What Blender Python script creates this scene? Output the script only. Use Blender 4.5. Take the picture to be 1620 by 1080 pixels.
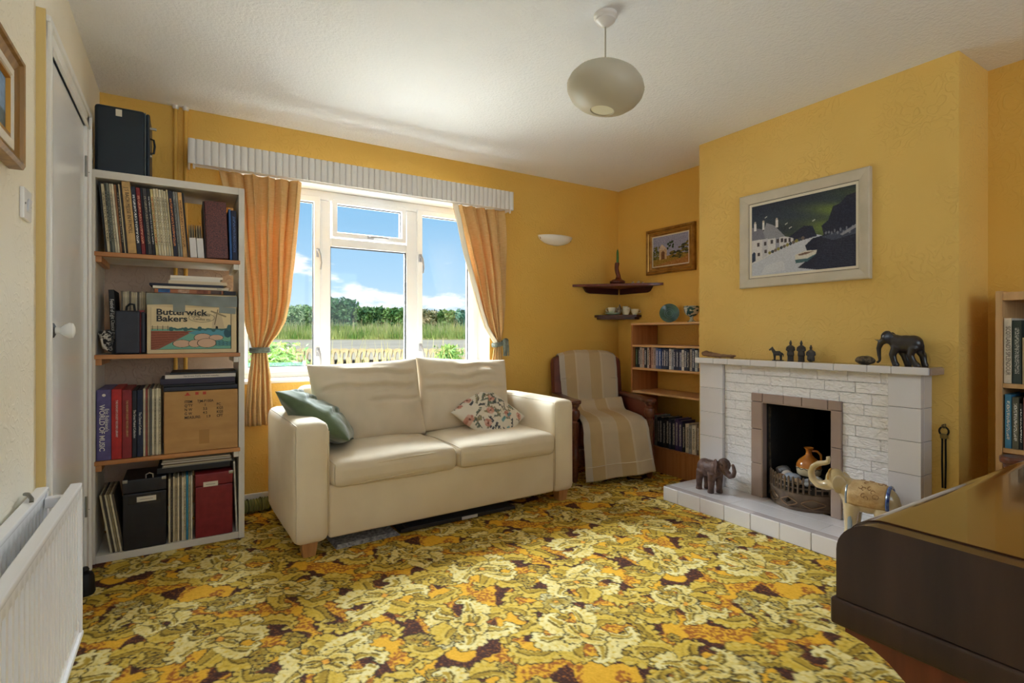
import bpy, bmesh, math, random
import numpy as np
from mathutils import Vector, Matrix, noise as mnoise

# ------------------------------------------------------------------ clear
for o in list(bpy.data.objects):
    bpy.data.objects.remove(o, do_unlink=True)
SC = bpy.context.scene
COL = SC.collection
R = math.radians
PI = math.pi

# ------------------------------------------------------------------ camera
TH = 0.5578                      # view direction, turned from +Y towards +X
CS, SN = math.cos(TH), math.sin(TH)
cam = bpy.data.cameras.new('camera')
cam.sensor_width = 36.0
cam.lens = 834.3 / 1620.0 * 36.0
cam.shift_y = -11.6 / 1620.0
cam.clip_start = 0.02
camo = bpy.data.objects.new('camera', cam)
camo.location = (0, 0, 1.05)
camo.rotation_euler = (PI / 2, 0, -TH)
COL.objects.link(camo)
SC.camera = camo

# ------------------------------------------------------------------ view + exposure
vs = SC.view_settings
vs.view_transform = 'Standard'
vs.look = 'None'
vs.gamma = 1.0
vs.use_curve_mapping = False
vs.exposure = 1.26
SC.cycles.max_bounces = 14
SC.cycles.diffuse_bounces = 8


def lin(c):
    c = c / 255.0
    return c / 12.92 if c <= 0.04045 else ((c + 0.055) / 1.055) ** 2.4


def L3(rgb):
    return (lin(rgb[0]), lin(rgb[1]), lin(rgb[2]), 1.0)


# ------------------------------------------------------------------ sky
def build_world():
    w = bpy.data.worlds.new('sky')
    SC.world = w
    w.use_nodes = True
    nt = w.node_tree
    nt.nodes.clear()
    N = nt.nodes.new
    out = N('ShaderNodeOutputWorld')
    bg = N('ShaderNodeBackground')
    tc = N('ShaderNodeTexCoord')
    sep = N('ShaderNodeSeparateXYZ')
    nt.links.new(tc.outputs['Generated'], sep.inputs[0])
    ramp = N('ShaderNodeValToRGB')
    nt.links.new(sep.outputs['Z'], ramp.inputs[0])
    e = ramp.color_ramp.elements
    e[0].position = 0.0; e[0].color = L3((205, 226, 244))
    e[1].position = 0.55; e[1].color = L3((104, 156, 210))
    m = e.new(0.10); m.color = L3((172, 208, 236))
    m = e.new(0.24); m.color = L3((132, 184, 224))
    # cumulus: stretched noise, strongest low over the horizon
    mp = N('ShaderNodeMapping'); mp.inputs['Scale'].default_value = (5.2, 5.2, 15.0)
    mp.inputs['Location'].default_value = (0.9, 0.35, 0.2)
    nt.links.new(tc.outputs['Generated'], mp.inputs[0])
    nz = N('ShaderNodeTexNoise'); nz.inputs['Scale'].default_value = 1.0
    nz.inputs['Detail'].default_value = 9.0; nz.inputs['Roughness'].default_value = 0.58
    nt.links.new(mp.outputs[0], nz.inputs['Vector'])
    lo = N('ShaderNodeMapRange')          # height falloff
    lo.inputs['From Min'].default_value = 0.03; lo.inputs['From Max'].default_value = 0.20
    lo.inputs['To Min'].default_value = 0.17; lo.inputs['To Max'].default_value = -0.16
    nt.links.new(sep.outputs['Z'], lo.inputs['Value'])
    ad = N('ShaderNodeMath'); ad.operation = 'ADD'
    nt.links.new(nz.outputs['Fac'], ad.inputs[0]); nt.links.new(lo.outputs[0], ad.inputs[1])
    cr = N('ShaderNodeMapRange'); cr.interpolation_type = 'SMOOTHSTEP'
    cr.inputs['From Min'].default_value = 0.55; cr.inputs['From Max'].default_value = 0.64
    nt.links.new(ad.outputs[0], cr.inputs['Value'])
    mix = N('ShaderNodeMix'); mix.data_type = 'RGBA'
    nt.links.new(cr.outputs[0], mix.inputs['Factor'])
    nt.links.new(ramp.outputs[0], mix.inputs['A'])
    mix.inputs['B'].default_value = L3((250, 249, 248))
    nt.links.new(mix.outputs['Result'], bg.inputs['Color'])
    bg.inputs['Strength'].default_value = 0.53
    nt.links.new(bg.outputs[0], out.inputs[0])


build_world()


# ------------------------------------------------------------------ sun and added lamps
def area(name, loc, target, sx, sy, power, col):
    l = bpy.data.lights.new(name, 'AREA')
    l.shape = 'RECTANGLE'; l.size = sx; l.size_y = sy
    l.energy = power; l.color = col
    o = bpy.data.objects.new(name, l)
    o.location = loc
    o.rotation_euler = (Vector(target) - Vector(loc)).to_track_quat('-Z', 'Y').to_euler()
    COL.objects.link(o)
    return o


# sun high behind the house (falls on the garden), unseen lamps boosting the sky above the window,
# ground bounce below it, and fill through an invented rear window
sun = bpy.data.lights.new('sun', 'SUN'); sun.energy = 1.6; sun.angle = R(3); sun.color = (1.0, 0.95, 0.87)
suno = bpy.data.objects.new('sun', sun); COL.objects.link(suno)
suno.rotation_euler = Vector((0.30, 0.75, -1.35)).to_track_quat('-Z', 'Y').to_euler()
area('sky_light', (1.15, 5.35, 3.35), (1.2, 2.4, 0.5), 4.2, 2.2, 1060, (0.86, 0.94, 1.0))
area('ground_bounce_light', (1.15, 5.05, 0.37), (1.15, 4.75, 2.3), 3.6, 2.1, 95, (0.87, 0.945, 1.0))
area('rear_fill_light', (1.3, -1.72, 1.55), (1.3, 2.5, 1.1), 2.6, 1.4, 14, (0.90, 0.96, 1.0))

# ------------------------------------------------------------------ materials
MATS = {}


def M(name, rgb=None, rough=0.6, rgb2=None, nscale=8.0, stretch=(1, 1, 1), bump=0.0, bscale=60.0, metal=0.0,
      coat=0.0, spec=0.5, detail=3.0, lo=0.35, hi=0.65, bdist=0.01, sheen=0.0):
    """procedural material: colour (mottled towards rgb2 by noise), roughness, fine relief"""
    if name in MATS:
        return MATS[name]
    m = bpy.data.materials.new(name)
    m.use_nodes = True
    nt = m.node_tree
    b = nt.nodes['Principled BSDF']
    N = nt.nodes.new
    b.inputs['Roughness'].default_value = rough
    b.inputs['Metallic'].default_value = metal
    b.inputs['Coat Weight'].default_value = coat
    b.inputs['Coat Roughness'].default_value = 0.06
    b.inputs['Specular IOR Level'].default_value = spec
    if sheen:
        b.inputs['Sheen Weight'].default_value = sheen
    tc = N('ShaderNodeTexCoord')
    b.inputs['Base Color'].default_value = L3(rgb)
    if rgb2 is not None:
        mp = N('ShaderNodeMapping'); mp.inputs['Scale'].default_value = stretch
        nt.links.new(tc.outputs['Object'], mp.inputs[0])
        nz = N('ShaderNodeTexNoise'); nz.inputs['Scale'].default_value = nscale
        nz.inputs['Detail'].default_value = detail
        nt.links.new(mp.outputs[0], nz.inputs['Vector'])
        rp = N('ShaderNodeValToRGB')
        rp.color_ramp.elements[0].position = lo; rp.color_ramp.elements[0].color = L3(rgb)
        rp.color_ramp.elements[1].position = hi; rp.color_ramp.elements[1].color = L3(rgb2)
        nt.links.new(nz.outputs['Fac'], rp.inputs[0])
        nt.links.new(rp.outputs[0], b.inputs['Base Color'])
    if bump:
        n2 = N('ShaderNodeTexNoise'); n2.inputs['Scale'].default_value = bscale
        n2.inputs['Detail'].default_value = 2.0
        nt.links.new(tc.outputs['Object'], n2.inputs['Vector'])
        bp = N('ShaderNodeBump'); bp.inputs['Strength'].default_value = bump
        bp.inputs['Distance'].default_value = bdist
        nt.links.new(n2.outputs['Fac'], bp.inputs['Height'])
        nt.links.new(bp.outputs[0], b.inputs['Normal'])
    MATS[name] = m
    return m


def wood(name, dark, light, axis=0, rough=0.4, coat=0.0, nscale=6.0, fine=14.0):
    st = [fine, fine, fine]; st[axis] = 1.0
    return M(name, dark, rough, light, nscale=nscale * 0.5, stretch=tuple(st), detail=5, coat=coat, lo=0.3, hi=0.7)


def wall_mat(name, rgb, rgb2, emboss):
    """painted embossed wallpaper: curling raised motifs as fine relief"""
    m = bpy.data.materials.new(name); m.use_nodes = True
    nt = m.node_tree; b = nt.nodes['Principled BSDF']; N = nt.nodes.new
    b.inputs['Roughness'].default_value = 0.55
    b.inputs['Specular IOR Level'].default_value = 0.3
    tc = N('ShaderNodeTexCoord')
    nz = N('ShaderNodeTexNoise'); nz.inputs['Scale'].default_value = 1.4; nz.inputs['Detail'].default_value = 4
    nt.links.new(tc.outputs['Object'], nz.inputs['Vector'])
    rp = N('ShaderNodeValToRGB')
    rp.color_ramp.elements[0].position = 0.3; rp.color_ramp.elements[0].color = L3(rgb)
    rp.color_ramp.elements[1].position = 0.72; rp.color_ramp.elements[1].color = L3(rgb2)
    nt.links.new(nz.outputs['Fac'], rp.inputs[0]); nt.links.new(rp.outputs[0], b.inputs['Base Color'])
    # curls: distorted rings around cell centres
    vo = N('ShaderNodeTexVoronoi'); vo.inputs['Scale'].default_value = 13.0; vo.feature = 'F1'
    wob = N('ShaderNodeTexNoise'); wob.inputs['Scale'].default_value = 11.0; wob.inputs['Detail'].default_value = 1
    nt.links.new(tc.outputs['Object'], wob.inputs['Vector'])
    vm = N('ShaderNodeVectorMath'); vm.operation = 'MULTIPLY_ADD'
    vm.inputs[1].default_value = (0.16, 0.16, 0.16)
    nt.links.new(wob.outputs['Color'], vm.inputs[0]); nt.links.new(tc.outputs['Object'], vm.inputs[2])
    nt.links.new(vm.outputs[0], vo.inputs['Vector'])
    ml = N('ShaderNodeMath'); ml.operation = 'MULTIPLY'; ml.inputs[1].default_value = 22.0
    nt.links.new(vo.outputs['Distance'], ml.inputs[0])
    si = N('ShaderNodeMath'); si.operation = 'SINE'; nt.links.new(ml.outputs[0], si.inputs[0])
    mr = N('ShaderNodeMapRange'); mr.inputs['From Min'].default_value = 0.45; mr.inputs['From Max'].default_value = 0.95
    nt.links.new(si.outputs[0], mr.inputs['Value'])
    # only where motifs sit
    mk = N('ShaderNodeTexNoise'); mk.inputs['Scale'].default_value = 4.0; mk.inputs['Detail'].default_value = 0
    nt.links.new(tc.outputs['Object'], mk.inputs['Vector'])
    mk2 = N('ShaderNodeMapRange'); mk2.inputs['From Min'].default_value = 0.36; mk2.inputs['From Max'].default_value = 0.56
    nt.links.new(mk.outputs['Fac'], mk2.inputs['Value'])
    mu = N('ShaderNodeMath'); mu.operation = 'MULTIPLY'
    nt.links.new(mr.outputs[0], mu.inputs[0]); nt.links.new(mk2.outputs[0], mu.inputs[1])
    fn = N('ShaderNodeTexNoise'); fn.inputs['Scale'].default_value = 90.0
    nt.links.new(tc.outputs['Object'], fn.inputs['Vector'])
    a2 = N('ShaderNodeMath'); a2.operation = 'MULTIPLY_ADD'; a2.inputs[1].default_value = 0.35
    nt.links.new(fn.outputs['Fac'], a2.inputs[0]); nt.links.new(mu.outputs[0], a2.inputs[2])
    bp = N('ShaderNodeBump'); bp.inputs['Strength'].default_value = emboss; bp.inputs['Distance'].default_value = 0.005
    nt.links.new(a2.outputs[0], bp.inputs['Height']); nt.links.new(bp.outputs[0], b.inputs['Normal'])
    return m


def attr_mat(name, rough=0.7, bump=0.0, bscale=200.0, coat=0.0, bdist=0.004):
    """colour from the mesh's own colour attribute (flat print, woven pattern)"""
    if name in MATS:
        return MATS[name]
    m = bpy.data.materials.new(name); m.use_nodes = True
    nt = m.node_tree; b = nt.nodes['Principled BSDF']; N = nt.nodes.new
    b.inputs['Roughness'].default_value = rough
    b.inputs['Coat Weight'].default_value = coat
    b.inputs['Specular IOR Level'].default_value = 0.3
    at = N('ShaderNodeAttribute'); at.attribute_name = 'Col'
    nt.links.new(at.outputs['Color'], b.inputs['Base Color'])
    if bump:
        tc = N('ShaderNodeTexCoord')
        n2 = N('ShaderNodeTexNoise'); n2.inputs['Scale'].default_value = bscale
        nt.links.new(tc.outputs['Object'], n2.inputs['Vector'])
        bp = N('ShaderNodeBump'); bp.inputs['Strength'].default_value = bump; bp.inputs['Distance'].default_value = bdist
        nt.links.new(n2.outputs['Fac'], bp.inputs['Height']); nt.links.new(bp.outputs[0], b.inputs['Normal'])
    MATS[name] = m
    return m


def glass_mat(name, tint=(1, 1, 1), alpha_rough=0.0):
    m = bpy.data.materials.new(name); m.use_nodes = True
    nt = m.node_tree; nt.nodes.clear(); N = nt.nodes.new
    out = N('ShaderNodeOutputMaterial'); tr = N('ShaderNodeBsdfTransparent'); gl = N('ShaderNodeBsdfGlossy')
    tr.inputs[0].default_value = (*tint, 1); gl.inputs['Roughness'].default_value = 0.02
    fr = N('ShaderNodeFresnel'); fr.inputs[0].default_value = 1.25
    mx = N('ShaderNodeMixShader')
    nt.links.new(fr.outputs[0], mx.inputs[0]); nt.links.new(tr.outputs[0], mx.inputs[1]); nt.links.new(gl.outputs[0], mx.inputs[2])
    nt.links.new(mx.outputs[0], out.inputs[0])
    return m


def cloth_translucent(name, rgb, rgb2, trans, weave=260.0):
    """curtain cloth: slubbed weave, lets some daylight through"""
    m = bpy.data.materials.new(name); m.use_nodes = True
    nt = m.node_tree; nt.nodes.clear(); N = nt.nodes.new
    out = N('ShaderNodeOutputMaterial'); df = N('ShaderNodeBsdfDiffuse'); tl = N('ShaderNodeBsdfTranslucent')
    tc = N('ShaderNodeTexCoord'); mp = N('ShaderNodeMapping'); mp.inputs['Scale'].default_value = (20, 20, 160)
    nt.links.new(tc.outputs['Object'], mp.inputs[0])
    nz = N('ShaderNodeTexNoise'); nz.inputs['Scale'].default_value = 1.5; nz.inputs['Detail'].default_value = 3
    nt.links.new(mp.outputs[0], nz.inputs['Vector'])
    rp = N('ShaderNodeValToRGB')
    rp.color_ramp.elements[0].position = 0.35; rp.color_ramp.elements[0].color = L3(rgb)
    rp.color_ramp.elements[1].position = 0.7; rp.color_ramp.elements[1].color = L3(rgb2)
    nt.links.new(nz.outputs['Fac'], rp.inputs[0])
    nt.links.new(rp.outputs[0], df.inputs[0])
    tl.inputs[0].default_value = L3((238, 184, 112))
    mx = N('ShaderNodeMixShader'); mx.inputs[0].default_value = trans
    nt.links.new(df.outputs[0], mx.inputs[1]); nt.links.new(tl.outputs[0], mx.inputs[2]); nt.links.new(mx.outputs[0], out.inputs[0])
    return m


# ------------------------------------------------------------------ mesh helpers
class MB:
    """collects shapes; build() links them as ONE mesh object"""
    def __init__(s):
        s.v = []; s.f = []; s.uv = {}; s.rb = False

    def add(s, vs, fs, T=None, uvs=None):
        n = len(s.v)
        if T is not None:
            vs = [T @ Vector(p) for p in vs]
        s.v += [tuple(p) for p in vs]
        s.f += [tuple(i + n for i in f) for f in fs]
        if uvs:
            for i, u in enumerate(uvs):
                s.uv[n + i] = u
        return s

    def box(s, x0, x1, y0, y1, z0, z1, T=None):
        vs = [(x0, y0, z0), (x1, y0, z0), (x1, y1, z0), (x0, y1, z0), (x0, y0, z1), (x1, y0, z1), (x1, y1, z1), (x0, y1, z1)]
        fs = [(0, 3, 2, 1), (4, 5, 6, 7), (0, 1, 5, 4), (1, 2, 6, 5), (2, 3, 7, 6), (3, 0, 4, 7)]
        return s.add(vs, fs, T)

    def rbox(s, x0, x1, y0, y1, z0, z1, r=0.004, seg=2, T=None):
        s.rb = True
        sx, sy, sz = x1 - x0, y1 - y0, z1 - z0
        r = min(r, 0.49 * min(sx, sy, sz))
        vs, fs = _rbox(round(sx, 5), round(sy, 5), round(sz, 5), round(r, 5), seg)
        c = Vector(((x0 + x1) / 2, (y0 + y1) / 2, (z0 + z1) / 2))
        return s.add([Vector(p) + c for p in vs], fs, T)

    def lathe(s, prof, seg=24, T=None, sx=1.0, sy=1.0):
        vs = []; fs = []
        n = len(prof)
        for i in range(seg):
            a = 2 * PI * i / seg
            for r, z in prof:
                vs.append((r * math.cos(a) * sx, r * math.sin(a) * sy, z))
        for i in range(seg):
            j = (i + 1) % seg
            for k in range(n - 1):
                fs.append((i * n + k, j * n + k, j * n + k + 1, i * n + k + 1))
        if prof[0][0] > 1e-6:
            fs.append(tuple(i * n for i in range(seg))[::-1])
        if prof[-1][0] > 1e-6:
            fs.append(tuple(i * n + n - 1 for i in range(seg)))
        return s.add(vs, fs, T)

    def tube(s, pts, rad, seg=8, T=None, closed=False, flat=1.0):
        pts = [Vector(p) for p in pts]
        n = len(pts)
        rr = rad if isinstance(rad, (list, tuple)) else [rad] * n
        vs = []; fs = []
        up = None
        for i in range(n):
            if closed:
                t = pts[(i + 1) % n] - pts[i - 1]
            else:
                t = pts[min(i + 1, n - 1)] - pts[max(i - 1, 0)]
            if t.length < 1e-9:
                t = Vector((0, 0, 1))
            t.normalize()
            if up is None:
                up = Vector((0, 0, 1)) if abs(t.z) < 0.9 else Vector((1, 0, 0))
            sd = t.cross(up)
            if sd.length < 1e-6:
                sd = t.orthogonal()
            sd.normalize(); up = sd.cross(t).normalized()
            for k in range(seg):
                a = 2 * PI * k / seg
                vs.append(pts[i] + sd * (math.cos(a) * rr[i]) + up * (math.sin(a) * rr[i] * flat))
        m = n if closed else n - 1
        for i in range(m):
            j = (i + 1) % n
            for k in range(seg):
                l = (k + 1) % seg
                fs.append((i * seg + k, i * seg + l, j * seg + l, j * seg + k))
        if not closed:
            fs.append(tuple(range(seg))[::-1]); fs.append(tuple((n - 1) * seg + k for k in range(seg)))
        return s.add(vs, fs, T)

    def ball(s, c, r, seg=14, T=None):
        if not isinstance(r, (list, tuple)):
            r = (r, r, r)
        h = seg // 2 + 1
        prof = [(math.sin(PI * k / h), -math.cos(PI * k / h)) for k in range(h + 1)]
        prof[0] = (0.0, -1.0); prof[-1] = (0.0, 1.0)
        vs = []; fs = []
        vs.append((0, 0, -1))
        for k in range(1, h):
            for i in range(seg):
                a = 2 * PI * i / seg
                vs.append((prof[k][0] * math.cos(a), prof[k][0] * math.sin(a), prof[k][1]))
        vs.append((0, 0, 1))
        top = len(vs) - 1
        for i in range(seg):
            j = (i + 1) % seg
            fs.append((0, 1 + j, 1 + i))
            for k in range(h - 2):
                a = 1 + k * seg
                fs.append((a + i, a + j, a + seg + j, a + seg + i))
            a = 1 + (h - 2) * seg
            fs.append((a + i, a + j, top))
        c = Vector(c)
        Q = Matrix.Translation(c) @ (T.to_4x4() if T is not None else Matrix.Identity(4)) @ Matrix.Diagonal((*r, 1))
        return s.add(vs, fs, Q)

    def prism(s, poly, z0, z1, T=None):
        n = len(poly)
        vs = [(p[0], p[1], z0) for p in poly] + [(p[0], p[1], z1) for p in poly]
        fs = [tuple(range(n))[::-1], tuple(range(n, 2 * n))]
        for i in range(n):
            j = (i + 1) % n
            fs.append((i, j, n + j, n + i))
        return s.add(vs, fs, T)

    def grid(s, fn, nu, nv, T=None, wrap=False):
        vs = []; fs = []; uvs = []
        for j in range(nv + 1):
            for i in range(nu + 1):
                u = i / nu; v = j / nv
                vs.append(fn(u, v)); uvs.append((u, v))
        for j in range(nv):
            for i in range(nu):
                a = j * (nu + 1) + i
                fs.append((a, a + 1, a + nu + 2, a + nu + 1))
        return s.add(vs, fs, T, uvs)

    def mesh(s, name):
        me = bpy.data.meshes.new(name)
        me.from_pydata(s.v, [], s.f)
        if s.uv:
            ul = me.uv_layers.new(name='UVMap')
            for l in me.loops:
                ul.data[l.index].uv = s.uv.get(l.vertex_index, (0, 0))
        me.update()
        return me

    def build(s, name, mat, parent=None, loc=None, rot=None, smooth=True, ang=40, fix=True):
        me = s.mesh(name)
        o = link(name, me, mat, parent, loc, rot, smooth, ang, fix)
        if s.rb and smooth:              # keep the large flat faces flat between rounded edges
            wn = o.modifiers.new('weighted', 'WEIGHTED_NORMAL'); wn.keep_sharp = True; wn.weight = 90
        return o


_rb = {}


def _rbox(sx, sy, sz, r, seg):
    k = (sx, sy, sz, r, seg)
    if k not in _rb:
        bm = bmesh.new()
        bmesh.ops.create_cube(bm, size=1.0)
        for v in bm.verts:
            v.co = Vector((v.co.x * sx, v.co.y * sy, v.co.z * sz))
        if r > 1e-5:
            bmesh.ops.bevel(bm, geom=list(bm.edges), offset=r, segments=seg, profile=0.5, affect='EDGES')
        bm.verts.index_update()
        _rb[k] = ([tuple(v.co) for v in bm.verts], [tuple(v.index for v in f.verts) for f in bm.faces])
        bm.free()
    return _rb[k]


def link(name, me, mat, parent=None, loc=None, rot=None, smooth=True, ang=40, fix=False):
    if fix:
        bm = bmesh.new(); bm.from_mesh(me)
        bmesh.ops.recalc_face_normals(bm, faces=bm.faces)
        bm.to_mesh(me); bm.free()
    if smooth:
        me.shade_smooth()
        me.set_sharp_from_angle(angle=R(ang))
    if mat is not None and not me.materials:
        me.materials.append(mat)
    o = bpy.data.objects.new(name, me)
    if parent is not None:
        o.parent = parent
    if loc is not None:
        o.location = loc
    if rot is not None:
        o.rotation_euler = rot
    COL.objects.link(o)
    return o


def thing(name, label, cat, loc=(0, 0, 0), rot=(0, 0, 0), group=None):
    o = bpy.data.objects.new(name, None)
    o.empty_display_size = 0.05
    o.location = loc; o.rotation_euler = rot
    COL.objects.link(o)
    o['label'] = label; o['category'] = cat
    if group:
        o['group'] = group
    return o


def tag(o, label, cat, group=None, kind=None):
    o['label'] = label; o['category'] = cat
    if group:
        o['group'] = group
    if kind:
        o['kind'] = kind
    return o


def struct(o, label=None):
    o['kind'] = 'structure'
    if label:
        o['label'] = label
    return o


def dup(src, name, parent=None, loc=None, rot=None):
    o = src.copy(); o.name = name
    o.parent = parent
    if loc is not None:
        o.location = loc
    if rot is not None:
        o.rotation_euler = rot
    COL.objects.link(o)
    return o


def inst(name, me, parent, loc, rot=(0, 0, 0), scale=None):
    """another piece sharing mesh data"""
    o = bpy.data.objects.new(name, me)
    o.parent = parent; o.location = loc; o.rotation_euler = rot
    if scale:
        o.scale = scale
    COL.objects.link(o)
    return o


def T3(loc=(0, 0, 0), rot=(0, 0, 0), sc=(1, 1, 1)):
    from mathutils import Euler
    return Matrix.Translation(Vector(loc)) @ Euler(rot).to_matrix().to_4x4() @ Matrix.Diagonal((*sc, 1))


def fuse(mb, voxel, smooth=4, fac=0.5):
    """union of overlapping shapes into one continuous surface"""
    me = mb.mesh('tmp')
    bm = bmesh.new(); bm.from_mesh(me); bmesh.ops.recalc_face_normals(bm, faces=bm.faces); bm.to_mesh(me); bm.free()
    o = bpy.data.objects.new('tmp', me); COL.objects.link(o)
    md = o.modifiers.new('r', 'REMESH'); md.mode = 'VOXEL'; md.voxel_size = voxel
    if smooth:
        ms = o.modifiers.new('s', 'SMOOTH'); ms.iterations = smooth; ms.factor = fac
    dg = bpy.context.evaluated_depsgraph_get(); dg.update()
    res = bpy.data.meshes.new_from_object(o.evaluated_get(dg))
    bpy.data.objects.remove(o, do_unlink=True)
    return res


def softbox(sx, sy, sz, r, n=8, bulge=(0, 0, 0), wob=0.0, wsc=6.0, seed=0, pinch=0.0):
    """upholstered block: rounded edges, bulging faces, slight unevenness; centred"""
    hx, hy, hz = sx / 2, sy / 2, sz / 2

    def axis(h):
        rr = min(r, h * 0.98)
        a = [-h, -h + rr * 0.15, -h + rr * 0.45, -h + rr]
        inner = list(np.linspace(-h + rr, h - rr, n + 1))[1:-1]
        return a + inner + [-x for x in a[::-1]]
    ax, ay, az = axis(hx), axis(hy), axis(hz)
    vs = []; fs = []; key = {}

    def vid(x, y, z):
        k = (round(x, 6), round(y, 6), round(z, 6))
        if k in key:
            return key[k]
        p = Vector((x, y, z))
        rx, ry, rz = min(r, hx * .98), min(r, hy * .98), min(r, hz * .98)
        inn = Vector((max(-hx + rx, min(hx - rx, x)), max(-hy + ry, min(hy - ry, y)), max(-hz + rz, min(hz - rz, z))))
        d = p - inn
        q = Vector((d.x / rx, d.y / ry, d.z / rz))
        if q.length > 1e-6:
            q = q.normalized()
            p = inn + Vector((q.x * rx, q.y * ry, q.z * rz))
        u, v, w = p.x / hx, p.y / hy, p.z / hz
        p = Vector((p.x + bulge[0] * u * (1 - v * v) * (1 - w * w), p.y + bulge[1] * v * (1 - u * u) * (1 - w * w),
                    p.z + bulge[2] * w * (1 - u * u) * (1 - v * v)))
        if wob:
            nn = mnoise.noise_vector(p * wsc + Vector((seed, seed * .7, 0)))
            p += nn * wob
        key[k] = len(vs); vs.append(p)
        return key[k]
    for (A, B, fixed, o) in ((ax, ay, az, 2), (ay, az, ax, 0), (ax, az, ay, 1)):
        for side in (fixed[0], fixed[-1]):
            for i in range(len(A) - 1):
                for j in range(len(B) - 1):
                    q = []
                    for (a, b) in ((A[i], B[j]), (A[i + 1], B[j]), (A[i + 1], B[j + 1]), (A[i], B[j + 1])):
                        q.append(vid(*((a, b, side) if o == 2 else (side, a, b) if o == 0 else (a, side, b))))
                    if len(set(q)) >= 3:
                        fs.append(tuple(dict.fromkeys(q)))
    mb = MB(); mb.add(vs, fs)
    return mb


def pillow(w, h, t, n=28, wrinkle=0.01, seed=0, pinch=0.08, exp=0.42, wsc=7.0, creases=()):
    """stuffed cushion lying in the local XZ plane, thickness along Y"""
    vs = []; fs = []; idx = {}
    uvs = []

    def pt(u, v, sgn):
        x = w / 2 * u * (1 - pinch * (1 - v * v) * abs(u))
        z = h / 2 * v * (1 - pinch * (1 - u * u) * abs(v))
        b = max(0.0, (1 - u * u) * (1 - v * v))
        y = sgn * t / 2 * b ** exp
        p = Vector((x, y, z))
        k = min(1.0, b * 3)
        nn = mnoise.noise(Vector((x * wsc, sgn * 3 + seed, z * wsc))) + 0.5 * mnoise.noise(Vector((x * wsc * 3, seed + 9, z * wsc * 2.2)))
        p.y += sgn * nn * wrinkle * k
        for (z0, amp, dep, wid, x0, x1) in creases:      # soft folds across the face
            zc = z0 + amp * math.sin(x * 9 + seed) + amp * .5 * math.sin(x * 23 + seed * 2)
            fade = max(0.0, min(1.0, (x - x0) / .06)) * max(0.0, min(1.0, (x1 - x) / .06))
            p.y -= sgn * dep * k * fade * (math.exp(-((z - zc) / wid) ** 2) - .7 * math.exp(-((z - zc - wid * 2.2) / (wid * 1.3)) ** 2))
        return p
    for sgn in (-1, 1):
        for j in range(n + 1):
            for i in range(n + 1):
                edge = i in (0, n) or j in (0, n)
                if sgn == 1 and edge:
                    idx[(sgn, i, j)] = idx[(-1, i, j)]
                    continue
                uu = -math.cos(PI * i / n) * 0.35 + (2 * i / n - 1) * 0.65
                vv = -math.cos(PI * j / n) * 0.35 + (2 * j / n - 1) * 0.65
                idx[(sgn, i, j)] = len(vs); vs.append(pt(uu, vv, sgn)); uvs.append((uu * .5 + .5, vv * .5 + .5))
    for sgn in (-1, 1):
        for j in range(n):
            for i in range(n):
                q = [idx[(sgn, i, j)], idx[(sgn, i + 1, j)], idx[(sgn, i + 1, j + 1)], idx[(sgn, i, j + 1)]]
                fs.append(tuple(q if sgn == -1 else q[::-1]))
    mb = MB(); mb.add(vs, fs, None, uvs)
    return mb


def text(s, size, mat, parent, loc, rot, name='lettering', bold=0.0, align='CENTER', sx=1.0, depth=0.0003):
    cu = bpy.data.curves.new('t', 'FONT')
    cu.body = s; cu.size = size; cu.align_x = align; cu.align_y = 'CENTER'
    cu.offset = bold; cu.extrude = depth; cu.resolution_u = 3
    o = bpy.data.objects.new('t', cu); COL.objects.link(o)
    dg = bpy.context.evaluated_depsgraph_get(); dg.update()
    me = bpy.data.meshes.new_from_object(o.evaluated_get(dg))
    bpy.data.objects.remove(o, do_unlink=True)
    me.materials.clear()
    r = link(name, me, mat, parent, loc, rot, smooth=False)
    r.scale = (sx, 1, 1)
    return r


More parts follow.
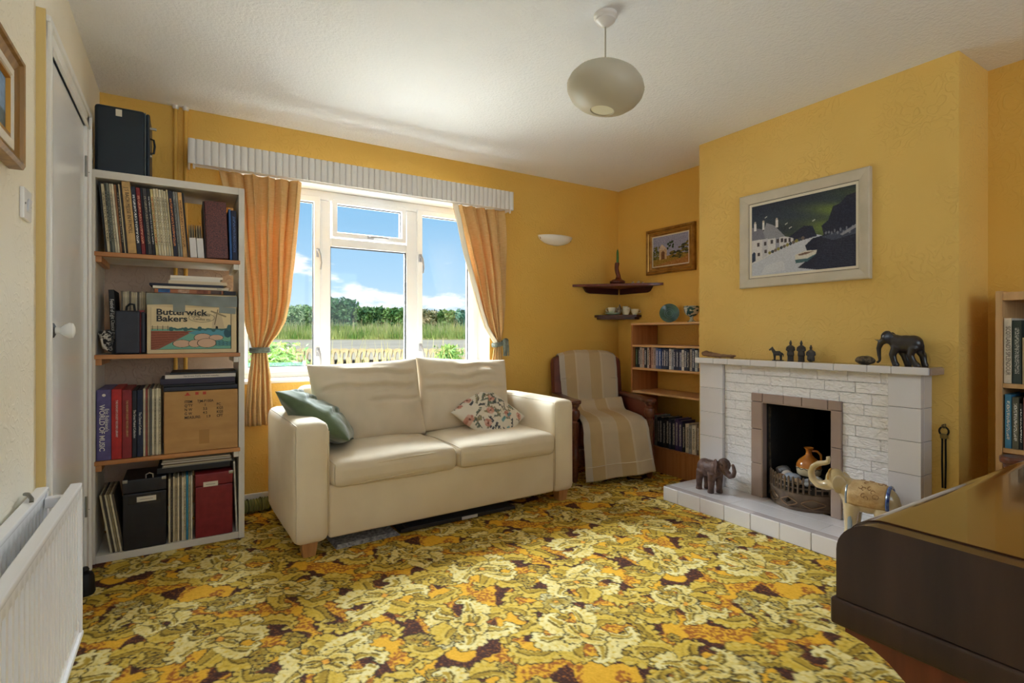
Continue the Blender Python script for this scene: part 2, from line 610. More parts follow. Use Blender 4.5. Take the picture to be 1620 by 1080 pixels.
# ------------------------------------------------------------------ flat print: paint on a pixel grid, becomes mesh colour
class Canvas:
    def __init__(s, w, h, rgb):
        s.w, s.h = w, h
        s.a = np.empty((h, w, 3)); s.a[:] = rgb
        s.Y, s.X = np.mgrid[0:h, 0:w].astype(float)
        s.X = (s.X + .5) / w; s.Y = 1 - (s.Y + .5) / h       # u right, v up
        s.rs = np.random.RandomState(5)

    def put(s, m, rgb, a=1.0):
        s.a[m] = s.a[m] * (1 - a) + np.array(rgb) * a

    def poly(s, pts, rgb, a=1.0):
        n = len(pts); ins = np.zeros(s.X.shape, bool)
        j = n - 1
        for i in range(n):
            xi, yi = pts[i]; xj, yj = pts[j]
            c = ((yi > s.Y) != (yj > s.Y)) & (s.X < (xj - xi) * (s.Y - yi) / ((yj - yi) + 1e-12) + xi)
            ins ^= c; j = i
        s.put(ins, rgb, a); return ins

    def ell(s, x, y, rx, ry, rgb, a=1.0, edge=None, ew=0.0):
        q = ((s.X - x) / rx) ** 2 + ((s.Y - y) / ry) ** 2
        s.put(q < 1, rgb, a)
        if edge is not None:
            s.put((q > (1 - ew)) & (q < 1 + ew), edge)

    def line(s, x0, y0, x1, y1, w, rgb, asp=1.0):
        dx, dy = x1 - x0, (y1 - y0) * asp
        t = ((s.X - x0) * dx + (s.Y - y0) * asp * dy) / (dx * dx + dy * dy + 1e-12)
        t = np.clip(t, 0, 1)
        d = np.hypot(s.X - x0 - t * dx, (s.Y - y0) * asp - t * dy)
        s.put(d < w, rgb)

    def noise(s, amt, sx=1, sy=1):
        r = s.rs.normal(0, amt, (s.h // sy + 1, s.w // sx + 1, 1))
        r = np.repeat(np.repeat(r, sy, 0), sx, 1)[:s.h, :s.w]
        s.a = np.clip(s.a + r, 0, 255)

    def sample(s, u, v):
        i = min(s.w - 1, max(0, int(u * s.w))); j = min(s.h - 1, max(0, int((1 - v) * s.h)))
        return s.a[j, i]

    def mesh(s, name, W, H):
        """flat grid in local XZ, facing -Y, centred"""
        nx, ny = s.w, s.h
        gx, gz = np.meshgrid(np.linspace(-W / 2, W / 2, nx), np.linspace(H / 2, -H / 2, ny))
        co = np.stack([gx, np.zeros_like(gx), gz], -1).reshape(-1, 3)
        return grid_mesh(name, co, nx, ny, s.a.reshape(-1, 3))


def lin_np(a):
    a = np.clip(a, 0, 255) / 255.0
    return np.where(a <= 0.04045, a / 12.92, ((a + 0.055) / 1.055) ** 2.4)


def grid_mesh(name, co, nx, ny, rgb):
    me = bpy.data.meshes.new(name)
    me.vertices.add(nx * ny); me.vertices.foreach_set('co', co.astype(np.float32).ravel())
    i = (np.arange(ny - 1)[:, None] * nx + np.arange(nx - 1)[None, :]).ravel()
    q = np.stack([i, i + nx, i + nx + 1, i + 1], -1).astype(np.int32)
    n = len(q)
    me.loops.add(n * 4); me.loops.foreach_set('vertex_index', q.ravel())
    me.polygons.add(n); me.polygons.foreach_set('loop_start', np.arange(0, n * 4, 4, dtype=np.int32))
    ca = me.color_attributes.new('Col', 'FLOAT_COLOR', 'POINT')
    c4 = np.ones((nx * ny, 4), np.float32); c4[:, :3] = lin_np(rgb)
    ca.data.foreach_set('color', c4.ravel())
    me.update(calc_edges=True)
    return me


def vcol(me, fn):
    """colour attribute from the mesh's own UV coordinates"""
    ul = me.uv_layers[0].data
    uv = {}
    for l in me.loops:
        uv[l.vertex_index] = ul[l.index].uv
    ca = me.color_attributes.new('Col', 'FLOAT_COLOR', 'POINT')
    for i in range(len(me.vertices)):
        u = uv.get(i, (0, 0)); c = fn(u[0], u[1])
        ca.data[i].color = (lin(c[0]), lin(c[1]), lin(c[2]), 1)


ORD = ['first', 'second', 'third', 'fourth', 'fifth', 'sixth', 'seventh', 'eighth', 'ninth', 'tenth', 'eleventh', 'twelfth',
       'thirteenth', 'fourteenth', 'fifteenth', 'sixteenth', 'seventeenth', 'eighteenth', 'nineteenth', 'twentieth',
       'twenty-first', 'twenty-second', 'twenty-third', 'twenty-fourth', 'twenty-fifth', 'twenty-sixth', 'twenty-seventh',
       'twenty-eighth', 'twenty-ninth', 'thirtieth', 'thirty-first', 'thirty-second', 'thirty-third']
# ================================================================== THE SETTING
XL, XR, YB, YN, ZC = -0.377, 3.354, 3.551, -1.55, 2.341
XC, YC0, YC1 = 2.997, 0.960, 2.383


# ---- carpet: woven pattern of acanthus scrolls and big flowers, painted as one repeat
def carpet_repeat(W=270, H=330):
    rs = np.random.RandomState(11)
    Yg, Xg = np.mgrid[0:H, 0:W].astype(float)

    def pnoise(seed, fmax, n=14):
        r = np.random.RandomState(seed); z = np.zeros((H, W))
        for _ in range(n):
            fx, fy = r.randint(-fmax, fmax + 1), r.randint(-fmax, fmax + 1)
            z += np.cos(2 * PI * (fx * Xg / W + fy * Yg / H) + r.rand() * 7)
        return z / math.sqrt(n / 2)
    GOLD, RUST, BROWN = np.array((224., 170, 44)), np.array((158., 92, 30)), np.array((70., 38, 28))
    OLIVE, LOL, CREAM, INK = np.array((134., 108, 30)), np.array((206., 171, 58)), np.array((234., 224, 172)), np.array((54., 44, 22))
    img = np.empty((H, W, 3)); img[:] = GOLD
    sp = rs.rand(H, W)
    # short broken rust strokes on the gold ground, then dark brown pools
    n1 = pnoise(3, 8); st = pnoise(4, 75, 60)
    img[(n1 > -.35) & (st > .0)] = RUST
    n2 = pnoise(8, 8)
    img[n2 > .15] = BROWN
    img[(n2 > .15) & (sp > .88)] = RUST

    def disc(cx, cy, r, col, a=1.0):
        x0, x1 = int(cx - r - 1), int(cx + r + 2); y0, y1 = int(cy - r - 1), int(cy + r + 2)
        ys, xs = np.mgrid[y0:y1, x0:x1]
        k = (xs - cx) ** 2 + (ys - cy) ** 2 < r * r
        yy, xx = ys[k] % H, xs[k] % W
        img[yy, xx] = img[yy, xx] * (1 - a) + col * a

    def plume(cx, cy, ln, a0, curl, w0, lite=1.0):
        """acanthus leaf: curved rib, lobes on both sides, tip curling over"""
        pts = []; x, y = cx, cy; n = 34
        for i in range(n):
            t = i / (n - 1); a = a0 + curl * t ** 1.8
            x += math.cos(a) * ln / n; y += math.sin(a) * ln / n
            pts.append((x, y, a, t, w0 * (math.sin(PI * min(1, .18 + .82 * t)) ** .7 * .8 + .12)))
        lob = []
        for i in range(2, n - 1, 4):
            x, y, a, t, w = pts[i]
            for s in (-1, 1):
                q = w * (1.0 if s * curl < 0 else .6)
                lob.append((x - math.sin(a) * s * q + math.cos(a) * 2, y + math.cos(a) * s * q + math.sin(a) * 2, max(1.8, q * .62), a, s))
        tip = pts[-1]; tr = max(2.4, w0 * .42)
        tx, ty = tip[0] - math.sin(tip[2]) * tr * (1 if curl > 0 else -1), tip[1] + math.cos(tip[2]) * tr * (1 if curl > 0 else -1)
        for x, y, r, a, s in lob: disc(x, y, r + .9, INK)
        for x, y, a, t, w in pts: disc(x, y, w * .7 + .9, INK)
        disc(tx, ty, tr + .9, INK)
        for x, y, r, a, s in lob:
            c = OLIVE * .5 + LOL * .5 if s * curl > 0 else LOL
            disc(x, y, r, c); disc(x - math.sin(a) * s * r * .35, y + math.cos(a) * s * r * .35, r * (.45 + .35 * lite), LOL * (1 - .72 * lite ** 2) + CREAM * .72 * lite ** 2)
        for x, y, a, t, w in pts: disc(x, y, w * .7, OLIVE * (.75 - .5 * t) + LOL * (.25 + .5 * t))
        for x, y, a, t, w in pts: disc(x - math.sin(a) * w * .25 * (-1 if curl > 0 else 1), y + math.cos(a) * w * .25 * (-1 if curl > 0 else 1), w * (.28 + .24 * lite), LOL * (1 - .85 * min(1, t * 1.2) * lite ** 2) + CREAM * .85 * min(1, t * 1.2) * lite ** 2)
        for x, y, a, t, w in pts:
            if t < .8: disc(x, y, 1.0, OLIVE * .8)
        disc(tx, ty, tr, CREAM * .85 * lite + LOL * (1 - .85 * lite)); disc(tx - math.sin(tip[2]) * tr * .35 * (1 if curl > 0 else -1), ty + math.cos(tip[2]) * tr * .35 * (1 if curl > 0 else -1), tr * .42, LOL * .8)

    def flower(cx, cy, R0, n, rot, bright, layers=2):
        for L in range(layers):
            Rr = R0 * (1.0, 0.64, 0.36)[L]
            dx = (Xg - cx + W / 2) % W - W / 2; dy = (Yg - cy + H / 2) % H - H / 2
            r = np.hypot(dx, dy); th = np.arctan2(dy, dx) + rot + L * PI / n
            pc = np.abs(np.cos(n * th / 2))
            bd = Rr * (.60 + .40 * pc ** .55 + .07 * np.cos(3 * n * th + 1) + .05 * np.cos(2 * th + rot * 3))
            t = np.clip(r / (bd + 1e-6), 0, 1)
            ins = r < bd
            pet = np.floor((th + PI / n) / (2 * PI / n))
            br = .5 + .5 * np.sin(pet * 2.3 + rot * 5 + L)
            lite = np.clip((t ** 1.3) * (.35 + .85 * br) * bright, 0, 1)[..., None]
            stk = (.5 + .5 * np.cos(n * 5 * th + 6 * t))[..., None]
            col = (OLIVE * (1 - .85 * stk) + LOL * .85 * stk) * (1 - lite) + (CREAM * (.72 + .28 * stk)) * lite
            col = np.where((stk > .75) & (t[..., None] < .6), col * .6 + GOLD * .4, col)
            img[r < bd + .9] = INK
            img[ins] = col[ins]
            img[ins & (pc < .09) & (t > .3)] = OLIVE * .7
        disc(cx, cy, R0 * .11 + .8, INK); disc(cx, cy, R0 * .11, np.array((228., 164, 60)))
    big = [(44, 48, 44), (168, 34, 36), (232, 118, 40), (104, 132, 42), (30, 214, 38), (180, 216, 46), (96, 284, 38), (246, 292, 34)]
    for k in range(20):
        plume(rs.rand() * W, rs.rand() * H, 40 + rs.rand() * 34, rs.rand() * 7, rs.choice([-1, 1]) * (1.6 + rs.rand() * 1.9), 5.5 + rs.rand() * 2.5, .35 + .5 * rs.rand())
    for k, (x, y, r) in enumerate(big):
        for j in range(4):
            a = rs.rand() * .8 + j * 1.57
            plume(x + r * .7 * math.cos(a), y + r * .7 * math.sin(a), r * 1.35, a, (1 if j % 2 else -1) * (2.2 + rs.rand()), 8.0, .6)
    for k in range(9):
        flower(rs.rand() * W, rs.rand() * H, 14 + rs.rand() * 5, 5, rs.rand() * 6, .9, 2)
    for k in range(30):
        flower(rs.rand() * W, rs.rand() * H, 6 + rs.rand() * 3.0, 5, rs.rand() * 6, .3, 1)
    for k, (x, y, r) in enumerate(big):
        n = (7, 6, 6, 7)[k % 4]; a0 = rs.rand() * 6
        order = list(range(n)); rs.shuffle(order)
        for j in order:                   # ragged scrolling petals, some nearly white
            a = a0 + 2 * PI * j / n
            plume(x + .10 * r * math.cos(a), y + .10 * r * math.sin(a), r * (.95 + .2 * rs.rand()), a - (.3 if j % 2 else -.3), (1 if j % 2 else -1) * (1.1 + rs.rand() * .9), r * (.20 + .05 * rs.rand()), 1.0 if j % 3 != 1 else .45)
        for j in range(5):
            a = a0 + .5 + 2 * PI * j / 5
            plume(x, y, r * .5, a, (1 if j % 2 else -1) * 1.3, r * .13, .9)
        disc(x, y, r * .09 + .8, INK); disc(x, y, r * .09, np.array((226., 160, 56)))
    # loosen the drawing: every outline wanders a little
    wx = pnoise(21, 10, 18) * 1.3 + pnoise(23, 26, 24) * .55; wy = pnoise(22, 10, 18) * 1.3 + pnoise(24, 26, 24) * .55
    img = img[np.round(Yg + wy).astype(int) % H, np.round(Xg + wx).astype(int) % W]
    img = np.clip(img + rs.normal(0, 8, (H, W, 1)), 0, 255)
    return (img * 4 + np.roll(img, 1, 0) + np.roll(img, -1, 0) + np.roll(img, 1, 1) + np.roll(img, -1, 1)) / 8


REP = carpet_repeat()
PX = 0.0038


def carpet_part(name, x0, x1, y0, y1, step, parent):
    nx = int((x1 - x0) / step) + 1; ny = int((y1 - y0) / step) + 1
    xs = np.linspace(x0, x1, nx); ys = np.linspace(y1, y0, ny)
    gx, gy = np.meshgrid(xs, ys)
    co = np.stack([gx, gy, np.zeros_like(gx)], -1).reshape(-1, 3)
    iu = np.round(gx / PX).astype(int) % REP.shape[1]; iv = np.round(gy / PX).astype(int) % REP.shape[0]
    me = grid_mesh(name, co, nx, ny, REP[iv, iu].reshape(-1, 3))
    return link(name, me, attr_mat('carpet_wool', 0.95, 0.35, 420, bdist=0.003), parent, smooth=False)


fl = carpet_part('floor', XL, XR, 1.15, YB, PX, None); struct(fl, 'yellow, olive and brown carpet with large flowers and scrolling leaves')
fn_ = carpet_part('carpet_strip', XL, XR, YN, 1.15, PX * 1.6, fl)

# ---- walls
WY = wall_mat('wallpaper_yellow', (228, 190, 104), (234, 198, 116), .42)
WYF = wall_mat('wallpaper_yellow_flat', (227, 182, 86), (232, 190, 98), 0.3)
WCREAM = wall_mat('wallpaper_cream', (240, 232, 212), (243, 238, 224), 0.3)
WHITE = M('white_gloss_paint', (238, 238, 236), 0.3)
UPVC = M('white_upvc', (244, 244, 246), 0.25)
WX0, WX1, WZ0, WZ1 = 0.26, 2.014, 0.76, 2.035

b = MB()
b.box(XL - .1, WX0, YB, YB + .3, 0, ZC); b.box(WX1, XR + .1, YB, YB + .3, 0, ZC)
b.box(WX0, WX1, YB, YB + .3, 0, WZ0); b.box(WX0, WX1, YB, YB + .3, WZ1, ZC)
wb = struct(b.build('wall_back', WYF, smooth=False))
b = MB(); b.box(WX0, WX1, YB + .004, YB + .225, WZ1 - .004, WZ1); b.box(WX1 - .004, WX1, YB + .004, YB + .225, WZ0, WZ1); b.box(WX0, WX0 + .004, YB + .004, YB + .225, WZ0, WZ1)
struct(b.build('trim_1', WHITE, smooth=False), 'white painted window reveal')
b = MB(); b.box(XL - .1, XL, YN, YB, 0, ZC)
struct(b.build('wall_left', WCREAM, smooth=False))
b = MB(); b.box(XR, XR + .1, YN, YB, 0, ZC)
struct(b.build('wall_right', WYF, smooth=False))
b = MB(); b.box(XC, XR, YC0, YC1, 0, ZC)
# the chimney breast has a fire opening: pieces around it
b = MB(); FO0, FO1, FOZ0, FOZ1 = 1.47, 1.85, 0.0, 0.665
b.box(XC, XR, YC0, FO0, 0, ZC); b.box(XC, XR, FO1, YC1, 0, ZC); b.box(XC, XR, FO0, FO1, FOZ1, ZC)
struct(b.build('wall_chimney', WY, smooth=False), 'yellow embossed chimney breast')
# wall behind the viewer with an opening for the added fill window
b = MB()
b.box(XL, 0.0, YN - .1, YN, 0, ZC); b.box(2.6, XR, YN - .1, YN, 0, ZC); b.box(0, 2.6, YN - .1, YN, 0, .8); b.box(0, 2.6, YN - .1, YN, 2.15, ZC)
struct(b.build('wall_near', WYF, smooth=False))
b = MB()
for x in (0.0, .85, 1.7, 2.55):
    b.box(x, x + .05, YN - .07, YN - .02, .8, 2.15)
b.box(0.05, 2.55, YN - .065, YN - .025, .8, .86); b.box(0.05, 2.55, YN - .065, YN - .025, 2.09, 2.15)
w2 = struct(b.build('fill_window', UPVC, smooth=False))  # invented window, out of view, added to let fill light in


def ceiling_mat():
    m = bpy.data.materials.new('textured_ceiling'); m.use_nodes = True
    nt = m.node_tree; b = nt.nodes['Principled BSDF']; N = nt.nodes.new
    b.inputs['Base Color'].default_value = L3((238, 240, 246)); b.inputs['Roughness'].default_value = 0.8
    tc = N('ShaderNodeTexCoord'); v = N('ShaderNodeTexNoise'); v.inputs['Scale'].default_value = 75; v.inputs['Detail'].default_value = 2.5
    nt.links.new(tc.outputs['Object'], v.inputs['Vector'])
    bp = N('ShaderNodeBump'); bp.inputs['Strength'].default_value = 0.75; bp.inputs['Distance'].default_value = 0.006
    nt.links.new(v.outputs['Fac'], bp.inputs['Height']); nt.links.new(bp.outputs[0], b.inputs['Normal'])
    return m


b = MB(); b.box(XL - .1, XR + .1, YN - .1, YB + .3, ZC, ZC + .1)
struct(b.build('ceiling', ceiling_mat(), smooth=False), 'white textured ceiling')

# skirting boards
b = MB(); b.rbox(XL, XR - .02, YB - .016, YB, 0.0, .085, .005)
struct(b.build('baseboard_back', WHITE))
b = MB(); b.rbox(XR - .016, XR, YN, YC0 - .02, 0, .085, .005)
struct(b.build('baseboard_right', WHITE))
b = MB(); b.rbox(XL, XL + .016, YN, 2.11, 0, .085, .005)
struct(b.build('baseboard_left', WHITE))

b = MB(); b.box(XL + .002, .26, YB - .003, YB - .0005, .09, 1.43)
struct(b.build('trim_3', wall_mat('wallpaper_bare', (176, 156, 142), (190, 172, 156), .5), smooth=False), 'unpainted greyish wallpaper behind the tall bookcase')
# two heating pipes painted like the wall
PIPE = M('pipe_paint', (226, 180, 84), 0.4)
for k, x in enumerate((-0.035, 0.013)):
    p = thing('heating_pipe', ('yellow painted heating pipe on the wall, the one nearer the bookcase corner',
                               'yellow painted heating pipe on the wall, the one nearer the pelmet')[k], 'pipe', (x, YB - .016, 0))
    b = MB(); b.tube([(0, 0, 0.02), (0, 0, 1.0), (0, 0, ZC)], .010, 12); b.build('tube', PIPE, p)
    b = MB(); b.lathe([(.010, ZC - .02), (.016, ZC - .014), (.018, ZC)], 16); b.build('collar', M('white_paint', (230, 226, 220), .5), p)

# ---- the window
GLASS = glass_mat('window_glass', (0.97, 0.985, 0.985))
for x_ in (.05, .90, 1.75):
    b = MB(); b.box(x_, x_ + .80, YN - .05, YN - .045, .86, 2.09); b.build('pane', GLASS, w2, smooth=False)
win = struct(bpy.data.objects.new('window_1', None)); COL.objects.link(win)
win.location = (0, 3.78, 0); win['label'] = 'white framed three-light window with a small top opening light'
DK = M('glazing_gasket', (40, 42, 48), 0.5)
GREYM = M('handle_metal', (178, 178, 184), 0.3, metal=0.5)


def wbar(name, x0, x1, z0, z1, y0=-.035, y1=.035, parent=None, mat=UPVC, r=.006):
    b = MB(); b.rbox(x0, x1, y0, y1, z0, z1, r)
    return b.build(name, mat, parent or win)


FZ0, FZ1 = .765, 2.03
wbar('frame_rail', WX0 + .056, WX1 - .056, FZ1 - .062, FZ1); wbar('frame_rail', WX0 + .056, WX1 - .056, FZ0, FZ0 + .05)
wbar('frame_post', WX0, WX0 + .055, FZ0, FZ1); wbar('frame_post', WX1 - .055, WX1, FZ0, FZ1)
wbar('mullion', .785, .863, FZ0 + .051, FZ1 - .063); wbar('mullion', 1.412, 1.500, FZ0 + .051, FZ1 - .063)
wbar('transom', .864, 1.411, 1.655, 1.715)


def sash(name, x0, x1, z0, z1, w=.04):
    b = MB(); y0, y1 = -.052, .02
    b.rbox(x0, x1, y0, y1, z0, z0 + w, .005); b.rbox(x0, x1, y0, y1, z1 - w, z1, .005)
    b.rbox(x0, x0 + w, y0 + .0008, y1 - .0008, z0 + w * .6, z1 - w * .6, .004); b.rbox(x1 - w, x1, y0 + .0008, y1 - .0008, z0 + w * .6, z1 - w * .6, .004)
    o = b.build(name, UPVC, win)
    g = MB(); e = w
    g.box(x0 + e, x1 - e, -.02, -.012, z0 + e, z0 + e + .005); g.box(x0 + e, x1 - e, -.02, -.012, z1 - e - .005, z1 - e)
    g.box(x0 + e, x0 + e + .005, -.02, -.012, z0 + e, z1 - e); g.box(x1 - e - .005, x1 - e, -.02, -.012, z0 + e, z1 - e)
    g.build('gasket', DK, o, smooth=False)
    p = MB(); p.box(x0 + e - .004, x1 - e + .004, -.006, .0, z0 + e - .004, z1 - e + .004); p.build('pane', GLASS, o, smooth=False)
    return o


sL = sash('casement', .31, .792, FZ0 + .03, FZ1 - .045)
sR = sash('casement', 1.492, WX1 - .045, FZ0 + .03, FZ1 - .045)
sT = sash('top_light', .872, 1.404, 1.722, FZ1 - .045, .034)
# the fixed centre pane
p = MB(); p.box(.86, 1.415, -.006, 0, FZ0 + .05, 1.657); p.build('pane', GLASS, win, smooth=False)
g = MB(); g.box(.863, 1.412, -.02, -.012, 1.648, 1.655); g.box(.863, .868, -.02, -.012, FZ0 + .05, 1.655); g.box(1.404, 1.412, -.02, -.012, FZ0 + .05, 1.655)
g.box(.863, 1.412, -.02, -.012, FZ0 + .05, FZ0 + .056); g.build('gasket', DK, win, smooth=False)


def whandle(x, z, horiz, par, flip=1):
    b = MB()
    if horiz:
        b.rbox(x - .022, x + .022, -.066, -.052, z - .012, z + .012, .004); b.tube([(x, -.075, z), (x + .03, -.084, z + .002), (x + .09, -.082, z + .004), (x + .125, -.078, z + .002)], [.009, .008, .006, .005], 8)
        b.ball((x, -.072, z), .012, 8)
    else:
        b.rbox(x - .012, x + .012, -.066, -.052, z - .03, z + .03, .004); b.tube([(x, -.075, z + .012), (x + .006 * flip, -.086, z - .01), (x + .014 * flip, -.088, z - .07), (x + .010 * flip, -.084, z - .115)], [.009, .008, .006, .005], 8)
        b.ball((x, -.072, z + .01), .012, 8)
    b.build('handle', GREYM, par)


whandle(.775, 1.60, False, sL); whandle(.775, .93, False, sL)
whandle(1.512, 1.62, False, sR); whandle(1.512, .95, False, sR)
whandle(1.135, 1.738, True, sT)
b = MB(); b.rbox(WX0 - .0, WX1, YB - .03, 3.75, WZ0 - .012, WZ0 + .008, .006)
struct(b.build('trim_2', WHITE), 'white window sill')

# ---- the door in the left wall
dr = struct(bpy.data.objects.new('door_1', None)); COL.objects.link(dr); dr.location = (XL, 0, 0)
dr['label'] = 'plain white door with a white knob, closed in the left wall'
DW = M('door_gloss', (240, 242, 246), 0.25, coat=0.15)
JAMB = M('jamb_paint', (222, 196, 130), 0.5)
b = MB(); b.rbox(.003, .012, 2.195, 2.925, .01, 1.955, .003); leaf_ = b.build('door_leaf', DW, dr)
b = MB(); b.rbox(.0, .024, 2.122, 2.195, 0, 2.03, .006); b.rbox(.0, .034, 2.128, 2.150, 0, 2.03, .006); b.build('architrave', WHITE, dr)
b = MB(); b.box(.0, .022, 2.112, 2.122, 0, 2.04); b.build('wall_strip', JAMB, dr, smooth=False)
b = MB(); b.rbox(.0, .024, 2.925, 2.995, 0, 2.03, .006); b.rbox(.0, .034, 2.972, 2.992, 0, 2.03, .006); b.build('architrave', WHITE, dr)
b = MB(); b.rbox(.0, .024, 2.122, 2.995, 1.955, 2.03, .006); b.rbox(.0, .034, 2.122, 2.995, 2.008, 2.030, .006); b.rbox(.0, .03, 2.14, 2.98, 1.955, 1.967, .004); b.build('architrave', WHITE, dr)
b = MB(); b.lathe([(.0, 0), (.024, 0), (.024, .006), (.016, .010)], 20, T3((.012, 2.262, 1.062), (0, PI / 2, 0))); rs_ = b.build('knob_rose', M('black_plate', (22, 22, 24), .4), leaf_)
b = MB(); b.lathe([(.011, .008), (.010, .022), (.020, .034), (.026, .045), (.024, .055), (.012, .060), (0, .061)], 20, T3((.012, 2.262, 1.062), (0, PI / 2, 0))); b.build('knob', WHITE, leaf_)
for z in (1.78, .30):
    b = MB(); b.tube([(.020, 2.925, z - .045), (.020, 2.925, z + .045)], .0045, 10); b.build('hinge', M('hinge_steel', (150, 150, 148), .35, metal=.8), dr)
    b = MB(); b.tube([(.026, 2.95, z - .02), (.026, 2.95, z - .019)], .003, 6); b.build('screw', M('black_plate2', (30, 30, 30), .4), dr)

# ================================================================== OUTSIDE
# e_r runs along the road, e_d away from the house
def od(r, d, z):
    return (r * CS + d * SN, d * CS - r * SN, z)


GRND = M('pale_gravel', (196, 184, 160), .9, (168, 160, 132), nscale=3, detail=6)
ROAD = M('road_tarmac', (200, 186, 160), .9, (186, 172, 148), nscale=1.2, detail=5)
VERG = M('verge_earth', (150, 148, 84), .95, (176, 164, 110), nscale=2.5, detail=6)


def gz(d):
    return np.interp(d, [0, 6, 10.4, 11, 16, 16.3, 18, 22, 60], [.30, .42, .55, .72, .875, .90, 1.16, 1.3, 1.35])


def strip(name, d0, d1, mat, n=8, label=None):
    b = MB(); ds = np.linspace(d0, d1, n)
    vs = []; fs = []
    for d in ds:
        for r in (-40, -12, -8, -4, 0, 4, 30):
            vs.append(od(r, d, float(gz(d))))
    for i in range(n - 1):
        for k in range(6):
            a = i * 7 + k; fs.append((a, a + 1, a + 8, a + 7))
    b.add(vs, fs)
    o = b.build(name, mat, smooth=True); struct(o, label)
    return o


# front garden begins at the house wall
b = MB(); b.add([(-30, 3.86, .30), (30, 3.86, .30), od(30, 10.4, .55), od(-40, 10.4, .55)], [(0, 1, 2, 3)])
struct(b.build('ground_garden', GRND, smooth=False), 'pale gravel of the front garden')
strip('ground_road', 10.4, 16, ROAD, 6, 'grey country road')
strip('ground_verge', 16, 60, VERG, 14, 'grassy bank beyond the road')

CONC = M('edging_concrete', (214, 200, 172), .85, (190, 174, 142), nscale=9)
# low ornamental edging: a row of arched concrete blocks
ed = thing('garden_edging', 'low garden edging of arched concrete blocks seen through the window', 'fence', od(0, 9, 0), (0, 0, -TH))
PITCH, BH, ZB = .150, .27, .535
a = []
NA = 8
poly_out = [(-PITCH / 2 + .002, 0), (-.040, 0)]
arch = [(-.040, .10)] + [(-.040 * math.cos(PI * k / NA), .10 + .115 * math.sin(PI * k / NA)) for k in range(1, NA)] + [(.040, .10)]
poly_out += arch + [(.040, 0), (PITCH / 2 - .002, 0), (PITCH / 2 - .002, BH - .02), (PITCH / 4, BH), (-PITCH / 4, BH), (-PITCH / 2 + .002, BH - .02)]
def ear(poly, z0, z1):
    """arched block: two legs and a top, built from quads"""
    b = MB(); P2 = PITCH / 2 - .002
    b.box(-P2, -.040, z0, z1, 0, .10); b.box(.040, P2, z0, z1, 0, .10)
    vs = []; fs = []
    n = len(arch)
    for y in (z0, z1):
        for (x, z) in arch:
            vs.append((x, y, z))
        for (x, z) in arch:
            xx = x / .040 * P2
            vs.append((xx, y, BH - .02 * (abs(x / .04)) ** 3 if abs(x) < .0399 else BH - .02))
    m = 2 * n
    for i in range(n - 1):
        fs += [(i, i + 1, n + i + 1, n + i), (m + i, m + n + i, m + n + i + 1, m + i + 1), (n + i, n + i + 1, m + n + i + 1, m + n + i), (i, m + i, m + i + 1, i + 1)]
    fs += [(0, n, m + n, m), (n - 1, m + n - 1, m + 2 * n - 1, 2 * n - 1)]
    b.add(vs, fs)
    # the top spandrels are open at the block's flanks below the arch spring: close them
    b.box(-P2, -.040, z0, z1, .0995, .12); b.box(.040, P2, z0, z1, .0995, .12)
    return b
blk = ear(poly_out, -.03, .03).mesh('arch_block'); blk.materials.append(CONC)
for k in range(-31, 12):
    inst('arch_block', blk, ed, (k * PITCH, 0, ZB - .0))
b = MB(); b.rbox(-31.5 * PITCH, 11.5 * PITCH, -.05, .05, ZB - .1, ZB, .01); b.build('footing', CONC, ed)


def leaves(n, fn, size, seed, flat=.5):
    """cloud of leaf blades as one mesh; fn(rs) gives a point"""
    rs = np.random.RandomState(seed)
    vs = []; fs = []
    for i in range(n):
        p = fn(rs)
        d = rs.normal(0, 1, 3); d /= np.linalg.norm(d); e = np.cross(d, rs.normal(0, 1, 3)); e /= np.linalg.norm(e) + 1e-9
        L = size * (.6 + .8 * rs.rand()); W = L * flat
        k = len(vs)
        vs += [p - d * L, p + e * W, p + d * L, p - e * W]; fs.append((k, k + 1, k + 2, k + 3))
    b = MB(); b.add([tuple(v) for v in vs], fs); return b


def foliage_mat(name, c1, c2, ns=3.0):
    m = M(name, c1, .7, c2, nscale=ns, detail=6, lo=.35, hi=.62)
    m.node_tree.nodes['Principled BSDF'].inputs['Subsurface Weight'].default_value = 0.0
    return m


TWIG = M('twig_bark', (84, 66, 50), .9)
bushes = [
    (-12.2, 19.6, 1.6, 2.16, (62, 112, 52), (140, 178, 104), 'bright green hedge bush at the far left behind the curtain'),
    (-8.75, 19.5, 1.75, 2.10, (84, 132, 66), (182, 206, 150), 'pale-flowered bright green hedge bush in the left window pane'),
    (-6.32, 19.2, .62, 2.34, (50, 100, 66), (108, 152, 98), 'tall dark rounded bush standing above the hedge in the centre pane'),
    (-5.2, 19.5, .48, 2.03, (58, 100, 58), (118, 156, 88), 'dark green hedge bush in the middle of the centre pane'),
    (-4.15, 19.6, .54, 2.01, (66, 114, 54), (132, 168, 90), 'mid green hedge bush at the right of the centre pane'),
    (-3.16, 19.6, .42, 1.93, (110, 124, 72), (206, 190, 150), 'sparse pinkish-twigged hedge bush at the left of the right pane'),
    (-2.42, 19.7, .30, 1.92, (84, 128, 60), (150, 176, 104), 'narrow light green hedge bush in the middle of the right pane'),
    (-1.5, 19.7, .58, 1.93, (56, 116, 94), (118, 166, 136), 'bluish green hedge bush at the right of the right pane'),
    (.6, 19.8, 1.4, 1.98, (56, 104, 62), (118, 156, 94), 'green hedge bush hidden mostly by the right curtain'),
]
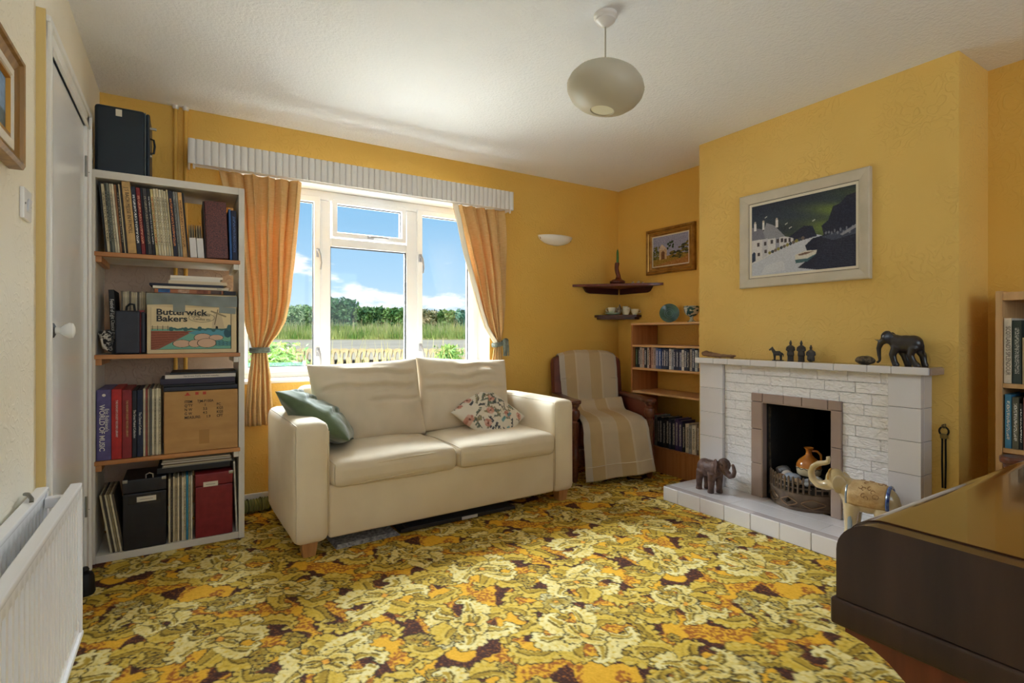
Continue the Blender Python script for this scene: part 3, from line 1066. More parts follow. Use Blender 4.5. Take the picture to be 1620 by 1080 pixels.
for i, (r, d, w, top, c1, c2, lab) in enumerate(bushes):
    t = thing('hedge_bush', lab, 'bush', od(r, d, 1.05), (0, 0, -TH), group='hedge across the road')
    h = (top - 1.05)

    def pt(rs, w=w, h=h):
        while True:
            q = rs.uniform(-1, 1, 3)
            n = max(abs(q[0]) ** 2, (q[1] ** 2 + max(0, q[2]) ** 6 + .35 * q[0] ** 4))
            if .45 < n < 1.0:
                break
        return np.array([q[0] * w * .97, q[1] * .75, h * (.5 + .5 * q[2]) * (1 + .12 * mnoise.noise(Vector((q[0] * 4, i, 0))))])
    leaves(int(1500 + 1500 * w), pt, .07, 40 + i).build('foliage', foliage_mat('hedge_leaf_%d' % i, c1, c2), t, smooth=False, fix=False)
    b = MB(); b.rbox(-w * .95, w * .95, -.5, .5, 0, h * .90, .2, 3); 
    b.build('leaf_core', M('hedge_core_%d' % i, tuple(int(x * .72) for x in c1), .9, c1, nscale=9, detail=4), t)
    b = MB(); b.tube([(0, 0, 0), (.05, .05, h * .5), (-.04, 0, h * .8)], [.03, .02, .008], 5); b.build('stem', TWIG, t)


def blades(n, r0, r1, d0, d1, hmin, hmax, seed, wd=.012, zoff=0.0):
    rs = np.random.RandomState(seed); vs = []; fs = []
    for i in range(n):
        r = rs.uniform(r0, r1); d = rs.uniform(d0, d1); z = float(gz(d)) + zoff
        h = rs.uniform(hmin, hmax); x, y, _ = od(r, d, 0); a = rs.rand() * PI
        cx, cy = math.cos(a) * wd, math.sin(a) * wd; lx, ly = rs.normal(0, .18, 2) * h
        k = len(vs)
        vs += [(x - cx, y - cy, z), (x + cx, y + cy, z), (x + lx, y + ly, z + h)]; fs.append((k, k + 1, k + 2))
    b = MB(); b.add(vs, fs); return b


g = blades(15000, -14, 4, 16.2, 18.3, .10, .34, 3, .016).build('verge_grass', foliage_mat('grass_green', (112, 150, 62), (188, 196, 118), 1.2), smooth=False, fix=False)
tag(g, 'long green grass on the bank in front of the hedge', 'grass', kind='stuff')
vg = g
g = blades(1500, -14, 4, 16.6, 18.0, .35, .55, 7, .008).build('seed_heads', foliage_mat('grass_straw', (206, 196, 140), (222, 214, 168), 2), vg, smooth=False, fix=False); g['kind'] = 'stuff'
g = blades(220, -5.2, .4, 7.6, 8.8, .25, .62, 9, .006, .02).build('garden_grass', foliage_mat('grass_straw2', (168, 176, 96), (214, 204, 150), 2), smooth=False, fix=False)
tag(g, 'thin tall grass stalks growing before the garden edging', 'grass', kind='stuff')

for k, (r, d, w, top, lab) in enumerate([(-2.95, 6.6, .34, .93, 'leafy green garden shrub low in the left window pane'),
                                         (-3.75, 6.4, .36, .86, 'green garden shrub half hidden by the left curtain'),
                                         (-.98, 8.3, .20, .86, 'small green plant before the edging at the right pane')]):
    t = thing('garden_shrub', lab, 'shrub', od(r, d, .42), (0, 0, -TH), group='front garden shrubs')
    h = top - .42

    def pt2(rs, w=w, h=h):
        q = rs.normal(0, .42, 3)
        return np.array([q[0] * w, q[1] * w, h * min(1, abs(rs.normal(.55, .26)))])
    leaves(1100, pt2, .042, 90 + k, .32).build('foliage', foliage_mat('shrub_leaf_%d' % k, (70, 120, 58), (150, 186, 104), 5), t, smooth=False, fix=False)
    for j in range(5):
        a = j * 1.25; b = MB(); b.tube([(0, 0, 0), (math.cos(a) * w * .3, math.sin(a) * w * .3, h * .8)], [.012, .004], 5); b.build('stem', TWIG, t)
# pale green pane on the gravel, imitating a reflection in the left light
t = thing('reflection_pane', 'pale green pane imitating a reflection in the left window pane', 'reflection pane', (0.80, 5.0, .36), (0, 0, R(-16)))
gm = bpy.data.materials.new('reflection_green'); gm.use_nodes = True
nt = gm.node_tree; nt.nodes.clear(); o_ = nt.nodes.new('ShaderNodeOutputMaterial'); tr = nt.nodes.new('ShaderNodeBsdfTransparent'); df = nt.nodes.new('ShaderNodeBsdfDiffuse'); mx = nt.nodes.new('ShaderNodeMixShader')
tr.inputs[0].default_value = (.78, .95, .88, 1); df.inputs[0].default_value = L3((96, 158, 142)); mx.inputs[0].default_value = .38
nt.links.new(tr.outputs[0], mx.inputs[1]); nt.links.new(df.outputs[0], mx.inputs[2]); nt.links.new(mx.outputs[0], o_.inputs[0])
b = MB(); b.box(-.62, .12, -.004, .004, .0, .44); b.build('pane', gm, t, smooth=False)
for x_ in (-.62, .12):
    b = MB(); b.tube([(x_, 0, 0), (x_, 0, .45)], .012, 8); b.build('post', M('post_green', (120, 160, 140), .5), t)
# ================================================================== PELMET, CURTAINS, LAMPS
PELW = M('pelmet_white', (232, 230, 228), 0.35)
pel = thing('pelmet', 'long white fluted curtain pelmet above the window', 'pelmet', (0, 0, 0))
PX0, PX1, PZ0, PZ1, PYF = 0.022, 2.138, 1.992, 2.130, 3.40
b = MB(); b.box(PX0 + .004, PX1 - .004, PYF + .008, PYF + .016, PZ0 + .003, PZ1 - .003); b.build('back_board', PELW, pel, smooth=False)
b = MB(); b.rbox(PX0, PX0 + .012, PYF + .002, YB - .001, PZ0, PZ1, .003); b.build('end_board', PELW, pel)
b = MB(); b.rbox(PX1 - .012, PX1, PYF + .002, YB - .001, PZ0, PZ1, .003); b.build('end_board', PELW, pel)
NS = 57; sw = (PX1 - PX0) / NS
poly = [(-sw / 2 + .0012, .008), (sw / 2 - .0012, .008)] + [((sw / 2 - .0012) * math.cos(t), .003 - .0065 * math.sin(t)) for t in np.linspace(0, PI, 7)]
b = MB(); b.prism(poly, PZ0, PZ1); flute = b.mesh('flute')
flute.materials.append(PELW); flute.shade_smooth(); flute.set_sharp_from_angle(angle=R(50))
bm = bmesh.new(); bm.from_mesh(flute); bmesh.ops.recalc_face_normals(bm, faces=bm.faces); bm.to_mesh(flute); bm.free()
for k in range(NS):
    inst('flute', flute, pel, (PX0 + sw * (k + .5), PYF, 0))
for x in (PX0 + .03, PX1 - .02):
    b = MB(); b.rbox(x - .006, x + .006, PYF + .02, PYF + .032, PZ0 - .02, PZ0 + .01, .002); b.build('bracket', PELW, pel)
# curtain rail
b = MB(); b.rbox(PX0 + .03, PX1 - .03, 3.478, 3.492, 1.998, 2.012, .003); b.build('rail', PELW, pel)

CURT = cloth_translucent('curtain_cloth', (218, 182, 124), (230, 198, 146), 0.15)
TIE = M('tieback_grey', (118, 124, 112), .6, (86, 92, 84), nscale=40)


def interp(z, tab):
    zs = [t[0] for t in tab]; return [float(np.interp(z, zs, [t[k] for t in tab])) for k in range(1, len(tab[0]))]


def curtain(label, tab, nf, seed, zbot, ztop, ytop, tie, tierot=0):
    """tab rows (z ascending): z, x0, x1, fold amplitude, y centre"""
    t = thing('curtain', label, 'curtain', ((tab[0][1] + tab[0][2]) / 2, 3.47, 0), group='pair of orange curtains')
    ox = t.location.x

    def fn(u, v):
        z = zbot + (ztop - zbot) * v
        x0, x1, amp, yc = interp(z, tab)
        w = u + .02 * math.sin(9 * v + seed) * math.sin(PI * u)
        ph = 2 * PI * nf * w + .9 * math.sin(3.1 * v + seed)
        x = x0 + (x1 - x0) * u + amp * .35 * math.sin(2 * ph)
        y = yc + 1.25 * amp * (math.sin(ph) + .35 * math.sin(2.3 * ph + seed + 2 * v))
        pn = mnoise.noise(Vector((u * 6, v * 5, seed))) * .012
        return (x - ox, y + pn - 3.47, z)
    b = MB(); b.grid(fn, 120, 90)
    c = b.build('drape', CURT, t, fix=False, ang=180)
    md = c.modifiers.new('thick', 'SOLIDIFY'); md.thickness = .003
    x0, x1, amp, yc = interp(ztop, tab)
    # tie band
    zx0, zx1, _, ycc = interp(tie, tab)
    pts = []
    rx = (zx1 - zx0) / 2 + .012; ry = .045
    for k in range(28):
        a = 2 * PI * k / 28
        pts.append(((zx0 + zx1) / 2 - ox + rx * math.cos(a), ycc - 3.47 + ry * math.sin(a), tie + tierot * math.cos(a)))
    b = MB()
    for dz, r in ((-.010, .007), (0, .009), (.010, .007)):
        b.tube([(p[0], p[1], p[2] + dz) for p in pts], r, 8, closed=True)
    tb = b.build('tieback', TIE, t)
    return t, tb, ox


curtL, tbL, oxL = curtain('orange curtain tied back beside the tall bookcase', [
    (.50, .315, .475, .016, 3.468), (.60, .315, .465, .018, 3.468), (.80, .330, .450, .014, 3.466), (.90, .345, .435, .010, 3.466), (.955, .350, .428, .008, 3.466),
    (1.00, .340, .455, .012, 3.466), (1.06, .322, .500, .020, 3.466), (1.13, .306, .535, .024, 3.466), (1.25, .292, .560, .024, 3.466), (1.5, .262, .585, .023, 3.468), (1.8, .225, .608, .020, 3.47), (2.0, .180, .625, .016, 3.475)],
    5.2, 1.3, .505, 1.995, 3.47, .955)
curtR, tbR, oxR = curtain('orange curtain tied back by the yellow wall beside the lamp', [
    (.52, 1.985, 2.105, .012, 3.480), (.75, 1.985, 2.105, .014, 3.480), (.90, 2.005, 2.085, .009, 3.480), (.975, 2.015, 2.075, .007, 3.480), (1.02, 1.985, 2.085, .010, 3.478),
    (1.10, 1.930, 2.098, .016, 3.476), (1.25, 1.872, 2.105, .020, 3.474), (1.45, 1.810, 2.103, .022, 3.472), (1.7, 1.740, 2.095, .020, 3.472), (2.0, 1.665, 2.085, .016, 3.475)],
    4.6, 4.1, .50, 1.995, 3.47, .975, .01)
# pale lining showing along the right curtain's leading edge
def lining(u, v):
    z = .98 + (1.995 - .98) * v
    x0, x1, amp, yc = interp(z, [(.975, 2.018, 2.075, .007, 3.480), (1.02, 1.985, 2.085, .010, 3.478), (1.10, 1.930, 2.098, .016, 3.476), (1.25, 1.872, 2.105, .020, 3.474), (1.45, 1.810, 2.103, .022, 3.472), (1.7, 1.740, 2.095, .020, 3.472), (2.0, 1.665, 2.085, .016, 3.475)])
    return (x0 - .014 + .034 * u - oxR, yc - .030 + .02 * (1 - u) - 3.47 + .004 * math.sin(v * 12), z)


b = MB(); b.grid(lining, 4, 40); lo_ = b.build('lining', M('lining_white', (236, 226, 206), .9), curtR, fix=False, ang=180); md = lo_.modifiers.new('t', 'SOLIDIFY'); md.thickness = .002
# loose tassel end on the right tie
b = MB()
rs = random.Random(4)
for k in range(14):
    x = 2.080 - oxR + rs.uniform(-.018, .018); y = -.045 + rs.uniform(-.012, .01)
    b.tube([(x, y, 1.0), (x + rs.uniform(-.01, .012), y - .004, .95), (x + rs.uniform(-.012, .016), y, .885)], [.005, .005, .004], 6)
b.ball((2.080 - oxR, -.045, 1.0), (.026, .018, .02), 10)
tas = b.build('tassel', TIE, curtR); tas['kind'] = 'stuff'

# pendant lamp
pl = thing('pendant_lamp', 'pale disc-shaped pendant lamp hanging from the ceiling', 'lamp', (1.449, 1.609, ZC))
SHADE = M('lampshade_plastic', (196, 190, 172), .45, (186, 178, 158), nscale=3)
b = MB(); b.lathe([(.0, 0), (.047, 0), (.047, -.012), (.040, -.020), (.040, -.026), (.016, -.046), (.006, -.050), (0, -.050)], 32); b.build('ceiling_rose', M('rose_white', (226, 222, 218), .4), pl)
b = MB(); b.tube([(0, 0, -.045), (0, 0, -.20)], .0032, 8); b.build('cable', M('cable_grey', (170, 164, 152), .5), pl)
seg = 96
prof = [(.014, .088), (.05, .084), (.09, .072), (.125, .050), (.146, .024), (.155, -.002), (.150, -.028), (.132, -.056), (.104, -.078), (.072, -.092), (.048, -.098), (.045, -.094), (.070, -.088), (.10, -.075), (.13, -.053), (.148, -.026), (.152, -.002), (.143, .023), (.122, .048), (.088, .069), (.05, .081), (.014, .085)]
b = MB()
vs = []; fs = []; n = len(prof)
for i in range(seg):
    a = 2 * PI * i / seg; k = 1 + (.006 if i % 2 else -.004)
    for r, z in prof:
        vs.append((r * k * math.cos(a), r * k * math.sin(a), z))
for i in range(seg):
    j = (i + 1) % seg
    for k in range(n - 1):
        fs.append((i * n + k, j * n + k, j * n + k + 1, i * n + k + 1))
b.add(vs, fs)
sh = b.build('lamp_shade', SHADE, pl, (0, 0, -.292), (R(4), R(7), 0), ang=60)
b = MB(); b.lathe([(0, -.090), (.046, -.090), (.046, -.094), (0, -.094)], 32); b.build('diffuser_disc', M('diffuser', (232, 228, 206), .5), sh)

# half-bowl wall light
wl = thing('wall_light', 'white half-bowl wall light on the yellow window wall', 'lamp', (2.633, YB, 1.79))
vs = []; fs = []; nu, nv = 24, 10
for j in range(nv + 1):
    t = j / nv
    rr = math.sin(t * PI / 2) ** .8; z = .072 * (1 - math.cos(t * PI / 2)) ** .8
    for i in range(nu + 1):
        a = PI * i / nu
        vs.append((.166 * rr * math.cos(a), -.095 * rr * math.sin(a) - .001, z))
for j in range(nv):
    for i in range(nu):
        a = j * (nu + 1) + i; fs.append((a, a + 1, a + nu + 2, a + nu + 1))
b = MB(); b.add(vs, fs)
bo = b.build('bowl', M('opal_glass', (240, 236, 228), .3), wl, fix=False, ang=180); md = bo.modifiers.new('t', 'SOLIDIFY'); md.thickness = .004
b = MB(); b.tube([(.155 * math.cos(a), -.088 * math.sin(a) - .003, .052) for a in np.linspace(0.05, PI - .05, 24)], .0022, 6); b.build('band', M('band_grey', (120, 118, 108), .4), wl)
for s in (-1, 1):
    b = MB(); b.tube([(s * .150, -.01, .075), (s * .160, -.02, .060), (s * .156, -.02, .040)], .003, 6); b.build('clip', M('clip_brass', (140, 108, 50), .35, metal=.8), wl)
b = MB(); b.rbox(-.05, .05, -.012, -.001, .01, .06, .004); b.build('back_plate', WHITE, wl)

# ================================================================== RADIATOR, SWITCH, LEFT PICTURE
RADW = M('radiator_white', (240, 240, 242), .25)
rad = thing('radiator', 'white double panel radiator on the left wall', 'radiator', (XL, 0, 0))
Y0r, Y1r, Zt, Zb = .62, 2.035, .600, .150
for (xo, nm) in ((.028, 'back_panel'), (.105, 'front_panel')):
    b = MB()
    zz0, zz1 = Zb, Zt
    n = 34; vs = []; fs = []
    prof = []
    for k in range(n):
        y = Y0r + .02 + (Y1r - Y0r - .04) * k / n; w = (Y1r - Y0r - .04) / n
        prof += [(y, 0), (y + w * .36, 0), (y + w * .46, -.008), (y + w * .90, -.008)]
    prof.append((Y1r - .02, 0))
    zl = [(zz0, .004), (zz0 + .012, .0), (zz0 + .035, 0), (zz0 + .05, 1), (zz1 - .055, 1), (zz1 - .04, 0), (zz1 - .012, 0), (zz1, .004)]
    for (z, k) in zl:
        for (y, dx) in prof:
            vs.append((xo + .010 + (dx if k == 1 else 0) - (.004 if k == .004 else 0), y, z))
    m = len(prof)
    for i in range(len(zl) - 1):
        for j in range(m - 1):
            a = i * m + j; fs.append((a, a + 1, a + m + 1, a + m))
    b.add(vs, fs)
    b.box(xo - .010, xo + .001, Y0r + .02, Y1r - .02, zz0, zz1)
    b.rbox(xo - .014, xo + .016, Y0r, Y0r + .022, zz0 - .004, zz1 + .004, .004); b.rbox(xo - .014, xo + .016, Y1r - .022, Y1r, zz0 - .004, zz1 + .004, .004)
    b.rbox(xo - .014, xo + .016, Y0r, Y1r, zz1 - .012, zz1 + .004, .005); b.rbox(xo - .014, xo + .018, Y0r, Y1r, zz0 - .006, zz0 + .012, .005)
    b.build(nm, RADW, rad, fix=False, ang=35)
b = MB(); b.rbox(.040, .094, Y1r - .05, Y1r - .02, Zt - .05, Zt - .02, .004); b.rbox(.040, .094, Y1r - .05, Y1r - .02, Zb + .02, Zb + .05, .004); b.build('end_link', RADW, rad)
b = MB(); b.tube([(.01, 1.93, Zt + .012), (.022, 1.90, Zt + .018), (.034, 1.875, Zt + .010), (.036, 1.86, Zt + .004)], .005, 8); b.build('hanging_clip', M('clip_steel', (120, 116, 106), .35, metal=.7), rad)
b = MB(); b.tube([(.06, Y1r + .001, .11), (.06, Y1r + .03, .11), (.06, Y1r + .035, .0)], .008, 10); b.rbox(.046, .074, Y1r - .02, Y1r + .02, .10, Zb + .03, .005); b.build('valve', RADW, rad)
b = MB(); b.rbox(.001, .030, .8, .84, .2, .58, .003); b.build('wall_bracket', RADW, rad)
b = MB(); b.rbox(.001, .030, 1.8, 1.84, .2, .58, .003); b.build('wall_bracket', RADW, rad)

sw_ = thing('light_switch', 'white light switch on the cream wall beside the door', 'switch', (XL, 1.965, 1.41))
b = MB(); b.rbox(0, .010, -.043, .043, -.043, .043, .003); b.build('plate', UPVC, sw_)
b = MB(); b.rbox(.009, .015, -.012, .012, -.018, .018, .002, T=T3((0, 0, 0), (0, R(8), 0))); b.build('rocker', M('switch_rocker', (214, 214, 218), .3), sw_)
for y in (-.030, .030):
    b = MB(); b.tube([(.0095, y, 0), (.0112, y, 0)], .003, 8); b.build('screw', M('screw_grey', (120, 120, 120), .4, metal=.6), sw_)


def frame_mesh(W, H, prof):
    """mitred frame in local XZ (front towards -Y); prof: list of (inset from outer edge, y)"""
    vs = []; fs = []; n = len(prof)
    for (sx, sz) in ((-1, -1), (1, -1), (1, 1), (-1, 1)):
        for (d, y) in prof:
            vs.append((sx * (W / 2 - d), y, sz * (H / 2 - d)))
    for c in range(4):
        e = (c + 1) % 4
        for k in range(n):
            l = (k + 1) % n
            fs.append((c * n + k, e * n + k, e * n + l, c * n + l))
    b = MB(); b.add(vs, fs); return b


# painting on the left wall, only its far edge in view
fp = thing('framed_picture', 'framed picture at the far left, cut by the edge of the photo', 'picture', (XL + .002, 1.50, 1.607), (0, 0, PI / 2))
frame_mesh(.62, .275, [(0, 0), (0, -.028), (.008, -.034), (.014, -.032), (.016, -.024), (.040, -.014), (.040, 0)]).build('frame', wood('oak_frame', (128, 92, 44), (170, 130, 70), 2), fp, ang=25)
frame_mesh(.545, .200, [(0, -.0135), (.0, -.018), (.02, -.020), (.024, -.012), (.024, -.010)]).build('slip', M('slip_white', (232, 226, 214), .5), fp, ang=25)
frame_mesh(.50, .155, [(0, -.011), (0, -.016), (.009, -.018), (.012, -.010), (.012, -.008)]).build('gilt_edge', M('gilt', (182, 132, 52), .35, metal=.6), fp, ang=25)
cv = Canvas(60, 24, (128, 164, 204)); cv.poly([(0, 0), (1, 0), (1, .35), (.6, .45), (0, .3)], (92, 112, 120)); cv.ell(.3, .8, .3, .12, (220, 226, 232)); cv.noise(6)
o = link('painting', cv.mesh('painting', .48, .135), attr_mat('oil_paint', .5), fp, (0, -.009, 0), smooth=False)
b = MB(); b.box(-.3, .3, -.006, 0, -.12, .12); b.build('backing', M('backing_card', (120, 96, 66), .8), fp, smooth=False)

# small black rubber wedge on the floor at the radiator's end
t = thing('door_stop', 'small black door stop on the carpet by the bookcase foot', 'door stop', (-.335, 2.72, 0), (0, 0, R(20)))
b = MB(); b.lathe([(.0, 0), (.030, 0), (.034, .01), (.030, .07), (.024, .085), (.0, .09)], 16); b.build('body', M('black_rubber', (18, 18, 20), .6), t)
b = MB(); b.lathe([(.0, .088), (.012, .09), (.014, .10), (.008, .11), (0, .112)], 12); b.build('top_knob', M('black_rubber2', (26, 26, 28), .4), t)

# ================================================================== SOFA
SOFA = M('sofa_canvas', (236, 223, 198), .85, (228, 213, 186), nscale=4, bump=.12, bscale=420, bdist=.002, sheen=.15)
SEAT = M('sofa_seat_canvas', (226, 212, 188), .85, (218, 204, 180), nscale=5, bump=.15, bscale=380, bdist=.002, sheen=.1)
PIPING = M('sofa_piping', (214, 198, 168), .8)
sf = thing('sofa', 'cream two-seater sofa standing under the window', 'sofa', (.432, 2.588, 0), (0, 0, R(1.6)))
SWID, SDEP = 1.685, .735
b = softbox(.165, SDEP, .575, .042, 8, (.006, .0, .006), .0025, 5, 1); aL = b.build('arm', SOFA, sf, (.0825, SDEP / 2, .07 + .2775), fix=False, ang=180)
b = softbox(.165, SDEP, .575, .042, 8, (.006, .0, .006), .0025, 5, 2); aR = b.build('arm', SOFA, sf, (SWID - .0825, SDEP / 2, .07 + .2775), fix=False, ang=180)
b = softbox(SWID - .32, .05, .255, .016, 8, (0, .004, 0), .0015, 5, 3); b.build('front_panel', SOFA, sf, (SWID / 2, .034, .07 + .1275), fix=False, ang=180)
b = MB(); b.rbox(.15, SWID - .15, .05, SDEP - .1, .08, .30, .01); b.build('seat_base', SOFA, sf)
b = softbox(SWID - .30, .16, .66, .045, 8, (0, .004, .004), .002, 5, 4); b.build('back_frame', SOFA, sf, (SWID / 2, SDEP - .08, .09 + .33), fix=False, ang=180)
for k, (x0, sd) in enumerate(((.167, 5), (.845, 8))):
    b = softbox(.676, .60, .135, .045, 12, (.004, .010, .026), .007, 5.5, sd)
    c = b.build('seat_cushion', SEAT, sf, (x0 + .338, .275, .375), fix=False, ang=180)
    b = MB()
    for dz in (.040, -.044):
        pts = []
        hx, hy, r = .333, .298, .045
        for a in range(36):
            t = 2 * PI * a / 36
            cx, cy = math.cos(t), math.sin(t); q = (abs(cx) ** 5 + abs(cy) ** 5) ** -.2
            px_, py_ = hx * cx * q, hy * cy * q
            pts.append((px_, py_, dz + .006 * math.sin(3 * t + sd)))
        b.tube(pts, .0035, 6, closed=True)
    b.build('seam', PIPING, c)
for k, (xc, sd, rz) in enumerate(((.515, 3, R(1)), (1.155, 6, R(-3)))):
    b = pillow(.665, .48, .24, 60, .016, sd, .05, .36, 5.5, [(.07, .010, .016, .012, -.32, .30), (-.01, .008, .010, .010, -.05, .33) , (.15, .012, .012, .012, -.2, .33)] if k == 0 else [(.10, .014, .016, .012, -.33, .2), (.03, .010, .018, .012, -.33, .30), (.17, .010, .012, .010, -.1, .3)])
    c = b.build('back_cushion', SEAT, sf, (xc, .49 + (0 if k == 0 else .015), .655), (R(-14), R(-2) if k == 0 else R(3), rz), fix=False, ang=180)
OAK = wood('oak_foot', (168, 118, 74), (196, 148, 98), 2)
for (x, y) in ((.075, .05), (SWID - .08, .05), (.075, SDEP - .06), (SWID - .08, SDEP - .06)):
    b = MB(); b.prism([(-.038, -.035), (.038, -.035), (.038, .035), (-.038, .035)], .0, .075)
    for i, v in enumerate(b.v):
        if v[2] < .01:
            b.v[i] = (v[0] * .72, v[1] * .72, v[2])
    b.build('foot', OAK, sf, (x, y, 0))
# arm seams
for x in (.158, SWID - .158):
    b = MB(); b.tube([(x, .001, .11), (x, .0005, .35), (x, .001, .59)], .0024, 6); b.build('seam', PIPING, sf)

GREENV = M('green_velvet', (74, 92, 62), .8, (100, 118, 84), nscale=6, bump=.25, bscale=45, bdist=.006, sheen=.6)
def face(zdir, xhint, spin=0.0):
    """orientation of a cushion: local Z up its slope, local X along xhint"""
    z = Vector(zdir).normalized(); x = (Vector(xhint) - z * Vector(xhint).dot(z)).normalized(); y = z.cross(x)
    return (Matrix((x, y, z)).transposed() @ Matrix.Rotation(spin, 3, 'Y')).to_euler()


gc = thing('cushion', 'dark green velvet cushion leaning over the sofa arm by the bookcase', 'cushion', (.625, 2.975, .602), face((-.80, .10, .60), (.12, .98, 0), R(16)))
b = pillow(.45, .44, .17, 48, .014, 21, .05, .5, 8, [(.06, .02, .012, .012, -.2, .2), (-.08, .015, .010, .012, -.2, .15), (.14, .015, .010, .010, -.15, .2)]); c = b.build('cover', GREENV, gc, fix=False, ang=180)
bd = []
for k in range(60):
    t = 2 * PI * k / 60
    cx, cy = math.cos(t), math.sin(t); q = (abs(cx) ** 8 + abs(cy) ** 8) ** -.125
    bd.append((cx * q, cy * q))
b = MB(); b.tube([(.22 * u * (1 - .05 * (1 - v * v)), 0, .22 * v * (1 - .05 * (1 - u * u))) for u, v in bd], .004, 6, closed=True); b.build('piping', M('green_piping', (58, 74, 50), .7), c)

# floral cushion
cv = Canvas(120, 120, (224, 216, 200)); r2 = np.random.RandomState(8)
for k in range(64):
    x, y, a = r2.rand(), r2.rand(), r2.rand() * 7
    L = .10 + .12 * r2.rand()
    cv.line(x, y, x + L * math.cos(a), y + L * math.sin(a), .007, (96, 92, 84))
    for j in range(3):
        q = .3 + .3 * j
        cv.ell(x + L * q * math.cos(a) + .02 * math.cos(a + 1.6), y + L * q * math.sin(a) + .02 * math.sin(a + 1.6), .028, .016, ((112, 124, 110), (78, 82, 88), (150, 140, 110))[k % 3])
for k in range(9):
    x, y = r2.rand(), r2.rand()
    for j in range(6):
        cv.ell(x + .04 * math.cos(j * 1.05), y + .04 * math.sin(j * 1.05), .03, .03, ((204, 150, 132), (192, 132, 116), (214, 176, 160))[(k + j) % 3])
    cv.ell(x, y, .018, .018, (130, 84, 70))
for k in range(4):
    x, y = .2 + .6 * r2.rand(), .05 + .2 * r2.rand(); cv.ell(x, y, .07, .03, (96, 150, 160), .8)
fc = thing('cushion', 'off-white floral patterned cushion lying against the right sofa arm', 'cushion', (1.665, 2.945, .535), face((-.10, .72, .70), (1, .12, .02), R(-33)))
b = pillow(.38, .38, .15, 84, .012, 31, .05, .5, 9, [(.05, .01, .010, .010, -.15, .12), (-.06, .012, .010, .010, -.1, .16)])
me = b.mesh('cover'); vcol(me, lambda u, v: cv.sample(u, v))
link('cover', me, attr_mat('floral_print', .85, .15, 300), fc, ang=180)

# things pushed under the sofa
t = thing('picture_glass', 'dark framed glass panel lying on the carpet under the sofa front', 'panel', (1.33, 2.705, .0), (0, 0, R(1)))
b = MB(); b.rbox(-.36, .36, -.04, .34, .004, .022, .003); b.build('frame', M('panel_dark', (52, 50, 52), .35), t)
b = MB(); b.box(-.33, .33, -.03, .30, .0222, .0235); b.build('glass', M('panel_glass', (70, 76, 84), .08), t, smooth=False)
b = MB(); b.rbox(.00, .10, -.043, -.036, .006, .022, .001); b.build('paper_label', M('label_white', (224, 222, 220), .6), t)
NEWSP = M('newsprint', (190, 190, 192), .8, (120, 120, 124), nscale=60, detail=3)
t = thing('newspaper', 'folded grey newspaper sticking out under the sofa front', 'newspaper', (.80, 2.70, .0), (0, 0, R(3)))
for k in range(4):
    b = MB(); b.box(-.17 + .004 * k, .16 - .003 * k, -.062 + .007 * k, .25, .001 + .0035 * k, .004 + .0035 * k); b.build('page', NEWSP, t, smooth=False)

# rolled green draught excluder at the skirting
t = thing('draught_excluder', 'rolled green cloth draught excluder against the skirting beside the sofa', 'draught excluder', (.365, 3.44, .042), (0, PI / 2, R(6)))
b = MB(); n = 40
b.lathe([(0, -.11)] + [(.036 + .003 * math.sin(k * 1.9) + .002 * math.sin(k * 4.3), -.11 + .19 * k / n) for k in range(n + 1)] + [(0, .08)], 20)
dx_ = b.build('body', M('green_roll', (112, 118, 62), .9, (150, 152, 92), nscale=20, stretch=(1, 1, 8)), t)
for z in (-.045, .025):
    b = MB(); b.tube([(.040 * math.cos(a), .040 * math.sin(a), z) for a in np.linspace(0, 2 * PI, 20, endpoint=False)], .004, 6, closed=True); b.build('tie', M('roll_tie', (86, 92, 50), .8), t)
# ================================================================== TALL BOOKCASE AND WHAT IT HOLDS
SHELFW = M('bookcase_white', (226, 222, 214), .45, (208, 200, 188), nscale=5, detail=5, lo=.5, hi=.8)
EDGEW = wood('shelf_edge_pine', (176, 112, 58), (204, 146, 88), 0)
BX0, BX1, BY0, BY1, BZ = -.366, .270, 3.045, 3.385, 1.802
bc = thing('bookcase', 'tall narrow white open bookcase packed with records beside the door', 'bookcase', (0, 0, 0))
b = MB(); b.rbox(BX0, BX0 + .027, BY0, BY1, .0, BZ - .03, .003); b.build('side', SHELFW, bc)
b = MB(); b.rbox(BX1 - .027, BX1, BY0, BY1, .0, BZ - .0, .003); b.build('side', SHELFW, bc)
b = MB(); b.rbox(BX0, BX1 - .027, BY0, BY1, BZ - .036, BZ, .003); b.build('top', SHELFW, bc)
b = MB(); b.rbox(BX0 + .027, BX1 - .027, BY0 + .004, BY1, .0, .034, .003); b.build('base', SHELFW, bc)
SHZ = (1.428, .955, .468)
for z in SHZ:
    b = MB(); b.rbox(BX0 + .027, BX1 - .027, BY0 + .030, BY1, z - .020, z, .002); s = b.build('shelf', SHELFW, bc)
    b = MB(); b.rbox(BX0 + .023, BX1 - .020, BY0 - .004, BY0 + .029, z - .020, z, .002); b.build('edging', EDGEW, s)
    for x in (BX0 + .027, BX1 - .050):
        b = MB(); b.rbox(x, x + .023, BY0 + .002, BY1 - .02, z - .048, z - .0205, .002); b.build('batten', EDGEW if x < 0 else SHELFW, s)

SPM = {}


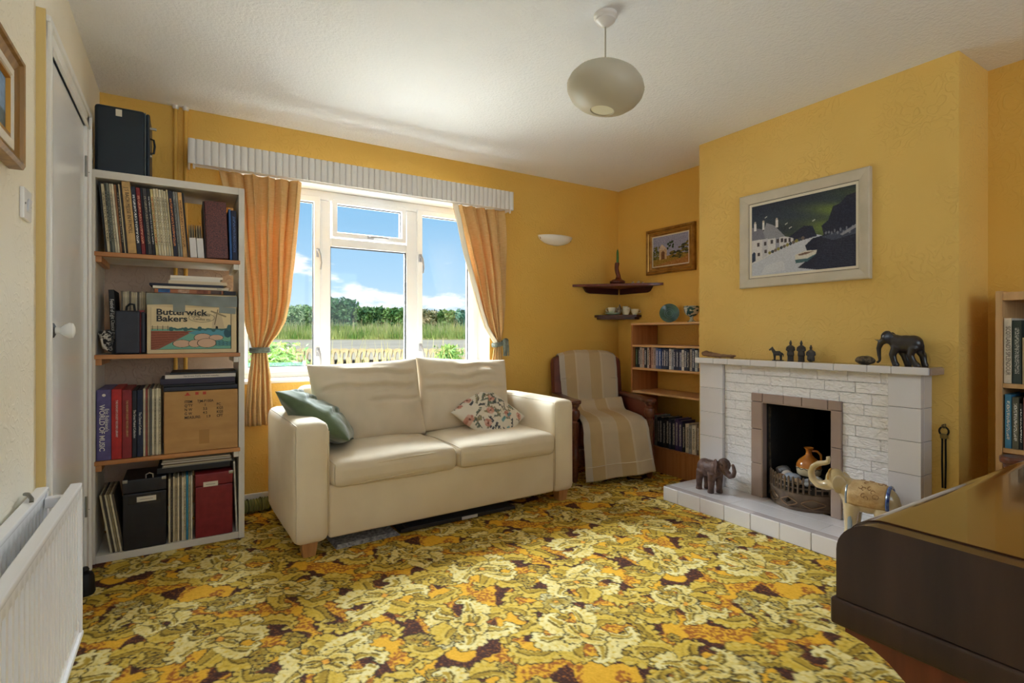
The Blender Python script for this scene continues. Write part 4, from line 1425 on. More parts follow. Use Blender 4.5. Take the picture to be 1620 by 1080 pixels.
def spine_mat(rgb, ink=None, rough=.55):
    k = (rgb, ink)
    if k in SPM:
        return SPM[k]
    m = bpy.data.materials.new('spine_%d_%d_%d' % rgb); m.use_nodes = True
    nt = m.node_tree; bs = nt.nodes['Principled BSDF']; N = nt.nodes.new
    bs.inputs['Roughness'].default_value = rough
    tc = N('ShaderNodeTexCoord')
    nz = N('ShaderNodeTexNoise'); nz.inputs['Scale'].default_value = 30; nz.inputs['Detail'].default_value = 4
    nt.links.new(tc.outputs['Object'], nz.inputs['Vector'])
    rp = N('ShaderNodeValToRGB'); rp.color_ramp.elements[0].position = .3; rp.color_ramp.elements[1].position = .75
    rp.color_ramp.elements[0].color = L3(tuple(x * .88 for x in rgb)); rp.color_ramp.elements[1].color = L3(tuple(min(255, x * 1.06 + 4) for x in rgb))
    nt.links.new(nz.outputs['Fac'], rp.inputs[0])
    if ink:
        sp = N('ShaderNodeSeparateXYZ'); nt.links.new(tc.outputs['Generated'], sp.inputs[0])

        def band(sock, c, hw):
            a = N('ShaderNodeMath'); a.operation = 'SUBTRACT'; nt.links.new(sock, a.inputs[0]); a.inputs[1].default_value = c
            d = N('ShaderNodeMath'); d.operation = 'ABSOLUTE'; nt.links.new(a.outputs[0], d.inputs[0])
            e = N('ShaderNodeMath'); e.operation = 'LESS_THAN'; nt.links.new(d.outputs[0], e.inputs[0]); e.inputs[1].default_value = hw
            return e.outputs[0]
        mp = N('ShaderNodeMapping'); mp.inputs['Scale'].default_value = (260, 1, 190); nt.links.new(tc.outputs['Object'], mp.inputs[0])
        n3 = N('ShaderNodeTexNoise'); n3.inputs['Scale'].default_value = 1; n3.inputs['Detail'].default_value = 0; nt.links.new(mp.outputs[0], n3.inputs['Vector'])
        g = N('ShaderNodeMath'); g.operation = 'GREATER_THAN'; g.inputs[1].default_value = .5; nt.links.new(n3.outputs['Fac'], g.inputs[0])
        def mul(a, c):
            x = N('ShaderNodeMath'); x.operation = 'MULTIPLY'; nt.links.new(a, x.inputs[0]); nt.links.new(c, x.inputs[1]); return x.outputs[0]
        msk = mul(mul(band(sp.outputs['X'], .5, .24), band(sp.outputs['Z'], .52, .36)), mul(g.outputs[0], band(sp.outputs['Y'], 0, .02)))
        mix = N('ShaderNodeMix'); mix.data_type = 'RGBA'; nt.links.new(msk, mix.inputs['Factor']); nt.links.new(rp.outputs[0], mix.inputs['A'])
        mix.inputs['B'].default_value = L3(ink); nt.links.new(mix.outputs['Result'], bs.inputs['Base Color'])
    else:
        nt.links.new(rp.outputs[0], bs.inputs['Base Color'])
    SPM[k] = m
    return m


PAGES = M('book_pages', (214, 200, 170), .8, (192, 176, 144), nscale=60, stretch=(1, 1, 1))
LETW = M('lettering_white', (232, 230, 224), .5)
LETK = M('lettering_black', (28, 24, 22), .5)
LETG = M('lettering_gold', (206, 176, 110), .4)


def upright(name, label, cat, group, x, z, y, w, h, d, rgb, ink=None, lean=0.0, book=False, parent_axis=0, rotz=0.0):
    """one sleeve or book standing on its lower edge, spine towards local -Y; x,z of its lower left front corner"""
    cat = {'record': 'record', 'book': 'book'}.get(cat, cat)
    if book:
        t = thing(name, label, cat, (x, y, z), (0, -lean, rotz), group)
        bb = MB(); tk = min(.002, w * .12)
        bb.box(0, tk, 0, d, 0, h); bb.box(w - tk, w, 0, d, 0, h); bb.box(0, w, -.0012, tk * .6, 0, h)
        me = bb.mesh('cover'); me.materials.append(spine_mat(rgb, ink)); link('cover', me, None, t, smooth=False)
        bb = MB(); bb.box(tk, w - tk, tk * .6, d - .004, .003, h - .004); bb.build('pages', PAGES, t, smooth=False)
        return t
    bb = MB(); bb.rbox(0, w, 0, d, 0, h, min(.0012, w * .2), 1)
    o = bb.build(name, spine_mat(rgb, ink), None, (x, y, z), (0, -lean, rotz), smooth=False)
    tag(o, label, cat, group)
    return o


rnd = random.Random(2)
CREAMS = [(220, 206, 170), (206, 192, 158), (228, 216, 186), (196, 184, 152), (214, 204, 176)]
# --- top shelf
seq = [(.009, (34, 36, 40), None, 'black'), (.011, (206, 192, 158), (90, 80, 60), 'cream'), (.006, (70, 76, 72), (180, 180, 170), 'grey green'),
       (.011, (120, 124, 112), (50, 50, 44), 'grey'), (.009, (214, 204, 176), (110, 100, 80), 'cream'), (.008, (226, 216, 190), None, 'white'),
       (.008, (150, 104, 66), None, 'brown'), (.008, (30, 28, 30), (180, 170, 150), 'black'), (.006, (210, 196, 160), None, 'cream'),
       (.007, (48, 44, 44), None, 'dark grey'), (.033, (206, 166, 104), None, 'tan'), (.018, (28, 34, 54), (226, 226, 224), 'navy'),
       (.017, (128, 26, 30), (220, 150, 120), 'dark red'), (.008, (26, 28, 40), None, 'navy'), (.017, (62, 58, 62), (150, 140, 120), 'charcoal'),
       (.012, (22, 24, 34), (190, 190, 190), 'black'), (.012, (226, 206, 140), (190, 60, 40), 'yellowish'), (.010, (224, 214, 184), (120, 110, 90), 'cream'),
       (.011, (216, 204, 170), (110, 100, 80), 'cream'), (.010, (230, 222, 196), (150, 130, 100), 'cream'), (.009, (212, 200, 166), (90, 84, 70), 'cream'),
       (.010, (222, 212, 182), (120, 110, 96), 'cream'), (.007, (206, 190, 150), None, 'cream'), (.019, (30, 32, 52), (210, 130, 70), 'navy'),
       (.010, (128, 130, 128), (70, 70, 68), 'grey'), (.009, (150, 150, 144), None, 'grey'), (.018, (204, 158, 96), (120, 80, 40), 'tan'), (.008, (36, 34, 36), None, 'black')]
x = BX0 + .027 + .034; y = BY0 + .012; seen = []
LEAN = R(4.6)
for k, (w, rgb, ink, word) in enumerate(seq):
    h = .318 + rnd.uniform(-.006, .004)
    if k == 10:
        h = .335
    o = upright('record_sleeve', '%s record sleeve, %s from the left on the top shelf of the tall bookcase' % (word, ORD[k]), 'record', 'records on the top shelf',
                x, SHZ[0] + .0015, y + rnd.uniform(-.004, .006), w - .0006, h, .31, rgb, ink, LEAN)
    seen.append(o)
    x += w / math.cos(LEAN) + .0004
text('J S BACH MESSE IN H MOLL', .021, LETK, seen[10], (.0165, -.0006, .20), (PI / 2, R(90), 0), sx=.85)
# two small white card boxes holding cards
for k in range(2):
    t = thing('card_box', ('small white card box, left of two beside the brown album', 'small white card box, right of two beside the brown album')[k], 'box', (x + .004 + k * .031, BY0 + .010, SHZ[0] + .001), (0, -R(4), 0), 'white card boxes on the top shelf')
    b = MB(); b.rbox(0, .028, 0, .20, 0, .098, .001); b.build('case', M('white_card', (226, 224, 222), .6), t)
    for j in range(4):
        b = MB(); b.box(.002 + j * .0065, .0045 + j * .0065, .012, .19, .09, .165 - .003 * (j % 2)); b.build('card', M('card_buff_%d' % (j % 2), ((196, 180, 140), (130, 122, 104))[j % 2], .7), t, smooth=False)
x += .072
t = thing('record_album', 'thick brown crocodile-grain record album on the top shelf', 'album', (x, BY0 + .004, SHZ[0] + .0015), (0, -R(2.2), 0))
CROC = bpy.data.materials.new('crocodile_grain'); CROC.use_nodes = True
nt = CROC.node_tree; bs = nt.nodes['Principled BSDF']; bs.inputs['Roughness'].default_value = .45
tc = nt.nodes.new('ShaderNodeTexCoord'); mp = nt.nodes.new('ShaderNodeMapping'); mp.inputs['Scale'].default_value = (110, 60, 190); vo = nt.nodes.new('ShaderNodeTexVoronoi'); vo.inputs['Scale'].default_value = 1.0; vo.feature = 'DISTANCE_TO_EDGE'
nt.links.new(tc.outputs['Object'], mp.inputs[0]); nt.links.new(mp.outputs[0], vo.inputs['Vector'])
rp = nt.nodes.new('ShaderNodeValToRGB'); rp.color_ramp.elements[0].color = L3((52, 20, 18)); rp.color_ramp.elements[1].color = L3((112, 52, 44)); rp.color_ramp.elements[1].position = .18
nt.links.new(vo.outputs['Distance'], rp.inputs[0]); nt.links.new(rp.outputs[0], bs.inputs['Base Color'])
b = MB(); b.rbox(0, .098, 0, .27, 0, .290, .006); b.build('binding', CROC, t)
b = MB(); b.rbox(-.006, .0, .01, .27, .002, .288, .002); b.build('end_board', M('album_board', (40, 26, 26), .5), t)
x += .104
for k, (w, rgb, word, h) in enumerate(((.010, (46, 96, 160), 'blue', .26), (.024, (20, 26, 58), 'navy', .255))):
    o = upright('record_box', '%s spine at the right end of the top shelf beside the brown album' % word, 'record', 'records on the top shelf', x, SHZ[0] + .001, BY0 + .008, w, h, .27, rgb, (70, 96, 150) if k else None, R(1.6))
    x += w + .001

# --- second shelf
z2 = SHZ[1] + .001
# woven bundle
bm_ = MB(); rr = random.Random(6)
t = thing('woven_bundle', 'crumpled black and white woven cloth bundle on the second shelf', 'cloth', (BX0 + .062, BY0 + .07, z2))
for k in range(22):
    bm_.ball((rr.uniform(-.02, .02), rr.uniform(-.03, .03), .02 + rr.random() * .085), (.017, .020, .016), 8)
me = fuse(bm_, .006, 2); link('cloth', me, M('woven_bw', (196, 192, 186), .9, (40, 38, 38), nscale=70, detail=1, lo=.46, hi=.54), t)
b = MB(); b.tube([(0, -.03, .10), (-.015, -.045, .07), (-.01, -.05, .04), (.008, -.048, .02)], .004, 6); b.build('fringe', M('fringe_white', (210, 206, 200), .8), t)
o = upright('record_box_set', 'leaning black boxed record set with white script lettering on the second shelf', 'record', None, BX0 + .079, z2, BY0 + .085, .022, .305, .23, (24, 24, 28), None, R(2.5))
text('Festival of Light Classical Music', .021, LETW, o, (.011, -.0006, .165), (PI / 2, R(90), 0), sx=.72)
x = BX0 + .110
for k in range(13):
    w = .0075; rgb = CREAMS[k % 5] if k % 4 else (120, 110, 96)
    word = 'brownish' if k % 4 == 0 else ('cream', 'buff', 'ivory', 'pale', 'ecru')[k % 5]
    upright('record_sleeve', '%s thin sleeve, %s from the left behind the navy case' % (word, ORD[k]), 'record', 'sleeves behind the navy case', x, z2, BY0 + .130, w, .302 + rnd.uniform(-.006, .004), .20, rgb, None, 0)
    x += .0082
NAVY = M('navy_vinyl', (22, 24, 40), .45, (30, 32, 48), nscale=20, bump=.1, bscale=300, bdist=.001)
t = thing('record_case', 'small navy record case with a top handle on the second shelf', 'case', (BX0 + .097, BY0 + .006, z2))
b = MB(); b.rbox(0, .098, 0, .118, 0, .205, .010); b.build('body', NAVY, t)
b = MB(); b.rbox(.098, .118, .004, .118, .004, .200, .008); b.build('lid', NAVY, t)
b = MB(); b.tube([(.098, -.0015, .004), (.098, -.0015, .2)], .0018, 6); b.build('red_edge', M('red_edge', (110, 30, 38), .5), t)
b = MB(); b.tube([(.04, .05, .203), (.042, .05, .225), (.054, .05, .238), (.070, .05, .236), (.074, .05, .203)], .005, 8); b.build('handle', M('case_handle', (26, 26, 30), .4), t)
b = MB(); b.rbox(.090, .112, .03, .06, .196, .209, .002); b.build('clasp', M('clasp_red', (150, 40, 44), .4), t)

# bakery box
KRAFT = M('cream_board', (222, 204, 166), .8, (212, 192, 152), nscale=12)
bx = thing('bakery_box', 'cardboard box printed Butterwick Bakers with eggs in a field, on the second shelf', 'box', (-.146, BY0 + .006, z2))
BW, BHH, BDD = .380, .292, .30
b = MB(); b.rbox(0, BW, 0, BDD, 0, BHH, .003); b.build('carton', KRAFT, bx)
cv = Canvas(300, 200, (226, 208, 168))
TEAL, BLU, BRN, EGG, K = (120, 178, 160), (96, 158, 178), (150, 92, 76), (214, 180, 156), (40, 36, 36)
cv.poly([(0, .48), (1, .48), (1, 0), (0, 0)], TEAL)
cv.poly([(0, .44), (.52, .44), (.10, .02), (0, 0)], BRN)
for k in range(7):
    cv.line(0, .40 - k * .06, .45 - k * .06, .41 - k * .055, .003, (110, 60, 50), .66)
cv.poly([(.44, .40), (.66, .50), (1, .50), (1, .30), (.62, .30)], BLU)
for k in range(20):
    cv.ell(.24 + .035 * k, .485 + .012 * math.sin(k * 2), .028, .022 + .03 * (k % 5 == 0), (70, 110, 112))
cv.poly([(.74, .50), (.77, .90), (.86, .90), (.91, .50)], (206, 188, 156)); cv.poly([(.79, .50), (.795, .56), (.82, .56), (.825, .50)], K)
cv.line(.78, .60, .82, .96, .006, (120, 104, 84), .66); cv.line(.74, .92, .92, .80, .012, (150, 136, 110), .66)
for x0, y0, rx, ry in ((.63, .28, .11, .10), (.80, .28, .09, .07), (.37, .14, .11, .09), (.53, .14, .08, .09), (.68, .15, .12, .11)):
    cv.ell(x0, y0, rx, ry, EGG, 1, K, .07)
for k in range(9):
    cv.ell(.84 + .05 * (k % 4), .10 + .05 * (k // 4) + .02 * (k % 2), .05, .022, (92, 150, 160), 1, K, .14)
cv.ell(.95, .40, .05, .12, (60, 96, 110)); cv.ell(.97, .52, .03, .08, (70, 110, 120))
for k in range(4):
    cv.line(.02 + .06 * k, .46, .02 + .06 * k, .56, .003, (70, 66, 60), .66)
cv.line(.0, .53, .22, .53, .003, (70, 66, 60), .66); cv.line(.0, .49, .22, .49, .003, (70, 66, 60), .66)
for (xa, ya, xb, yb) in ((0, .0, 1, .0), (0, .98, 0, 0), (.995, 0, .995, .97)):
    cv.line(xa, ya, xb, yb, .005, K, .66)
link('printed_front', cv.mesh('printed_front', BW - .040, .205), attr_mat('carton_print', .75), bx, (BW / 2 - .004, -.0012, .122), smooth=False)
text('Butterwick', .040, LETK, bx, (.036, -.002, .200), (PI / 2, 0, 0), bold=.0011, align='LEFT', sx=1.18)
text('Bakers', .040, LETK, bx, (.036, -.002, .168), (PI / 2, 0, 0), bold=.0011, align='LEFT', sx=1.18)
text('Long white', .018, LETK, bx, (.222, -.002, .186), (PI / 2, R(-4), 0)); text('Candles etc', .016, LETK, bx, (.226, -.002, .168), (PI / 2, R(3), 0))
b = MB(); b.tube([(.226 + .056 * math.cos(a), -.002, .176 + .022 * math.sin(a)) for a in np.linspace(0, 2 * PI, 36, endpoint=False)], .0008, 5, closed=True); b.build('pen_ring', LETK, bx)
TAPE = M('grey_tape', (128, 134, 122), .35, (112, 118, 108), nscale=10)
b = MB(); b.grid(lambda u, v: (-.002 + u * (BW + .004), -.0022 - .0012 * math.sin(u * 30) * math.sin(v * 5), BHH - .058 + .055 * v + .004 * math.sin(u * 6)), 40, 6); b.grid(lambda u, v: (-.002 + u * (BW + .004), -.003 + v * .10, BHH + .0012), 10, 2); b.build('tape', TAPE, bx, fix=False)
b = MB(); b.box(.105, .155, -.0034, -.0028, BHH - .090, BHH - .004); b.build('tape_patch', TAPE, bx, smooth=False)
b = MB(); b.box(.285, .36, -.0034, -.0028, BHH - .070, BHH - .040, T3((0, 0, 0), (0, R(4), 0), (1, 1, 1))); b.build('tape_patch', TAPE, bx, smooth=False)

# stack on the bakery box
zs = z2 + BHH + .0015


def flat(name, label, cat, x0, x1, y0, d, z, h, rgb, rot=0.0, book=True, group=None, ink=None):
    t = thing(name, label, cat, ((x0 + x1) / 2, y0 + d / 2, z), (0, 0, R(rot)), group)
    w = x1 - x0
    if book:
        tk = min(.0025, h * .15)
        b = MB(); b.box(-w / 2, w / 2, -d / 2, d / 2, 0, tk); b.box(-w / 2, w / 2, -d / 2, d / 2, h - tk, h); b.box(-w / 2, w / 2, -d / 2 - .001, -d / 2 + tk, 0, h)
        b.build('cover', M('cover_%d_%d_%d' % rgb, rgb, .55), t, smooth=False)
        b = MB(); b.box(-w / 2 + .004, w / 2 - .004, -d / 2 + .004, d / 2 - .004, tk, h - tk); b.build('pages', PAGES, t, smooth=False)
    else:
        b = MB(); b.rbox(-w / 2, w / 2, -d / 2, d / 2, 0, h, min(.004, h * .2)); b.build('case', M('cover_%d_%d_%d' % rgb, rgb, .5), t)
    return t


t = flat('tape_box', 'picture-covered cassette box lying lowest on the bakery box', 'box', -.118, .175, BY0 + .02, .24, zs, .022, (176, 108, 66), 0, False)
for k, (xa, c) in enumerate(((-.13, (40, 110, 170)), (-.05, (210, 170, 140)), (.03, (150, 84, 50)), (.09, (96, 70, 56)))):
    b = MB(); b.box(xa, xa + .048, -.1212, -.1203, .003, .020); b.build('picture_panel', M('panel_%d' % k, c, .5, tuple(max(0, q - 50) for q in c), nscale=60), t, smooth=False)
t = flat('book', 'dark book beside the cassette box on the bakery box', 'book', .178, .232, BY0 + .02, .22, zs, .020, (38, 36, 46), 0)
zs += .0225
t = flat('book', 'white spined book lying under the navy one on the bakery box', 'book', -.125, .195, BY0 + .015, .24, zs, .012, (222, 214, 196), 1); zs += .0125
text('Stereo', .008, LETK, t, (.12, -.1216, .006), (PI / 2, 0, 0))
flat('record_box', 'thin navy box third in the stack on the bakery box', 'record', -.135, .178, BY0 + .010, .25, zs, .012, (24, 26, 48), -1, False); zs += .0125
flat('book', 'thick cream book in the stack on the bakery box', 'book', -.062, .190, BY0 + .02, .22, zs, .016, (218, 202, 172), 1); zs += .0165
flat('book', 'white book second from the top on the bakery box', 'book', -.050, .165, BY0 + .03, .20, zs, .013, (232, 226, 214), -2); zs += .0135
flat('book', 'white paper pad topmost on the bakery box', 'book', -.056, .170, BY0 + .03, .20, zs, .012, (236, 230, 218), 2)

# --- third shelf
z3 = SHZ[2] + .001
x = BX0 + .030
big = [(.055, .325, (92, 84, 142), 'purple', "Eric Robinson's", 'WORLD OF MUSIC'), (.040, .325, (186, 34, 32), 'bright red', None, "THE READER'S DIGEST RECORD LIBRARY"),
       (.038, .320, (142, 34, 40), 'dark red', None, "THE READER'S DIGEST RECORD LIBRARY"), (.019, .316, (22, 26, 40), 'black', None, 'The Great Musical Collection'), (.023, .316, (20, 30, 60), 'navy', None, 'The Classical Collection')]
for k, (w, h, rgb, word, l1, l2) in enumerate(big):
    t = thing('record_box_set', '%s boxed record set with a lettered spine on the third shelf' % word, 'record', (x, BY0 + .004, z3), (0, 0, 0), 'boxed record sets on the third shelf')
    b = MB(); b.rbox(0, w - .001, 0, .31, 0, h, .003); b.build('slipcase', spine_mat(rgb), t)
    if k == 0:
        text(l1, .020, LETW, t, (w * .70, -.0006, .185), (PI / 2, R(90), 0), sx=.85, bold=.0002); text(l2, .028, LETW, t, (w * .36, -.0006, .150), (PI / 2, R(90), 0), sx=.9, bold=.0005)
        b = MB(); b.lathe([(.0, 0), (.007, 0), (.007, .0006), (0, .0006)], 8, T3((w * .5, -.0002, .300), (PI / 2, 0, 0))); b.build('emblem', LETW, t)
    else:
        text(l2, .0115 if k < 3 else .0135, LETW if k != 2 else LETG, t, (w * .5, -.0006, h * (.58 if k < 3 else .5)), (PI / 2, R(90), 0), sx=.82)
    x += w
for k in range(8):
    w = (.010, .008, .007, .010, .009, .008, .009, .010)[k]; rgb = ((204, 196, 172), (150, 60, 50), (190, 180, 150), (96, 96, 92), (222, 214, 188), (176, 168, 140), (228, 220, 196), (200, 190, 160))[k]
    upright('record_sleeve', '%s thin record sleeve, %s from the left before the brown carton' % (('cream', 'red', 'buff', 'grey', 'ivory', 'drab', 'white', 'beige')[k], ORD[k]), 'record', 'records beside the brown carton', x, z3, BY0 + .01 + .003 * (k % 3), w - .0006, .318 + .004 * (k % 3 == 0), .30, rgb, (90, 84, 70) if k % 2 else None, 0)
    x += w
CARD = M('brown_card', (196, 152, 96), .8, (184, 140, 86), nscale=8, stretch=(1, 1, 3))
ct = thing('carton', 'plain brown cardboard carton stencilled with item details on the third shelf', 'carton', (-.078, BY0 + .008, z3))
CW, CH = .318, .300
b = MB(); b.rbox(0, CW, 0, .29, 0, CH, .003); b.build('box', CARD, ct)
rows = [('ITEM', 'TJM-P100A', ''), ("Q'TY", '1', 'PC'), ('N W', '3.5', 'KGS'), ('G W', '4.5', 'KGS'), ('MEASURE:', '1.9', 'CFT')]
for i, (a_, b_, c_) in enumerate(rows):
    zz = .247 - i * .0195
    text(a_, .0185, LETK, ct, (.084, -.0008, zz), (PI / 2, 0, 0), align='LEFT', bold=.0002, sx=.85)
    if b_ == 'TJM-P100A':
        text(b_, .0185, LETK, ct, (.138, -.0008, zz), (PI / 2, 0, 0), align='LEFT', bold=.0002, sx=.82)
    else:
        text(b_, .0185, LETK, ct, (.172 if i < 4 else .186, -.0008, zz), (PI / 2, 0, 0), align='CENTER', bold=.0002, sx=.85); text(c_, .0185, LETK, ct, (.222, -.0008, zz), (PI / 2, 0, 0), align='LEFT', bold=.0002, sx=.85)
REDP = M('red_print', (190, 70, 56), .7)
b = MB(); b.prism([(.082, .278), (.112, .278), (.104, .284), (.100, .293), (.094, .293), (.090, .284)], 0, .0005, T3((0, -.0003, 0), (PI / 2, 0, 0))); b.build('red_mark', REDP, ct)
for xa in (.130, .162):
    b = MB(); b.box(xa, xa + .014, -.0009, -.0002, .280, .294); b.build('red_mark', REDP, ct, smooth=False)
b = MB(); b.box(.146, .190, -.0009, -.0002, .035, .105); b.build('tape_patch', M('brown_tape', (172, 126, 66), .4), ct, smooth=False)
zs = z3 + CH + .0015
flat('record_box', 'black boxed set lying directly on the brown carton', 'record', -.082, .236, BY0 + .012, .26, zs, .022, (26, 28, 44), 1, False); zs += .0225
flat('record_box', 'thin black case second on the brown carton', 'record', -.078, .232, BY0 + .016, .25, zs, .011, (20, 20, 26), -1.5, False); zs += .0115
flat('record_box', 'thick dark violet box in the stack on the brown carton', 'record', -.094, .228, BY0 + .008, .26, zs, .028, (42, 36, 62), 0, False); zs += .0285
t = flat('book', 'white spined book in the stack on the brown carton', 'book', -.076, .228, BY0 + .014, .24, zs, .018, (216, 210, 202), 1); zs += .0185
text('The Strauss Family and their melodies', .010, LETK, t, (0, -.1216, .009), (PI / 2, 0, 0))
flat('record_box', 'glossy black folder topmost on the brown carton', 'record', -.050, .238, BY0 + .016, .25, zs, .010, (24, 22, 26), -2, False)

# --- bottom
z4 = .0350
x = BX0 + .080
for k in range(6):
    w = .0085; rgb = ((206, 196, 164), (70, 62, 50), (212, 202, 172), (150, 134, 96), (220, 210, 180), (96, 84, 66))[k]
    upright('record_sleeve', '%s thin sleeve, %s of those leaning in the bottom left corner of the bookcase' % (('cream', 'dark brown', 'ivory', 'tan', 'white', 'brown')[k], ORD[k]), 'record', 'leaning records at the bottom', x, z4, BY0 + .012, w - .0006, .275, .26, rgb, None, R(8.5))
    x += .0092
BLKV = M('black_vinyl', (20, 21, 28), .42, (28, 29, 36), nscale=30, bump=.1, bscale=350, bdist=.001)


def record_case(label, x, w, h, mat, mat2, lab_x, lab_z, lab_w, corner):
    t = thing('record_case', label, 'case', (x, BY0 + .004, z4))
    b = MB(); b.rbox(0, w, 0, .25, 0, h * .80, .006); b.build('body', mat, t)
    b = MB(); b.rbox(-.001, w + .001, -.001, .251, h * .805, h, .006); b.build('lid', mat, t)
    b = MB(); b.box(lab_x, lab_x + lab_w, -.0022, -.0014, lab_z, lab_z + .024); b.build('paper_label', M('paper_label', (222, 214, 196), .7), t, smooth=False)
    b = MB(); b.box(lab_x + .012, lab_x + lab_w - .012, -.0026, -.0022, lab_z + .010, lab_z + .012); b.build('writing', M('ink_grey', (110, 104, 98), .7), t, smooth=False)
    for s in corner:
        b = MB(); b.rbox(s - .010, s + .010, -.0035, .006, h - .014, h + .002, .003); b.build('corner_cap', M('steel_cap', (170, 168, 160), .3, metal=.8), t)
    return t


t = record_case('black record case with a paper label at the bottom of the bookcase', -.240, .172, .330, BLKV, BLKV, .055, .222, .076, (.01, .162))
b = MB(); b.rbox(.020, .150, -.0013, -.0002, .214, .254, .001); b.build('tape', M('black_tape', (34, 32, 36), .25), t)
b = MB(); b.tube([(.09, .0, .331), (.09, .012, .345), (.104, .012, .352), (.118, .012, .345), (.118, 0, .331)], .003, 8); b.build('catch', M('steel_cap', (170, 168, 160), .3, metal=.8), t)
x = -.060
for k in range(11):
    w = .0085; rgb = ((212, 202, 172), (60, 54, 46), (204, 190, 156), (176, 160, 126), (222, 212, 184), (100, 90, 70), (226, 218, 196), (206, 196, 166), (48, 140, 176), (190, 180, 150), (224, 214, 190))[k]
    word = ('cream', 'dark', 'buff', 'tan', 'ivory', 'brown', 'white', 'pale', 'bright blue', 'drab', 'off-white')[k]
    upright('record_sleeve', '%s record sleeve, %s from the left between the black and red cases' % (word, ORD[k]), 'record', 'records between the two cases', x, z4, BY0 + .012 + .003 * (k % 2), w - .0005, .312 + .004 * (k % 3), .29, rgb, (120, 110, 92) if k % 2 else None, 0)
    x += .0092
REDV = M('red_vinyl', (122, 22, 30), .45, (134, 30, 38), nscale=30, bump=.1, bscale=350, bdist=.001)
record_case('dark red record case with a paper label at the bottom of the bookcase', .052, .164, .318, REDV, REDV, .034, .252, .064, (.156,))
upright('record_sleeve', 'pale thin sleeve leaning against the right end of the bottom compartment', 'record', None, .232, z4, BY0 + .014, .008, .36, .28, (206, 200, 186), None, R(2.0))
zf = z4 + .334
flat('record_case', 'flat black case lying across the record cases at the bottom', 'case', -.105, .208, BY0 + .03, .24, zf, .030, (22, 22, 26), -1, False); zf += .0305
for k in range(6):
    flat('magazine', '%s thin paper sleeve, %s from the bottom of the pile under the third shelf' % (('grey', 'cream', 'brown', 'white', 'drab', 'ivory')[k], ORD[k]), 'magazine', -.088 + .004 * (k % 3), .214 - .005 * (k % 2), BY0 + .02 + .003 * (k % 2), .24, zf, .0052, ((150, 144, 132), (204, 192, 160), (110, 92, 72), (214, 208, 196), (160, 150, 130), (208, 200, 180))[k], 1 - .6 * k, False, 'papers under the third shelf'); zf += .0056

# --- on top of the bookcase
TEALV = M('teal_leatherette', (8, 28, 44), .38, (12, 34, 50), nscale=6, bump=.12, bscale=260, bdist=.001)
t = thing('record_player_case', 'dark teal upright record player case on top of the tall bookcase', 'case', (-.348, BY0 + .04, BZ + .001))
b = MB(); b.rbox(0, .196, 0, .26, 0, .318, .016, 3); b.build('body', TEALV, t)
b = MB(); b.rbox(.196, .212, .012, .25, .004, .312, .007); b.build('lid', TEALV, t)
b = MB(); b.box(.080, .104, -.0012, -.0004, .272, .304); b.build('paper_label', M('paper_label', (222, 214, 196), .7), t, smooth=False)
b = MB(); b.tube([(.205, .05, .205), (.226, .05, .20), (.230, .05, .17), (.226, .05, .135), (.206, .05, .13)], .005, 8); b.build('handle', M('case_handle', (26, 26, 30), .4), t)
for z in (.245, .11):
    b = MB(); b.rbox(.206, .238 if z > .2 else .220, .03, .045, z, z + .010, .002); b.build('latch', M('steel_cap', (170, 168, 160), .3, metal=.8), t)
b = MB(); b.tube([(.195, -.0012, .006), (.195, -.0012, .31)], .002, 6); b.build('edge_trim', M('pale_trim', (92, 110, 116), .4), t)
t = thing('woven_mat', 'black and white woven strip behind the dark case on the bookcase', 'cloth', (-.360, BY0 + .015, BZ + .001))
b = MB(); b.rbox(0, .009, 0, .02, 0, .10, .003); b.build('weave', M('woven_bw', (196, 192, 186), .9), t)

# ================================================================== CORNER BOOKCASE WITH PAPERBACKS
BEECH = wood('beech_board', (206, 158, 106), (222, 178, 128), 1, .45)
SAPELE = wood('warm_board', (158, 98, 52), (182, 122, 72), 2, .45)
KX0, KX1, KY0, KY1, KZ = 3.060, 3.350, 2.392, 3.095, 1.138
kb = thing('bookcase', 'low beech bookcase with paperbacks in the alcove left of the fireplace', 'bookcase', (0, 0, 0))
b = MB(); b.rbox(KX0, KX1, KY1 - .016, KY1, 0, KZ - .016, .002); b.build('side', SAPELE, kb)
b = MB(); b.rbox(KX0, KX1, KY0, KY0 + .016, 0, KZ - .016, .002); b.build('side', SAPELE, kb)
b = MB(); b.rbox(KX0 - .002, KX1, KY0, KY1, KZ - .016, KZ, .002); b.build('top', BEECH, kb)
for z in (.965, .785, .600, .195):
    b = MB(); b.rbox(KX0, KX1, KY0 + .016, KY1 - .016, z - .016, z, .002); b.build('shelf', BEECH if z > .3 else SAPELE, kb)
b = MB(); b.rbox(KX0 + .01, KX0 + .026, KY0 + .016, KY1 - .016, 0, .178, .002); b.build('plinth', SAPELE, kb)
